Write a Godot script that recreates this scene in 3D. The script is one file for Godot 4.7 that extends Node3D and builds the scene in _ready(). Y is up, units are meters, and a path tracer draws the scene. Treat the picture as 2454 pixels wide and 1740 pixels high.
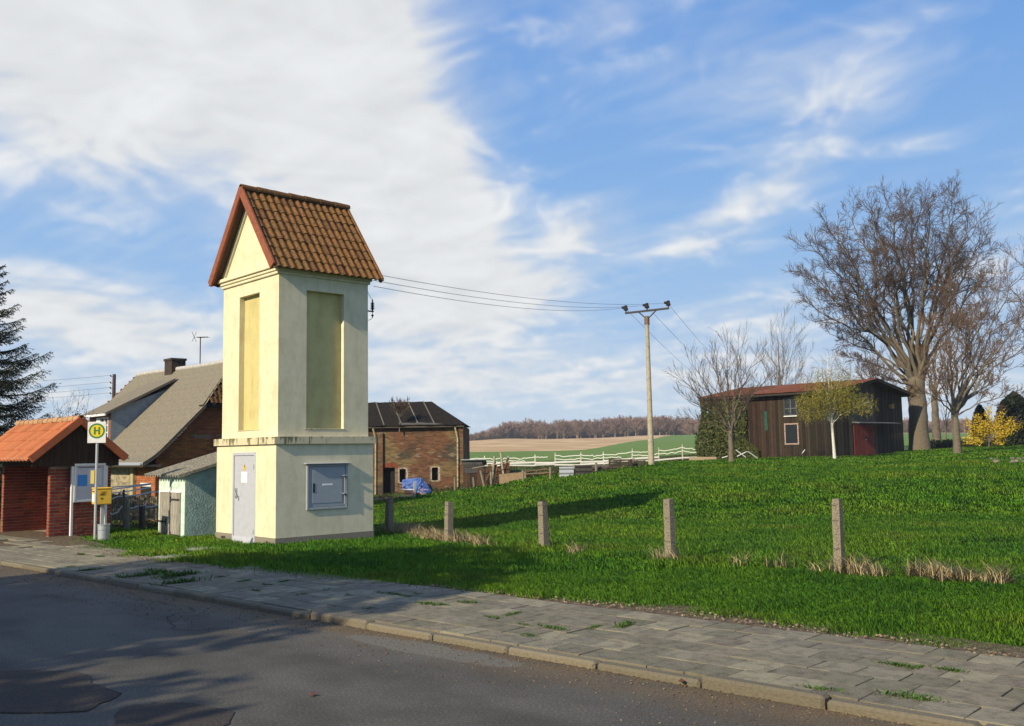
extends Node3D
# A village street in spring: a cream transformer tower, a bus shelter, old farm buildings, a meadow and fields.
# Pixels of the photograph (2290 wide) give directions only; distances come from the ground, walls and usual sizes.

const S := 2454.0 / 2290.0
const TURN := 0.74490                       # the tower, shed, house and plank barn share this heading
const STREET := 0.83252                     # the heading of the street
var eye := Vector3(0, 1.9, 0)
var cb: Basis
var rng := RandomNumberGenerator.new()
var M := {}
var T := {}
var noise := FastNoiseLite.new()
var dR := Vector3(cos(TURN), 0, -sin(TURN))
var dL := Vector3(-sin(TURN), 0, -cos(TURN))
var kerb_dir := Vector3(-0.740, 0, -0.673)   # along the kerb, away from the camera
var kerb_out := Vector3(0.673, 0, -0.740)    # from the kerb towards the lawn
var kerb0 := Vector3(3.16, 0, -6.18)

# ------------------------------------------------------------------ helpers

func ray(x: float, y: float) -> Vector3:
	return cb.x * ((x * S - 1227.0) / 2300.0) + cb.y * ((870.0 - y * S) / 2300.0) - cb.z

func on(x: float, y: float, h: float) -> Vector3:
	var d := ray(x, y)
	return eye + d * ((h - eye.y) / d.y)

func at(x: float, y: float, depth: float) -> Vector3:
	var d := ray(x, y)
	return eye + d * (depth / -d.z)

func lin(r: float, g: float, b: float) -> Color:
	return Color(r, g, b).linear_to_srgb()

func rr(a: float, b: float) -> float:
	return rng.randf_range(a, b)

class MB:
	var v := PackedVector3Array()
	var n := PackedVector3Array()
	var c := PackedColorArray()
	var uv := PackedVector2Array()
	var ix := PackedInt32Array()
	var col := Color(1, 1, 1)

	func vert(p: Vector3, nn: Vector3, t := Vector2.ZERO) -> int:
		v.push_back(p); n.push_back(nn); c.push_back(col); uv.push_back(t)
		return v.size() - 1

	func tri(a: Vector3, b: Vector3, d: Vector3) -> void:   # counter-clockwise from outside
		var nn := (b - a).cross(d - a)
		if nn.length_squared() < 1e-16:
			return
		nn = nn.normalized()
		var i := vert(a, nn); vert(b, nn); vert(d, nn)
		ix.append_array(PackedInt32Array([i, i + 2, i + 1]))

	func quad(a: Vector3, b: Vector3, d: Vector3, e: Vector3, r := Rect2(0, 0, 1, 1)) -> void:   # counter-clockwise from outside
		var nn := (b - a).cross(e - a)
		if nn.length_squared() < 1e-18:
			nn = (d - b).cross(e - b)
		nn = nn.normalized()
		var i := vert(a, nn, Vector2(r.position.x, r.end.y))
		vert(b, nn, r.end)
		vert(d, nn, Vector2(r.end.x, r.position.y))
		vert(e, nn, r.position)
		ix.append_array(PackedInt32Array([i, i + 2, i + 1, i, i + 3, i + 2]))

	func box(lo: Vector3, hi: Vector3, t := Transform3D()) -> void:
		var p := []
		for k in 8:
			p.append(t * Vector3(hi.x if k & 1 else lo.x, hi.y if k & 2 else lo.y, hi.z if k & 4 else lo.z))
		quad(p[4], p[5], p[7], p[6]); quad(p[1], p[0], p[2], p[3])
		quad(p[0], p[4], p[6], p[2]); quad(p[5], p[1], p[3], p[7])
		quad(p[6], p[7], p[3], p[2]); quad(p[0], p[1], p[5], p[4])

	# box with chamfered edges
	func cbox(lo: Vector3, hi: Vector3, ch: float, t := Transform3D()) -> void:
		var ctr := (lo + hi) * 0.5
		var h := (hi - lo) * 0.5
		var k := minf(ch, minf(h.x, minf(h.y, h.z)) * 0.9)
		var P := func(sx, sy, sz, ax) -> Vector3:
			var q := Vector3(h.x - k, h.y - k, h.z - k)
			q[ax] += k
			return t * (ctr + Vector3(q.x * sx, q.y * sy, q.z * sz))
		for ax in 3:
			var b1 := (ax + 1) % 3
			var b2 := (ax + 2) % 3
			for sg in [-1, 1]:
				var pts := []
				for w in [[-1, -1], [1, -1], [1, 1], [-1, 1]]:
					var s3 := [0, 0, 0]
					s3[ax] = sg; s3[b1] = w[0]; s3[b2] = w[1]
					pts.append(P.call(s3[0], s3[1], s3[2], ax))
				if sg > 0:
					quad(pts[0], pts[1], pts[2], pts[3])
				else:
					quad(pts[3], pts[2], pts[1], pts[0])
			for s1 in [-1, 1]:
				for s2 in [-1, 1]:
					var q := []
					for e in [[-1, b1], [1, b1], [1, b2], [-1, b2]]:
						var s3 := [0, 0, 0]
						s3[ax] = e[0]; s3[b1] = s1; s3[b2] = s2
						q.append(P.call(s3[0], s3[1], s3[2], e[1]))
					if s1 * s2 < 0:
						quad(q[0], q[1], q[2], q[3])
					else:
						quad(q[3], q[2], q[1], q[0])
		for sx in [-1, 1]:
			for sy in [-1, 1]:
				for sz in [-1, 1]:
					var a = P.call(sx, sy, sz, 0)
					var b = P.call(sx, sy, sz, 1)
					var d = P.call(sx, sy, sz, 2)
					if sx * sy * sz > 0:
						tri(a, b, d)
					else:
						tri(a, d, b)

	# swept round tube through points with radii
	func tube(pts: PackedVector3Array, rad: PackedFloat32Array, sides := 6, cap := true) -> void:
		var m := pts.size()
		if m < 2:
			return
		var up := Vector3.UP
		var d0 := (pts[1] - pts[0]).normalized()
		if absf(d0.dot(up)) > 0.9:
			up = Vector3.RIGHT
		var x := d0.cross(up).normalized()
		var start := v.size()
		for i in m:
			var d := (pts[mini(i + 1, m - 1)] - pts[maxi(i - 1, 0)]).normalized()
			x = (x - d * x.dot(d)).normalized()
			var y := d.cross(x)
			for k in sides:
				var a := TAU * k / sides
				var nn := x * cos(a) + y * sin(a)
				vert(pts[i] + nn * rad[i], nn, Vector2(float(k) / sides, i))
		for i in m - 1:
			for k in sides:
				var a := start + i * sides + k
				var b := start + i * sides + (k + 1) % sides
				var e := a + sides
				var f := b + sides
				ix.append_array(PackedInt32Array([a, e, b, b, e, f]))
		if cap:
			for endp in [0, m - 1]:
				var dd: Vector3 = (pts[0] - pts[1]).normalized() if endp == 0 else (pts[m - 1] - pts[m - 2]).normalized()
				var ci := vert(pts[endp], dd)
				var ring := []
				for k in sides:
					ring.append(vert(v[start + endp * sides + k], dd))
				for k in sides:
					var a: int = ring[k]
					var b: int = ring[(k + 1) % sides]
					if endp == 0:
						ix.append_array(PackedInt32Array([ci, a, b]))
					else:
						ix.append_array(PackedInt32Array([ci, b, a]))

	func rod(a: Vector3, b: Vector3, r: float, sides := 8, r2 := -1.0) -> void:
		tube(PackedVector3Array([a, b]), PackedFloat32Array([r, r if r2 < 0 else r2]), sides)

	# turned shape: profile of (radius, height) pairs
	func lathe(prof: Array, sides := 16, t := Transform3D()) -> void:
		for i in prof.size() - 1:
			var r0: float = prof[i][0]
			var y0: float = prof[i][1]
			var r1: float = prof[i + 1][0]
			var y1: float = prof[i + 1][1]
			var sl := Vector2(y1 - y0, r0 - r1).normalized()
			var st := v.size()
			for k in sides + 1:
				var a := TAU * k / sides
				var nn := t.basis * Vector3(cos(a) * sl.x, sl.y, -sin(a) * sl.x)
				vert(t * Vector3(cos(a) * r0, y0, -sin(a) * r0), nn)
				vert(t * Vector3(cos(a) * r1, y1, -sin(a) * r1), nn)
			for k in sides:
				var a := st + k * 2
				ix.append_array(PackedInt32Array([a, a + 1, a + 2, a + 2, a + 1, a + 3]))

	# rectangle u x w with a rectangular hole set back by depth; frame origin o, axes u, w, outward normal
	func holed(o: Vector3, u: Vector3, w: Vector3, U: float, W: float, holes: Array, depth: float) -> void:
		var nn := u.cross(w)
		var xs := [0.0, U]
		var ys := [0.0, W]
		for h in holes:
			xs.append(h[0]); xs.append(h[2]); ys.append(h[1]); ys.append(h[3])
		xs.sort(); ys.sort()
		for i in xs.size() - 1:
			for j in ys.size() - 1:
				if xs[i + 1] - xs[i] < 1e-5 or ys[j + 1] - ys[j] < 1e-5:
					continue
				var mx: float = (xs[i] + xs[i + 1]) / 2
				var my: float = (ys[j] + ys[j + 1]) / 2
				var inside := false
				for h in holes:
					if mx > h[0] and mx < h[2] and my > h[1] and my < h[3]:
						inside = true
				if not inside:
					quad(o + u * xs[i] + w * ys[j], o + u * xs[i + 1] + w * ys[j], o + u * xs[i + 1] + w * ys[j + 1], o + u * xs[i] + w * ys[j + 1])
		for h in holes:
			var a: Vector3 = o + u * h[0] + w * h[1]
			var b: Vector3 = o + u * h[2] + w * h[1]
			var d: Vector3 = o + u * h[2] + w * h[3]
			var e: Vector3 = o + u * h[0] + w * h[3]
			var k := -nn * depth
			quad(a, b, b + k, a + k); quad(b, d, d + k, b + k); quad(d, e, e + k, d + k); quad(e, a, a + k, e + k)

	func mesh() -> ArrayMesh:
		var am := ArrayMesh.new()
		if ix.is_empty():
			return am
		var a := []
		a.resize(Mesh.ARRAY_MAX)
		a[Mesh.ARRAY_VERTEX] = v
		a[Mesh.ARRAY_NORMAL] = n
		a[Mesh.ARRAY_COLOR] = c
		a[Mesh.ARRAY_TEX_UV] = uv
		a[Mesh.ARRAY_INDEX] = ix
		am.add_surface_from_arrays(Mesh.PRIMITIVE_TRIANGLES, a)
		return am

var used := {}
func numbered(called: String) -> String:
	if not used.has(called):
		used[called] = 0
		return called
	used[called] += 1
	return "%s_%03d" % [called, used[called]]

func thing(called: String, label: String, category: String, where := Vector3.ZERO, turn := 0.0, group := "") -> Node3D:
	var o := Node3D.new()
	o.name = numbered(called)
	add_child(o)
	o.position = where
	o.rotation.y = turn
	o.set_meta("label", label)
	o.set_meta("category", category)
	if group:
		o.set_meta("group", group)
	return o

func part(called: String, shape, m: Material, parent: Node, t := Transform3D()) -> MeshInstance3D:
	var o := MeshInstance3D.new()
	o.name = called
	o.mesh = shape.mesh() if shape is MB else shape
	o.material_override = m
	o.transform = t
	parent.add_child(o, true)
	return o

func structure(called: String, shape, m: Material) -> MeshInstance3D:
	var o := part(called, shape, m, self)
	o.set_meta("kind", "structure")
	return o

func stuff(o: Node) -> Node:
	o.set_meta("kind", "stuff")
	return o

func boxp(called: String, lo: Vector3, hi: Vector3, m: Material, parent: Node, ch := 0.0, t := Transform3D()) -> MeshInstance3D:
	var mb := MB.new()
	if ch > 0.0:
		mb.cbox(lo, hi, ch)
	else:
		mb.box(lo, hi)
	return part(called, mb, m, parent, t)

# ------------------------------------------------------------------ materials

func noise_texture(sd: int, freq: float, octs: int, ramp: Array, normal := false, size := 512, kind := FastNoiseLite.TYPE_SIMPLEX_SMOOTH) -> NoiseTexture2D:
	var f := FastNoiseLite.new()
	f.seed = sd
	f.noise_type = kind
	f.frequency = freq
	f.fractal_octaves = octs
	f.fractal_gain = 0.55
	var t := NoiseTexture2D.new()
	t.width = size; t.height = size
	t.seamless = true
	t.noise = f
	if normal:
		t.as_normal_map = true
		t.bump_strength = 6.0
	else:
		var g := Gradient.new()
		g.offsets = PackedFloat32Array(ramp.map(func(r): return r[0]))
		g.colors = PackedColorArray(ramp.map(func(r): return r[1]))
		t.color_ramp = g
	return t

func mat(c: Color, rough: float, tex := "", scale := 1.0, bump := 0.0, stretch := Vector3.ONE, metal := 0.0) -> StandardMaterial3D:
	var m := StandardMaterial3D.new()
	m.albedo_color = c
	m.roughness = rough
	m.metallic = metal
	m.metallic_specular = 0.4
	if tex:
		m.albedo_texture = T[tex]
		m.uv1_triplanar = true
		m.uv1_world_triplanar = true
		m.uv1_scale = stretch * scale
		if bump > 0.0:
			m.normal_enabled = true
			m.normal_texture = T.normal
			m.normal_scale = bump
	return m

func weathered(m: StandardMaterial3D) -> void:     # rain-washed dirt in upright streaks
	m.detail_enabled = true
	m.detail_blend_mode = BaseMaterial3D.BLEND_MODE_MUL
	m.detail_albedo = T.streak
	m.detail_uv_layer = BaseMaterial3D.DETAIL_UV_2
	m.uv2_triplanar = true
	m.uv2_world_triplanar = true
	m.uv2_scale = Vector3(.55, .12, .55)

func tinted(m: StandardMaterial3D) -> StandardMaterial3D:
	m.vertex_color_use_as_albedo = true
	return m

func g8(x: float) -> Color:
	return lin(x, x, x)

func make_materials() -> void:
	T.fine = noise_texture(3, 0.05, 4, [[0.0, g8(.55)], [0.35, g8(.78)], [0.6, g8(.92)], [1.0, g8(1.0)]])
	T.soft = noise_texture(5, 0.012, 5, [[0.0, g8(.5)], [0.3, g8(.72)], [0.55, g8(.9)], [1.0, g8(1.0)]])
	T.plaster = noise_texture(7, 0.02, 6, [[0.0, g8(.80)], [0.3, g8(.92)], [0.55, g8(.97)], [1.0, g8(1.0)]])
	T.streak = noise_texture(8, 0.016, 5, [[0.0, lin(.78, .77, .71)], [0.32, lin(.90, .89, .86)], [0.5, lin(.98, .98, .97)], [1.0, g8(1.0)]])
	T.blotch = noise_texture(11, 0.014, 5, [[0.0, g8(.28)], [0.36, g8(.5)], [0.5, g8(.82)], [0.62, g8(.95)], [1.0, g8(1.0)]])
	T.tile = noise_texture(13, 0.03, 5, [[0.0, lin(.035, .03, .018)], [0.3, lin(.085, .055, .022)], [0.42, lin(.20, .075, .026)], [0.54, lin(.27, .10, .032)], [0.63, lin(.24, .15, .035)], [0.72, lin(.13, .085, .03)], [1.0, lin(.33, .22, .06)]])
	T.bark = noise_texture(17, 0.03, 5, [[0.0, g8(.35)], [0.4, g8(.65)], [0.6, g8(.9)], [1.0, g8(1.0)]])
	T.rust = noise_texture(19, 0.02, 5, [[0.0, lin(.05, .03, .02)], [0.35, lin(.13, .045, .022)], [0.6, lin(.20, .065, .03)], [1.0, lin(.26, .10, .05)]])
	T.lichen = noise_texture(23, 0.035, 5, [[0.0, lin(.06, .055, .045)], [0.35, lin(.16, .145, .115)], [0.55, lin(.26, .245, .20)], [0.7, lin(.34, .31, .24)], [1.0, lin(.42, .37, .26)]])
	T.meadow = noise_texture(29, 0.02, 5, [[0.0, lin(.028, .062, .008)], [0.4, lin(.045, .095, .011)], [0.6, lin(.060, .115, .016)], [1.0, lin(.09, .13, .028)]])
	T.soil = noise_texture(31, 0.03, 6, [[0.0, lin(.07, .05, .03)], [0.35, lin(.14, .105, .07)], [0.6, lin(.20, .155, .11)], [1.0, lin(.29, .24, .18)]])
	T.normal = noise_texture(37, 0.06, 4, [], true)
	T.pebble = noise_texture(41, 0.09, 3, [[0.0, g8(.30)], [0.35, g8(.62)], [0.6, g8(.85)], [1.0, g8(1.0)]], false, 512, FastNoiseLite.TYPE_CELLULAR)
	M.cream = mat(lin(.70, .645, .455), .9, "plaster", .35, .045)
	weathered(M.cream)
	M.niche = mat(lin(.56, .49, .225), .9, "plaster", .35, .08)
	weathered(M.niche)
	M.plinth = mat(lin(.25, .225, .18), .95, "fine", .8, .5)
	M.steel_grey = mat(lin(.42, .44, .50), .55, "plaster", .6)
	M.steel_blue = mat(lin(.31, .345, .375), .5, "plaster", .6)
	M.metal = mat(lin(.36, .38, .40), .45, "plaster", 1.5, 0.0, Vector3.ONE, .6)
	M.galv = mat(lin(.40, .43, .46), .5, "plaster", 2.0, 0.0, Vector3.ONE, .35)
	M.dark_metal = mat(lin(.035, .033, .035), .55)
	M.insulator = mat(lin(.028, .02, .022), .25)
	M.white = mat(lin(.72, .72, .72), .6, "plaster", .7)
	M.paper = mat(lin(.80, .80, .80), .8)
	M.wood_dark = tinted(mat(lin(1, 1, 1), .85, "bark", 1.2, .5, Vector3(1, .12, 1)))
	M.wood_grey = tinted(mat(lin(1, 1, 1), .85, "bark", 1.6, .4, Vector3(1, .12, 1)))
	M.tile = tinted(mat(lin(1, 1, 1), .9, "tile", 1.1, .5))
	M.clay = tinted(mat(lin(1, 1, 1), .85, "plaster", 1.5, .3))
	M.barge = mat(lin(.27, .085, .043), .8, "soft", 1.0, .3)
	M.brick = tinted(mat(lin(1, 1, 1), .9, "fine", 1.5, .5))
	M.mortar = mat(lin(.36, .33, .28), .95, "fine", 1.2, .4)
	M.mortar_dark = mat(lin(.20, .155, .11), .95, "soft", .8, .4)
	M.concrete = tinted(mat(lin(1, 1, 1), .92, "fine", 1.3, .6))
	M.slab = tinted(mat(lin(1, 1, 1), .93, "soft", .9, .5))
	M.post = mat(lin(.27, .235, .175), .95, "blotch", 4.5, 1.0)
	M.bark = mat(lin(.20, .165, .125), .95, "bark", 1.2, .8, Vector3(1, .35, 1))
	M.bark_grey = mat(lin(.185, .155, .115), .95, "bark", 1.0, .8, Vector3(1, .4, 1))
	M.twig = mat(lin(.095, .066, .050), .95)
	M.twig_warm = mat(lin(.125, .078, .047), .95)
	M.birch_bark = mat(lin(.78, .76, .70), .8, "blotch", 2.6, .3, Vector3(.35, 1.8, .35))
	M.leaf = tinted(mat(lin(1, 1, 1), .7)); M.leaf.backlight_enabled = true; M.leaf.backlight = Color(.5, .5, .5)
	M.blade = tinted(mat(lin(1, 1, 1), .75)); M.blade.backlight_enabled = true; M.blade.backlight = Color(.45, .45, .45)
	M.needle = tinted(mat(lin(1, 1, 1), .8))
	M.black = mat(lin(.012, .012, .012), .9)
	M.glass_dark = mat(lin(.02, .025, .03), .08)
	M.lichen = mat(lin(1, 1, 1), .95, "lichen", .9, .8)
	M.rust = mat(lin(1, 1, 1), .85, "rust", .5, .4)
	M.soil = mat(lin(1, 1, 1), 1.0, "soil", .5, .7)
	M.bedding = mat(lin(.62, .58, .50), 1.0, "soil", .5, .7)
	M.meadow = mat(lin(1, 1, 1), 1.0, "meadow", .35, .6)
	M.felt = mat(lin(.026, .023, .020), 1.0, "soft", .5, .5); M.felt.metallic_specular = .12
	M.plaster_shaded = mat(lin(.36, .50, .46), .9, "soft", .7, .6)  # shaded copy of the shed plaster: the shade is in the colour
	M.plaster_sunlit = mat(lin(.60, .76, .68), .9, "soft", .8, .5)  # lit copy of the shed plaster, sunlight painted into the paler tone
	M.tape = mat(lin(.75, .75, .74), .6)
	M.cable = mat(lin(.16, .16, .17), .6)
	M.mesh_wire = mat(lin(.07, .055, .045), .8)
	M.yellow = mat(lin(.72, .45, .05), .5, "plaster", 1.0)
	M.tarp = mat(lin(.085, .15, .40), .45, "plaster", 1.0, .5)
	M.red_door = tinted(mat(lin(1, 1, 1), .7, "soft", .8, .3, Vector3(1, .3, 1)))

# ------------------------------------------------------------------ sky

func sky_image() -> Image:
	var w := 2560
	var h := 1280
	var im := Image.create(w, h, false, Image.FORMAT_RGBF)
	var fa := FastNoiseLite.new(); fa.seed = 4; fa.frequency = 1.0; fa.fractal_octaves = 6; fa.fractal_gain = .52
	var fb := FastNoiseLite.new(); fb.seed = 9; fb.frequency = 1.0; fb.fractal_octaves = 3
	var fc := FastNoiseLite.new(); fc.seed = 21; fc.frequency = 1.0; fc.fractal_octaves = 4
	# cloud masses: pixel of the centre, half axes in degrees, tilt, weight
	var raw := [
		[420, 60, 15, 6.5, -12, 1.0], [720, 60, 6, 6, 0, 1.05], [620, 190, 10, 5, 25, 1.0], [830, 330, 7.5, 4.2, 40, 1.1], [930, 450, 5, 4.5, 45, 1.0],
		[970, 570, 5.0, 3.2, 20, .95], [250, 250, 10, 5, 8, .42], [120, 100, 8, 6, 0, .5], [300, 400, 12, 2.6, 12, .34], [120, 700, 8, 2.4, 8, .72], [330, 740, 6, 2.2, 10, .62],
		[1010, 690, 7, 2.6, -6, .8], [1180, 640, 4.2, 1.1, -8, .62], [1010, 830, 12, 3.0, 0, .55], [1290, 525, 3.6, 1.8, -18, .66], [1010, 190, 1.6, 2.6, 20, .35],
		[1700, 160, 7.5, 5.2, 35, .38], [1850, 230, 4.0, 2.0, -25, .36], [1730, 420, 6.5, 1.5, -28, .48], [1600, 490, 4.2, .7, -8, .42], [1560, 550, 4.0, 1.0, -10, .48], [2000, 300, 3, 3, -40, .25],
		[2230, 600, 4, 2.5, -50, .42], [1330, 40, 4, 2, 10, .35], [2000, 20, 5, 1.4, -12, .35], [1700, 720, 6, 2.4, -10, .45], [1500, 850, 14, 2.2, 0, .5], [300, 880, 14, 2.5, 0, .55], [2100, 870, 10, 3, 0, .5], [560, 560, 5, 3, 30, .3],
	]
	var blobs := []
	for b in raw:
		var d := ray(b[0], b[1]).normalized()
		var t := deg_to_rad(b[4])
		blobs.append([rad_to_deg(atan2(d.x, -d.z)), rad_to_deg(asin(d.y)), b[2], b[3], cos(t), sin(t), b[5]])
	var top := Color(.105, .285, .74)
	var mid := Color(.235, .475, .87)
	var low := Color(.60, .76, .90)
	for j in h:
		var el := 90.0 - (j + .5) * 180.0 / h
		if el < -1.5:
			for i in w:
				im.set_pixel(i, j, Color(.13, .15, .08))
			continue
		var se := sin(deg_to_rad(maxf(el, 0.0)))
		var base: Color
		var k := 1.0 - exp(-maxf(el, 0.0) / 9.0)
		base = low.lerp(mid, k)
		base = base.lerp(top, smoothstep(8.0, 40.0, el))
		var ce := cos(deg_to_rad(el))
		for i in w:
			var az := (i + .5) * 360.0 / w
			if az > 180.0:
				az -= 360.0
			var ar := deg_to_rad(az)
			# position on a flat cloud deck, so that clouds flatten towards the horizon
			var px := sin(ar) * ce / (se + .14)
			var pz := -cos(ar) * ce / (se + .14)
			var wx := fb.get_noise_2d(px * 1.3, pz * 1.3)
			var wz := fb.get_noise_2d(px * 1.3 + 31.0, pz * 1.3 + 7.0)
			var nz := fa.get_noise_2d(px * 3.1 + wx * .55, pz * 3.1 + wz * .55) * .8 + fa.get_noise_2d(px * 9.0 + 40.0 + wx * 2.0, pz * 9.0 + wz * 2.0) * .35
			var st := fc.get_noise_2d((px + pz * .8) * 1.2 + wx, (pz - px * .8) * 5.0)
			var cov := 0.0
			if absf(az) < 50.0 and el < 45.0:
				for b in blobs:
					var dx: float = az - b[0]
					var dy: float = el - b[1]
					var qx: float = (dx * b[4] - dy * b[5]) / b[2]
					var qy: float = (dx * b[5] + dy * b[4]) / b[3]
					var q := qx * qx + qy * qy
					if q < 5.0:
						cov = maxf(cov, b[6] * exp(-q * .75)) + .25 * minf(cov, b[6] * exp(-q * .75))
			var gen := .30 + .5 * fb.get_noise_2d(px * .45 + 60.0, pz * .45)
			var edge := smoothstep(27.0, 46.0, maxf(absf(az), el * 1.15 - 2.0))
			cov = lerpf(cov, gen, edge)
			var a := smoothstep(.16, .86, cov + nz * .42 + st * .13)
			var thin := smoothstep(.05, .6, cov + st * .25 + nz * .2) * .35
			a = maxf(a, thin)
			a = maxf(a, .30 * (1.0 - smoothstep(0.0, 7.0, el)))
			var lit := .93 + .13 * nz + .04 * st
			var cl := Color(.93 * lit, .945 * lit, .955 * lit)
			im.set_pixel(i, j, base.lerp(cl, clampf(a, 0.0, .97)))
	return im

# ------------------------------------------------------------------ ground heights

var cols := []      # each [u, [[depth, height], ...]]
func make_heights() -> void:
	var px := [-3000, 0, 400, 860, 1000, 1130, 1230, 1330, 1450, 1640, 1862, 2055, 2290, 5000]
	var h36 := [-.5, -.5, -.5, -.30, -.12, .06, .20, .33, .50, .58, .66, .76, .86, 1.0]
	var h54 := [-.6, -.6, -.6, -.50, -.2, .18, .60, .86, 1.15, 1.16, 1.16, 1.28, 1.4, 1.6]
	var h75 := [-.4, -.4, -.3, .4, .62, .68, .66, .68, .92, 1.25, 1.34, 1.58, 1.75, 1.9]
	var h105 := [.6, .6, .6, .9, 1.0, 1.0, 1.0, 1.05, 1.3, 1.6, 1.8, 2.0, 2.1, 2.2]
	for i in px.size():
		var u: float = (px[i] - 1145.0) * S / 2300.0
		var g := boundary(px[i])
		var cr := crest(px[i])
		cols.append([u, [[-400.0, 0.0], [8.0, .04], [14.0, .06], [20.0, .01], [24.0, -.02], [36.0, h36[i]], [54.0, h54[i]], [75.0, h75[i]], [105.0, h105[i]], [g.x, g.y], [cr.x, cr.y], [cr.x + 130.0, cr.y - 5.0], [3400.0, cr.y - 12.0]]])

func along(tab: Array, x: float) -> float:
	if x <= tab[0][0]:
		return tab[0][1]
	for i in tab.size() - 1:
		if x <= tab[i + 1][0]:
			return lerpf(tab[i][1], tab[i + 1][1], (x - tab[i][0]) / (tab[i + 1][0] - tab[i][0]))
	return tab[-1][1]

func boundary(x: float) -> Vector2:   # (depth, height) where the green crop ends
	var y := along([[1037, 1011], [1299, 1008], [1368, 995.6], [1451, 983], [1520, 971.6], [1575, 971], [1800, 969]], x)
	var d := along([[1037, 160], [1299, 190], [1368, 260], [1451, 360], [1520, 515], [1575, 470], [1800, 400]], x)
	return Vector2(d, at(clampf(x, 800, 2290), y, d).y)

func crest(x: float) -> Vector2:
	var y := along([[800, 994], [1037, 990], [1146, 982], [1271, 984.5], [1423, 976], [1520, 971.4], [1575, 970.8], [1800, 968.5]], x)
	var d := along([[1037, 480], [1146, 520], [1520, 520], [1575, 485], [1800, 420]], x)
	return Vector2(d, at(clampf(x, 800, 2290), y, d).y)

func column(t: Array, d: float) -> float:
	var m := t.size()
	var i := 0
	while i < m - 2 and d > t[i + 1][0]:
		i += 1
	var x0: float = t[i][0]
	var x1: float = t[i + 1][0]
	var y0: float = t[i][1]
	var y1: float = t[i + 1][1]
	var s: float = (y1 - y0) / (x1 - x0)
	var m0 := s
	var m1 := s
	if i > 0:
		var sp: float = (y0 - t[i - 1][1]) / (x0 - t[i - 1][0])
		m0 = 0.0 if sp * s <= 0.0 else 2.0 * sp * s / (sp + s)
	if i < m - 2:
		var sn: float = (t[i + 2][1] - y1) / (t[i + 2][0] - x1)
		m1 = 0.0 if sn * s <= 0.0 else 2.0 * sn * s / (sn + s)
	var w := x1 - x0
	var k := clampf((d - x0) / w, 0.0, 1.0)
	var k2 := k * k
	var k3 := k2 * k
	return (2 * k3 - 3 * k2 + 1) * y0 + (k3 - 2 * k2 + k) * w * m0 + (-2 * k3 + 3 * k2) * y1 + (k3 - k2) * w * m1

func height(x: float, z: float) -> float:
	var d := -z
	var q := Vector3(x, 0, z) - kerb0
	var kn := q.dot(kerb_out)
	if kn < 0.0 and d < 30.0:
		return -.06 if kn > -6.4 else -.06 + .16 * smoothstep(-6.4, -6.9, kn)
	var u := x / maxf(d, 6.0)
	var i := 0
	while i < cols.size() - 2 and u > cols[i + 1][0]:
		i += 1
	var k := clampf((u - cols[i][0]) / (cols[i + 1][0] - cols[i][0]), 0.0, 1.0)
	k = k * k * (3.0 - 2.0 * k) * .4 + k * .6
	var h := lerpf(column(cols[i][1], d), column(cols[i + 1][1], d), k)
	if d > 12.0 and d < 110.0:
		h += (noise.get_noise_2d(x * 4.0, z * 4.0) * .05) * smoothstep(12.0, 26.0, d)
	if d < 30.0:
		h = lerpf(-.06, h, smoothstep(.0, .12, kn))
	return h

func gp(x: float, z: float) -> Vector3:
	return Vector3(x, height(x, z), z)

# the point of the ground that a pixel shows
func land(x: float, y: float, d0 := 8.0, d1 := 120.0) -> Vector3:
	var d := ray(x, y)
	var t := d0
	var last := t
	while t < d1:
		var p := eye + d * (t / -d.z)
		if p.y <= height(p.x, p.z):
			break
		last = t
		t += .5
	for i in 12:
		var m := (last + t) * .5
		var p := eye + d * (m / -d.z)
		if p.y <= height(p.x, p.z):
			t = m
		else:
			last = m
	return eye + d * (t / -d.z)

func foot(x: float, depth: float) -> Vector3:   # ground below a pixel column at a depth
	var p := at(x, 1000, depth)
	return gp(p.x, p.z)

# ------------------------------------------------------------------ start

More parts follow.
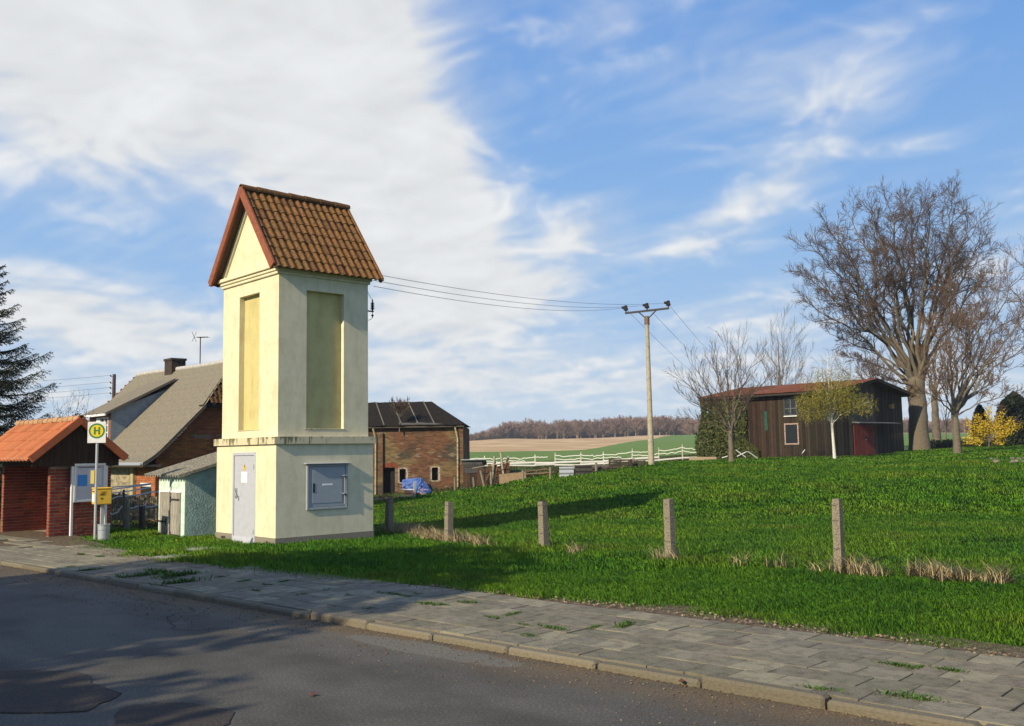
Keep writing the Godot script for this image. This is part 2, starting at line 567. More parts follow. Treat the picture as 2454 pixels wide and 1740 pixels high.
func _ready() -> void:
	rng.seed = 20240411
	noise.seed = 6
	noise.frequency = .05
	noise.fractal_octaves = 3
	# camera
	var p := atan(214.0 / 2300.0)
	var r := .0155
	var right := Vector3(1, 0, 0)
	var up := Vector3(0, cos(p), sin(p))
	var back := Vector3(0, -sin(p), cos(p))
	cb = Basis(right * cos(r) - up * sin(r), right * sin(r) + up * cos(r), back)
	var cam := Camera3D.new()
	cam.name = "camera"
	cam.fov = rad_to_deg(2.0 * atan(870.0 / 2300.0))
	cam.near = .05
	cam.far = 6000
	cam.transform = Transform3D(cb, eye)
	add_child(cam)
	cam.current = true
	# sky and sun
	var env := Environment.new()
	env.tonemap_mode = Environment.TONE_MAPPER_LINEAR
	env.tonemap_exposure = 1.23
	env.background_mode = Environment.BG_SKY
	var pano := PanoramaSkyMaterial.new()
	pano.panorama = ImageTexture.create_from_image(sky_image())
	var sk := Sky.new()
	sk.sky_material = pano
	env.sky = sk
	env.background_energy_multiplier = .75
	env.ambient_light_source = Environment.AMBIENT_SOURCE_SKY
	env.sdfgi_enabled = true
	env.ssao_enabled = true
	env.ssil_enabled = true
	env.fog_enabled = true
	env.fog_density = .00025
	env.fog_light_color = Color(.82, .86, .93)
	var we := WorldEnvironment.new()
	we.environment = env
	add_child(we)
	var sun := DirectionalLight3D.new()
	sun.name = "sun"
	sun.light_energy = 1.6
	sun.light_color = Color(1.0, .935, .80)
	sun.light_angular_distance = .55
	sun.shadow_enabled = true
	var flat := (-dR + (-dL) * .115).normalized()
	var to_sun := (flat * cos(deg_to_rad(28.0)) + Vector3.UP * sin(deg_to_rad(28.0))).normalized()
	sun.basis = Basis.looking_at(-to_sun, Vector3.UP)
	add_child(sun)
	make_materials()
	make_heights()
	build_ground()
	build_street()
	build_tower()
	build_shelter()
	build_stop()
	build_shed()
	build_house()
	build_ruin()
	build_barn()
	build_lines()
	build_fences()
	build_yard()
	build_trees()
	build_grass()
	build_small()

# ------------------------------------------------------------------ ground and fields

func spread(lo: float, hi: float, step: float, far: float, grow: float) -> PackedFloat32Array:
	var a := PackedFloat32Array()
	var x := lo
	while x < hi:
		a.push_back(x)
		x += step
	a.push_back(hi)
	var st := step
	while a[-1] < far:
		st *= grow
		a.push_back(a[-1] + st)
	st = step
	while a[0] > -far:
		st *= grow
		a.insert(0, a[0] - st)
	return a

func sheet(mb: MB, nx: int, nz: int, pos: Callable, _turned := false) -> void:
	var st := mb.v.size()
	for j in nz:
		for i in nx:
			mb.vert(pos.call(i, j), Vector3.UP)
	var sum := 0.0
	for j in nz:
		for i in nx:
			var a := mb.v[st + j * nx + mini(i + 1, nx - 1)] - mb.v[st + j * nx + maxi(i - 1, 0)]
			var b := mb.v[st + mini(j + 1, nz - 1) * nx + i] - mb.v[st + maxi(j - 1, 0) * nx + i]
			var nn := b.cross(a).normalized()
			mb.n[st + j * nx + i] = nn
			sum += nn.y
	var flip := sum > 0.0
	if not flip:
		for q in range(st, mb.n.size()):
			mb.n[q] = -mb.n[q]
	for j in nz - 1:
		for i in nx - 1:
			var a := st + j * nx + i
			var e := a + nx
			if flip:
				mb.ix.append_array(PackedInt32Array([a, a + 1, e, a + 1, e + 1, e]))
			else:
				mb.ix.append_array(PackedInt32Array([a, e, a + 1, a + 1, e, e + 1]))

func build_ground() -> void:
	var xs := spread(-26, 26, .5, 3000, 1.16)
	var zs := spread(-40, 4, .5, 3300, 1.13)
	var mb := MB.new()
	sheet(mb, xs.size(), zs.size(), func(i, j):
		var x := xs[i]
		var z := zs[j]
		var h := height(x, z)
		if z < -105.0:
			h -= 3.0 * smoothstep(105.0, 135.0, -z)
		return Vector3(x, h - .012, z), true)
	structure("ground", mb, M.meadow)
	# fields: strips between boundaries seen from the village
	var us := []
	var x := -1200.0
	while x <= 3600.0:
		us.append(x)
		x += 14.0 if x > 800 and x < 2300 else 90.0
	var strip := func(near: Callable, far: Callable, rows: int) -> MB:
		var m := MB.new()
		sheet(m, us.size(), rows, func(i, j):
			var u: float = (us[i] - 1145.0) * S / 2300.0
			var k := float(j) / (rows - 1)
			var d := lerpf(near.call(us[i]), far.call(us[i]), k)
			var q := Vector3(u * d, 0, -d)
			q.y = height(q.x, q.z) + .03
			return q)
		return m
	M.crop = mat(lin(1, 1, 1), 1.0)
	M.crop.albedo_texture = noise_texture(51, 0.03, 5, [[0.0, lin(.075, .14, .016)], [0.5, lin(.105, .185, .020)], [1.0, lin(.145, .22, .03)]])
	M.crop.uv1_triplanar = true
	M.crop.uv1_world_triplanar = true
	M.crop.uv1_scale = Vector3(.03, .03, .03)
	M.plough = mat(lin(1, 1, 1), 1.0)
	M.plough.albedo_texture = noise_texture(53, 0.016, 5, [[0.0, lin(.37, .235, .11)], [0.45, lin(.43, .28, .135)], [0.56, lin(.54, .37, .19)], [1.0, lin(.58, .42, .23)]])
	M.plough.uv1_triplanar = true
	M.plough.uv1_world_triplanar = true
	M.plough.uv1_scale = Vector3(.006, .006, .006)
	structure("crop_field", strip.call(func(_x): return 100.0, func(q): return boundary(q).x, 26), M.crop)
	structure("ploughed_field", strip.call(func(q): return boundary(q).x, func(q): return maxf(crest(q).x, boundary(q).x + 1.5), 26), M.plough)
	structure("hill_field", strip.call(func(q): return maxf(crest(q).x, boundary(q).x + 1.5), func(q): return crest(q).x + 900.0, 12), M.crop)

# ------------------------------------------------------------------ street

func kp(s: float, k: float, h: float) -> Vector3:
	return kerb0 + kerb_dir * s + kerb_out * k + Vector3.UP * h

func lawn_edge(s: float) -> float:
	return along([[-6, 2.35], [.6, 2.40], [4.3, 2.66], [7.0, 2.50], [10.7, 1.98], [13.9, 1.78], [16.2, 1.9], [18.2, 2.15], [19.6, 2.45], [21.6, 2.95], [40, 3.1]], s)

func road_image() -> Image:
	var w := 2000
	var h := 352
	var im := Image.create(w, h, false, Image.FORMAT_RGB8)
	var fa := FastNoiseLite.new(); fa.seed = 77; fa.frequency = .35; fa.fractal_octaves = 4
	var fb := FastNoiseLite.new(); fb.seed = 78; fb.frequency = 1.1; fb.fractal_octaves = 4
	var asphalt := Color(.090, .085, .074)
	var worn := Color(.145, .136, .116)
	var dirt := Color(.185, .13, .072)
	var palep := Color(.20, .19, .16)
	var patches := [[on(950, 1462, 0), 1.25, .22, palep, .75], [on(160, 1440, 0), .9, .3, worn, .6]]
	var local := []
	for q in patches:
		var d: Vector3 = q[0] - kerb0
		local.append([d.dot(kerb_dir), d.dot(kerb_out), q[1], q[2], q[3], q[4]])
	for j in h:
		var k := -7.04 + j * .02
		for i in w:
			var s := -10.0 + i * .02
			var a := fa.get_noise_2d(s, k * 2.0)
			var b := fb.get_noise_2d(s * 1.6, k * 1.6)
			var c := asphalt.lerp(worn, clampf(.5 + a * .9 + b * .35, 0, 1))
			var gd := smoothstep(-.95 + a * .45 + b * .3, -.12 + b * .2, k)
			c = c.lerp(dirt, gd * clampf(.72 + b * .7, 0, 1))
			for q in local:
				var dx: float = (s - q[0]) / q[2]
				var dy: float = (k - q[1]) / q[3]
				var e: float = dx * dx + dy * dy + b * .35 + a * .3
				if e < 1.15:
					c = c.lerp(q[4], q[5] * smoothstep(1.15, .85, e))
			im.set_pixel(i, j, c.linear_to_srgb())
	# hairline cracks
	var rc := RandomNumberGenerator.new()
	rc.seed = 4
	for n in 9:
		var x := rc.randf_range(100, 1500)
		var y := rc.randf_range(90, 320)
		var dir := rc.randf() * TAU
		for k in rc.randi_range(60, 260):
			dir += rc.randf_range(-.35, .35)
			x += cos(dir) * .9
			y += sin(dir) * .6
			if x > 1 and x < w - 2 and y > 1 and y < h - 2:
				im.set_pixel(int(x), int(y), im.get_pixel(int(x), int(y)).darkened(.4))
	return im

func build_street() -> void:
	# carriageway with slight camber, worn surface and the dirt that gathers along the kerb
	var mb := MB.new()
	var ni := 161
	var nj := 18
	sheet(mb, ni, nj, func(i, j):
		var s = -10.0 + i * .25
		var k = -7.04 + j * 7.04 / (nj - 1)
		var p := kp(s, k, 0.034 + .03 * sin(clampf(-k / 6.6, 0, 1) * PI) + noise.get_noise_2d(s * 12.0, k * 12.0) * .006)
		return p, true)
	for j in nj:
		for i in ni:
			mb.uv[j * ni + i] = Vector2(float(i) / (ni - 1), float(j) / (nj - 1))
	var road := StandardMaterial3D.new()
	road.albedo_texture = ImageTexture.create_from_image(road_image())
	road.roughness = .9
	road.metallic_specular = .3
	road.texture_repeat = true
	road.detail_enabled = true
	road.detail_blend_mode = BaseMaterial3D.BLEND_MODE_MUL
	road.detail_albedo = T.pebble
	road.detail_uv_layer = BaseMaterial3D.DETAIL_UV_2
	road.uv2_triplanar = true
	road.uv2_world_triplanar = true
	road.uv2_scale = Vector3(1.0, 1.0, 1.0)
	var carriageway := structure("road", mb, road)
	# bitumen repair patches laid on the old surface
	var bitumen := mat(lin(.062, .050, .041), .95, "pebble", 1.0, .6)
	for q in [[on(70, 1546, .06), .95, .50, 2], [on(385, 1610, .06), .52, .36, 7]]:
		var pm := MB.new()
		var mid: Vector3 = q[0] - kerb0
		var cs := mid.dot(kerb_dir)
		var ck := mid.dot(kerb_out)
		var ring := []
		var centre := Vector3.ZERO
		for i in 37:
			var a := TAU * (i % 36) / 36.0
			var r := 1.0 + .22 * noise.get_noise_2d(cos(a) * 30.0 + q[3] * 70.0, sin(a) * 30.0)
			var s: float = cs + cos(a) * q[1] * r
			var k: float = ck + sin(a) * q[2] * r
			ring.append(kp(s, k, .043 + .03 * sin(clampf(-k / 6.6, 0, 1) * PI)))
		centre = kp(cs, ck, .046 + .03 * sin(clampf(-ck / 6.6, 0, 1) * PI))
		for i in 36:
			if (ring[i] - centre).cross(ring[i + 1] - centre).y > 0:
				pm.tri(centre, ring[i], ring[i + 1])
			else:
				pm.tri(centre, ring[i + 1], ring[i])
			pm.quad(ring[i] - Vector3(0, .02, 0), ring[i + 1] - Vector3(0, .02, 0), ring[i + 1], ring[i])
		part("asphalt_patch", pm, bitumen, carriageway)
	# sandy bed below the paving, showing as joints and along the lawn
	var bed := MB.new()
	sheet(bed, 190, 10, func(i, j):
		var s = -8.0 + i * .25
		var k := lerpf(.05, lawn_edge(s) + .5, j / 9.0)
		var q := kp(s, k, 0)
		q.y = .072 + .012 * smoothstep(1.9, 2.3, k) + noise.get_noise_2d(s * 9.0, k * 9.0) * .008 - .02 * smoothstep(20.0, 30.0, s)
		return q, true)
	var floor_ := structure("pavement", bed, M.bedding)
	# kerb stones
	var kerb := Node3D.new()
	kerb.name = "kerb"
	add_child(kerb)
	kerb.set_meta("kind", "structure")
	for i in 42:
		var s0 := -9.0 + i * 1.03
		var m := MB.new()
		var g := rr(.145, .20)
		m.col = Color(g, g * .86, g * .60)
		m.cbox(Vector3(.008, -.12, 0), Vector3(1.022, .112 + rr(-.012, .012), .13), .022)
		part("kerb_stone", m, M.concrete, kerb, Transform3D(Basis(kerb_dir, Vector3.UP, -kerb_out), kp(s0, .13 + rr(-.01, .01), rr(-.012, .006))))
	# paving slabs in running bond
	var variants := []
	for i in 10:
		var m := MB.new()
		var g := rr(.165, .27)
		m.col = Color(g, g * rr(.87, .91), g * rr(.59, .65))
		m.cbox(Vector3(-.1785, -.05, -.1785), Vector3(.1785, 0, .1785), .004)
		for q in m.v.size():
			var p := m.v[q]
			m.v[q] = p + Vector3(noise.get_noise_3d(p.x * 60 + i * 40, 0, p.z * 60), 0, noise.get_noise_3d(p.x * 60, i * 30, p.z * 60)) * .02
		variants.append(m.mesh())
	var rest := MB.new()
	for c in 74:
		for r in 6:
			var s := -1.6 + c * .362 + (.18 if r % 2 else 0.0)
			var k := .32 + r * .362
			if k > lawn_edge(s) + .25 or (s > 18.5 and rng.randf() < .4):
				continue
			var sink := rr(-.003, .003) + noise.get_noise_2d(s * 10, k * 10) * .010
			var b := Basis(kerb_dir, Vector3.UP, -kerb_out) * Basis.from_euler(Vector3(rr(-.008, .008), rr(-.02, .02), rr(-.008, .008)))
			var t := Transform3D(b, kp(s + rr(-.006, .006), k + rr(-.006, .006), .104 + sink))
			if s < 15.6:
				part("paving_slab", variants[rng.randi() % 10], M.slab, floor_, t)
			elif s < 24.0:
				var g := rr(.185, .26)
				rest.col = Color(g, g * .89, g * .62)
				rest.cbox(Vector3(-.176, -.05, -.176), Vector3(.176, -.004, .176), .008, t)
	stuff(part("paving_slabs", rest, M.slab, floor_))

# ------------------------------------------------------------------ transformer tower

func pantile(w: float, l: float, segs := 8) -> MB:
	var m := MB.new()
	var prof := []
	for i in segs + 1:
		var k := float(i) / segs
		var y := .034 * sin(clampf((k - .02) / .62, 0, 1) * PI) - .012 * sin(clampf((k - .60) / .4, 0, 1) * PI)
		prof.append(Vector2(k * (w + .025), y))
	for i in segs:
		var a: Vector2 = prof[i]
		var b: Vector2 = prof[i + 1]
		m.quad(Vector3(a.x, a.y + .022, l), Vector3(b.x, b.y + .022, l), Vector3(b.x, b.y, 0), Vector3(a.x, a.y, 0))
		m.quad(Vector3(a.x, a.y + .002, l), Vector3(b.x, b.y + .002, l), Vector3(b.x, b.y + .022, l), Vector3(a.x, a.y + .022, l))
	# smooth normals over the wave
	for q in m.v.size():
		if m.n[q].y > .3:
			var p := m.v[q]
			var k := p.x / (w + .025)
			var d := .004
			var f := func(t: float) -> float: return .034 * sin(clampf((t - .02) / .62, 0, 1) * PI) - .012 * sin(clampf((t - .60) / .4, 0, 1) * PI)
			var sl: float = (f.call(k + d) - f.call(k - d)) / (2 * d * (w + .025))
			m.n[q] = Vector3(-sl, 1, -.06).normalized()
	return m

# tiles on a slope: o = upper left corner on the slope seen from outside, u along the eave, down along the slope
func tile_slope(parent: Node, o: Vector3, u: Vector3, down: Vector3, width: float, length: float, ncol: int, nrow: int, m: Material, tint: Callable, joined := false) -> void:
	var w := width / ncol
	var l := length / nrow
	var up := down.cross(u).normalized()
	var b := Basis(u, up, down)
	var shapes := []
	var all := MB.new()
	if not joined:
		for i in 8:
			var t := pantile(w, l * 1.12)
			var cc: Color = tint.call()
			for q in t.c.size():
				t.c[q] = cc
			shapes.append(t.mesh())
	for r in nrow:
		for c in ncol:
			var t := Transform3D(b * Basis.from_euler(Vector3(rr(-.012, .012), rr(-.012, .012), rr(-.02, .02))), o + u * (c * w) + down * (r * l) + up * rr(.0, .006))
			if joined:
				var q := pantile(w, l * 1.12, 6)
				var cc: Color = tint.call()
				var st := all.v.size()
				for i in q.v.size():
					all.v.push_back(t * q.v[i]); all.n.push_back(t.basis * q.n[i]); all.c.push_back(cc); all.uv.push_back(Vector2.ZERO)
				for i in q.ix:
					all.ix.push_back(st + i)
			else:
				part("roof_tile", shapes[rng.randi() % 8], m, parent, t)
	if joined:
		stuff(part("roof_tiles", all, m, parent))

func ridge_row(parent: Node, a: Vector3, b: Vector3, n: int, r: float, m: Material, tint: Callable) -> void:
	var d := (b - a) / n
	var x := d.normalized()
	for i in n:
		var q := MB.new()
		q.col = tint.call()
		var l := d.length() * 1.08
		for k in 8:
			var a0 := -.35 + k * (PI + .7) / 8
			var a1 := -.35 + (k + 1) * (PI + .7) / 8
			var r0 := r
			var r1 := r * .86
			var p0 := Vector3(0, sin(a0) * r0, cos(a0) * r0)
			var p1 := Vector3(0, sin(a1) * r0, cos(a1) * r0)
			var p2 := Vector3(l, sin(a1) * r1, cos(a1) * r1)
			var p3 := Vector3(l, sin(a0) * r1, cos(a0) * r1)
			q.quad(p0, p3, p2, p1)
			q.quad(p0 * .82, p1 * .82, p1, p0)
			q.quad(p2, p3, p3 * Vector3(1, .82, .82), p2 * Vector3(1, .82, .82))
		part("ridge_tile", q, m, parent, Transform3D(Basis(x, Vector3.UP, x.cross(Vector3.UP)), a + d * i + Vector3.UP * rr(-.006, .006)))

func ledge_image() -> Image:
	var im := Image.create(1024, 64, false, Image.FORMAT_RGB8)
	var f := FastNoiseLite.new(); f.seed = 91; f.frequency = .02; f.fractal_octaves = 5
	var base := Color(.56, .50, .34)
	var moss := Color(.09, .095, .045)
	for i in 1024:
		var st := f.get_noise_2d(i * 2.2, 0.0)
		var wide := f.get_noise_2d(i * .35, 300.0)
		for j in 64:
			var k := smoothstep(.02, .45, st * .9 + wide * .9 + f.get_noise_2d(i * 2.0, j * .5) * .5 - j / 64.0 * .32 + .02)
			im.set_pixel(i, j, base.lerp(moss, k * .85).linear_to_srgb())
	return im

func build_tower() -> void:
	var base := on(616, 1225, 0.0)
	var t := thing("transformer_tower", "cream plastered transformer tower with mossy red tiled gable roof", "tower", base, TURN)
	var A := 2.75
	var B := 2.44
	var up := Vector3.UP
	var X := Vector3.RIGHT
	var Z := Vector3.BACK
	# lower storey: door in the side facing -x, hatch side faces +z
	var m := MB.new()
	m.holed(Vector3(0, .19, -A), Z, up, A, 1.97, [[A - 1.95, -.5, A - .89, 1.80]], .05)
	m.holed(Vector3(0, .19, 0), X, up, B, 1.97, [], 0)
	m.quad(Vector3(B, .19, 0), Vector3(B, .19, -A), Vector3(B, 2.16, -A), Vector3(B, 2.16, 0))
	m.quad(Vector3(B, .19, -A), Vector3(0, .19, -A), Vector3(0, 2.16, -A), Vector3(B, 2.16, -A))
	part("lower_wall", m, M.cream, t)
	for q in [[Vector3(-.012, -.5, -A - .012), Vector3(.06, .19, -1.95)], [Vector3(-.012, -.5, -.89), Vector3(.06, .19, .012)], [Vector3(.06, -.5, -.3), Vector3(B + .012, .19, .012)], [Vector3(B - .06, -.5, -A - .012), Vector3(B + .012, .19, -.3)]]:
		boxp("plinth", q[0], q[1], M.plinth, t)
	for q in [[-2.35, .07, .20, .05], [-.35, .03, .05, .09]]:
		boxp("air_brick", Vector3(-.022, q[1], q[0] - q[2] / 2), Vector3(-.006, q[1] + q[3], q[0] + q[2] / 2), M.dark_metal, t, .004)
	# ledge between the storeys
	m = MB.new()
	var lo := Vector3(-.055, 2.15, -A - .055)
	var hi := Vector3(B + .055, 2.305, .055)
	m.quad(Vector3(lo.x, lo.y, lo.z), Vector3(lo.x, lo.y, hi.z), Vector3(lo.x, hi.y, hi.z), Vector3(lo.x, hi.y, lo.z), Rect2(0, 0, .5, 1))
	m.quad(Vector3(lo.x, lo.y, hi.z), Vector3(hi.x, lo.y, hi.z), Vector3(hi.x, hi.y, hi.z), Vector3(lo.x, hi.y, hi.z), Rect2(.45, 0, .55, 1))
	m.quad(Vector3(hi.x, lo.y, hi.z), Vector3(hi.x, lo.y, lo.z), Vector3(hi.x, hi.y, lo.z), Vector3(hi.x, hi.y, hi.z), Rect2(.2, 0, .5, 1))
	m.quad(Vector3(hi.x, lo.y, lo.z), Vector3(lo.x, lo.y, lo.z), Vector3(lo.x, hi.y, lo.z), Vector3(hi.x, hi.y, lo.z), Rect2(.3, 0, .5, 1))
	m.quad(Vector3(lo.x, hi.y, hi.z), Vector3(hi.x, hi.y, hi.z), Vector3(hi.x - .15, hi.y + .03, lo.z + .15), Vector3(lo.x, hi.y, lo.z), Rect2(.6, 0, .2, .2))
	m.quad(Vector3(lo.x, lo.y, lo.z), Vector3(hi.x, lo.y, lo.z), Vector3(hi.x, lo.y, hi.z), Vector3(lo.x, lo.y, hi.z), Rect2(.1, .9, .1, .1))
	var lm := StandardMaterial3D.new()
	lm.albedo_texture = ImageTexture.create_from_image(ledge_image())
	lm.roughness = .95
	lm.metallic_specular = .3
	part("ledge", m, lm, t)
	# upper storey with blind niches
	var i0 := .08
	var ux := B - .16
	var uz := A - .16
	m = MB.new()
	m.holed(Vector3(i0, 2.3, -A + .08), Z, up, uz, 3.72, [[A - .08 - 1.87, .18, A - .08 - .93, 3.21]], .13)
	m.holed(Vector3(i0, 2.3, -.08), X, up, ux, 3.72, [[.76 - .08, .18, 1.71 - .08, 3.21]], .13)
	m.holed(Vector3(B - .08, 2.3, -.08), -Z, up, uz, 3.72, [[.85, .18, 1.79, 3.21]], .13)
	m.holed(Vector3(B - .08, 2.3, -A + .08), -X, up, ux, 3.72, [[.68, .18, 1.63, 3.21]], .13)
	part("upper_wall", m, M.cream, t)
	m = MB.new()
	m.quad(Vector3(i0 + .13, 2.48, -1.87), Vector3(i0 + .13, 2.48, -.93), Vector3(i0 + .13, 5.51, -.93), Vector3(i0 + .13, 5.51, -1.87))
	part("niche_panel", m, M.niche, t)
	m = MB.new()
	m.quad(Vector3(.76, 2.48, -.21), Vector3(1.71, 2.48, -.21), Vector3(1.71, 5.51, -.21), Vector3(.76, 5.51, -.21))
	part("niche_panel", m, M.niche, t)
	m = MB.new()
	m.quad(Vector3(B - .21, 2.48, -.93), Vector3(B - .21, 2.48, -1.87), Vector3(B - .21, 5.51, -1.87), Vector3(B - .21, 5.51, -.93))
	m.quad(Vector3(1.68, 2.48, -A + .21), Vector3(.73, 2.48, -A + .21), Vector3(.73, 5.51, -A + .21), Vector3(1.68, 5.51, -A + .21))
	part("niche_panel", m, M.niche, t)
	var sill := MB.new()
	sill.cbox(Vector3(i0 - .012, 2.462, -1.90), Vector3(i0 + .10, 2.482, -.90), .006)
	part("niche_sill", sill, lm, t)
	sill = MB.new()
	sill.cbox(Vector3(.73, 2.462, -.18), Vector3(1.74, 2.482, -.068), .006)
	part("niche_sill", sill, lm, t)
	# cornice: three stepped courses
	for q in [[5.80, 5.865, .045], [5.868, 5.93, .075], [5.935, 6.02, .12]]:
		boxp("cornice", Vector3(i0 - q[2], q[0], -A + i0 - q[2]), Vector3(B - i0 + q[2], q[1], -i0 + q[2]), M.cream, t, .012)
	# gable ends with a raised rim
	var ry := 7.92
	var rz := -A / 2
	for side in [0, 1]:
		m = MB.new()
		var gx: float = i0 if side == 0 else B - i0
		var a := Vector3(gx, 6.0, -A + .02)
		var b := Vector3(gx, 6.0, -.02)
		var c := Vector3(gx, ry - .12, rz)
		if side == 0:
			m.tri(a, b, c)
		else:
			m.tri(b, a, c)
		part("gable", m, M.cream, t)
	m = MB.new()
	for s in [-1, 1]:
		var foot_ := Vector3(i0 - .02, 6.02, rz + s * 1.30)
		var top := Vector3(i0 - .02, ry - .19, rz)
		var dir := (top - foot_).normalized()
		var side_ := dir.cross(Vector3.RIGHT)
		var bs := Basis(dir, side_, dir.cross(side_))
		m.box(Vector3(0, -.05, -.03), Vector3((top - foot_).length(), .05, .03), Transform3D(bs, foot_ + Vector3(0, -.05, 0)))
	part("gable_moulding", m, M.cream, t)
	# roof
	var x0 := -.17
	var x1 := B + .19
	var ey := 5.96
	var half := 1.49
	var pitch := atan2(ry - ey, half)
	var dn := Vector3(0, -sin(pitch), cos(pitch))
	var dn2 := Vector3(0, -sin(pitch), -cos(pitch))
	var ln := half / cos(pitch)
	m = MB.new()
	for s in [1, -1]:
		var d: Vector3 = dn if s > 0 else dn2
		var nn := Vector3(0, cos(pitch), sin(pitch) * s)
		var apex := Vector3(0, ry, rz)
		var tr := Transform3D(Basis(X, nn, X.cross(nn)), apex)
		if s > 0:
			m.box(Vector3(x0 + .03, -.09, 0), Vector3(x1 - .03, -.035, ln - .03), tr)
		else:
			m.box(Vector3(x0 + .03, -.09, -ln + .03), Vector3(x1 - .03, -.035, 0), tr)
	part("roof_deck", m, mat(lin(.10, .06, .04), .9, "bark", 1.0), t)
	var tint := func() -> Color: var g := rr(.7, 1.15); return Color(g, g * rr(.92, 1.06), g * rr(.85, 1.1))
	tile_slope(t, Vector3(x0 + .05, ry - .012, rz) + Vector3(0, cos(pitch), sin(pitch)) * -.015, X, dn, x1 - x0 - .06, ln + .03, 15, 8, M.tile, tint)
	tile_slope(t, Vector3(x1 - .05, ry - .012, rz) + Vector3(0, cos(pitch), -sin(pitch)) * -.015, -X, dn2, x1 - x0 - .06, ln + .03, 15, 8, M.tile, tint, true)
	ridge_row(t, Vector3(x0 - .01, ry - .015, rz), Vector3(x1 + .01, ry - .015, rz), 7, .105, M.tile, func() -> Color: var g := rr(.55, .85); return Color(g, g, g))
	# verge boards on both ends
	for gx in [x0, x1]:
		for s in [1, -1]:
			var nn := Vector3(0, cos(pitch), sin(pitch) * s)
			var d: Vector3 = dn if s > 0 else dn2
			m = MB.new()
			m.cbox(Vector3(-.03, -.13, 0), Vector3(.035, .055 if gx < 0.0 else .02, ln + .035), .012)
			part("verge_board", m, M.barge if gx < 0.0 else M.tile, t, Transform3D(Basis(nn.cross(d), nn, d), Vector3(gx, ry, rz)))
	# steel door
	var d := Node3D.new()
	d.name = "door"
	t.add_child(d)
	m = MB.new()
	for q in [[-1.95, -1.89, -.12, 1.99], [-.95, -.89, -.12, 1.99], [-1.89, -.95, 1.92, 1.99], [-1.89, -.95, -.12, -.03]]:
		m.cbox(Vector3(-.012, q[2], q[0]), Vector3(.05, q[3], q[1]), .006)
	part("door_frame", m, M.steel_grey, d)
	m = MB.new()
	m.cbox(Vector3(.008, -.03, -1.888), Vector3(.04, 1.918, -.952), .008)
	part("door_leaf", m, M.steel_grey, d)
	m = MB.new()
	m.cbox(Vector3(-.012, .98, -1.82), Vector3(.008, 1.20, -1.74), .006)
	m.rod(Vector3(-.03, 1.13, -1.79), Vector3(-.03, 1.02, -1.70), .011)
	m.rod(Vector3(-.03, 1.13, -1.79), Vector3(.01, 1.13, -1.79), .012)
	part("door_handle", m, M.metal, d)
	boxp("lock", Vector3(-.008, .93, -1.68), Vector3(.008, 1.03, -1.65), M.metal, d, .003)
	m = MB.new()
	for k in 3:
		var y := .02 + k * .045
		m.quad(Vector3(-.075 + k * .022, y, -1.86), Vector3(-.075 + k * .022, y, -1.0), Vector3(-.06 + k * .022, y + .05, -1.0), Vector3(-.06 + k * .022, y + .05, -1.86))
	m.cbox(Vector3(-.07, .0, -1.87), Vector3(.008, .03, -.99), .006)
	m.tri(Vector3(-.07, .02, -.99), Vector3(.008, .02, -.99), Vector3(.008, .17, -.99))
	m.tri(Vector3(.008, .02, -1.87), Vector3(-.07, .02, -1.87), Vector3(.008, .17, -1.87))
	part("vent_cowl", m, M.steel_grey, d)
	for y in [.22, 1.62]:
		m = MB.new()
		m.rod(Vector3(-.012, y, -.945), Vector3(-.012, y + .11, -.945), .014)
		part("hinge", m, M.metal, d)
	# notice and warning sign with triangle and bolt
	boxp("notice", Vector3(.003, 1.33, -1.55), Vector3(.007, 1.56, -1.28), M.paper, d)
	m = MB.new()
	for k in 5:
		m.box(Vector3(.0015, 1.36 + k * .038, -1.53), Vector3(.003, 1.366 + k * .038, -1.53 + [.2, .16, .22, .12, .18][k]))
	part("notice_print", m, mat(lin(.25, .25, .27), .8), d)
	m = MB.new()
	m.tri(Vector3(.002, 1.62, -1.47), Vector3(.002, 1.62, -1.34), Vector3(.002, 1.745, -1.405))
	m.quad(Vector3(.002, 1.595, -1.455), Vector3(.002, 1.595, -1.355), Vector3(.002, 1.612, -1.355), Vector3(.002, 1.612, -1.455))
	part("warning_sign", m, mat(lin(.70, .42, .03), .6), d)
	m = MB.new()
	m.tri(Vector3(-.001, 1.63, -1.405), Vector3(-.001, 1.685, -1.385), Vector3(-.001, 1.68, -1.40))
	m.tri(Vector3(-.001, 1.67, -1.425), Vector3(-.001, 1.675, -1.395), Vector3(-.001, 1.725, -1.40))
	part("warning_bolt", m, M.black, d)
	# hatch
	var h := Node3D.new()
	h.name = "meter_hatch"
	t.add_child(h)
	m = MB.new()
	for q in [[.72, .77, .73, 1.71], [1.70, 1.75, .73, 1.71], [.77, 1.70, .73, .78], [.77, 1.70, 1.66, 1.71]]:
		m.cbox(Vector3(q[0], q[2], -.01), Vector3(q[1], q[3], .035), .006)
	part("hatch_frame", m, M.steel_blue, h)
	m = MB.new()
	m.cbox(Vector3(.778, .788, -.01), Vector3(1.692, 1.652, .022), .006)
	m.cbox(Vector3(.86, .87, .022), Vector3(1.60, 1.58, .028), .005)
	part("hatch_panel", m, M.steel_blue, h)
	m = MB.new()
	m.cbox(Vector3(.66, 1.712, -.01), Vector3(1.80, 1.73, .10), .005)
	part("drip_cap", m, M.steel_grey, h)
	boxp("handle_recess", Vector3(.865, 1.10, .024), Vector3(.915, 1.30, .034), M.black, h, .004)
	boxp("label_plate", Vector3(1.10, 1.245, .026), Vector3(1.36, 1.285, .031), M.paper, h)
	m = MB.new()
	m.rod(Vector3(1.655, .82, .05), Vector3(1.655, 1.47, .05), .012)
	part("hinge_rod", m, M.metal, h)
	for y in [1.04, 1.43]:
		boxp("hinge", Vector3(1.60, y, .02), Vector3(1.73, y + .03, .085), M.metal, h, .004)
	# post insulator on a bracket at the rear wall, with its leads
	var ins := Node3D.new()
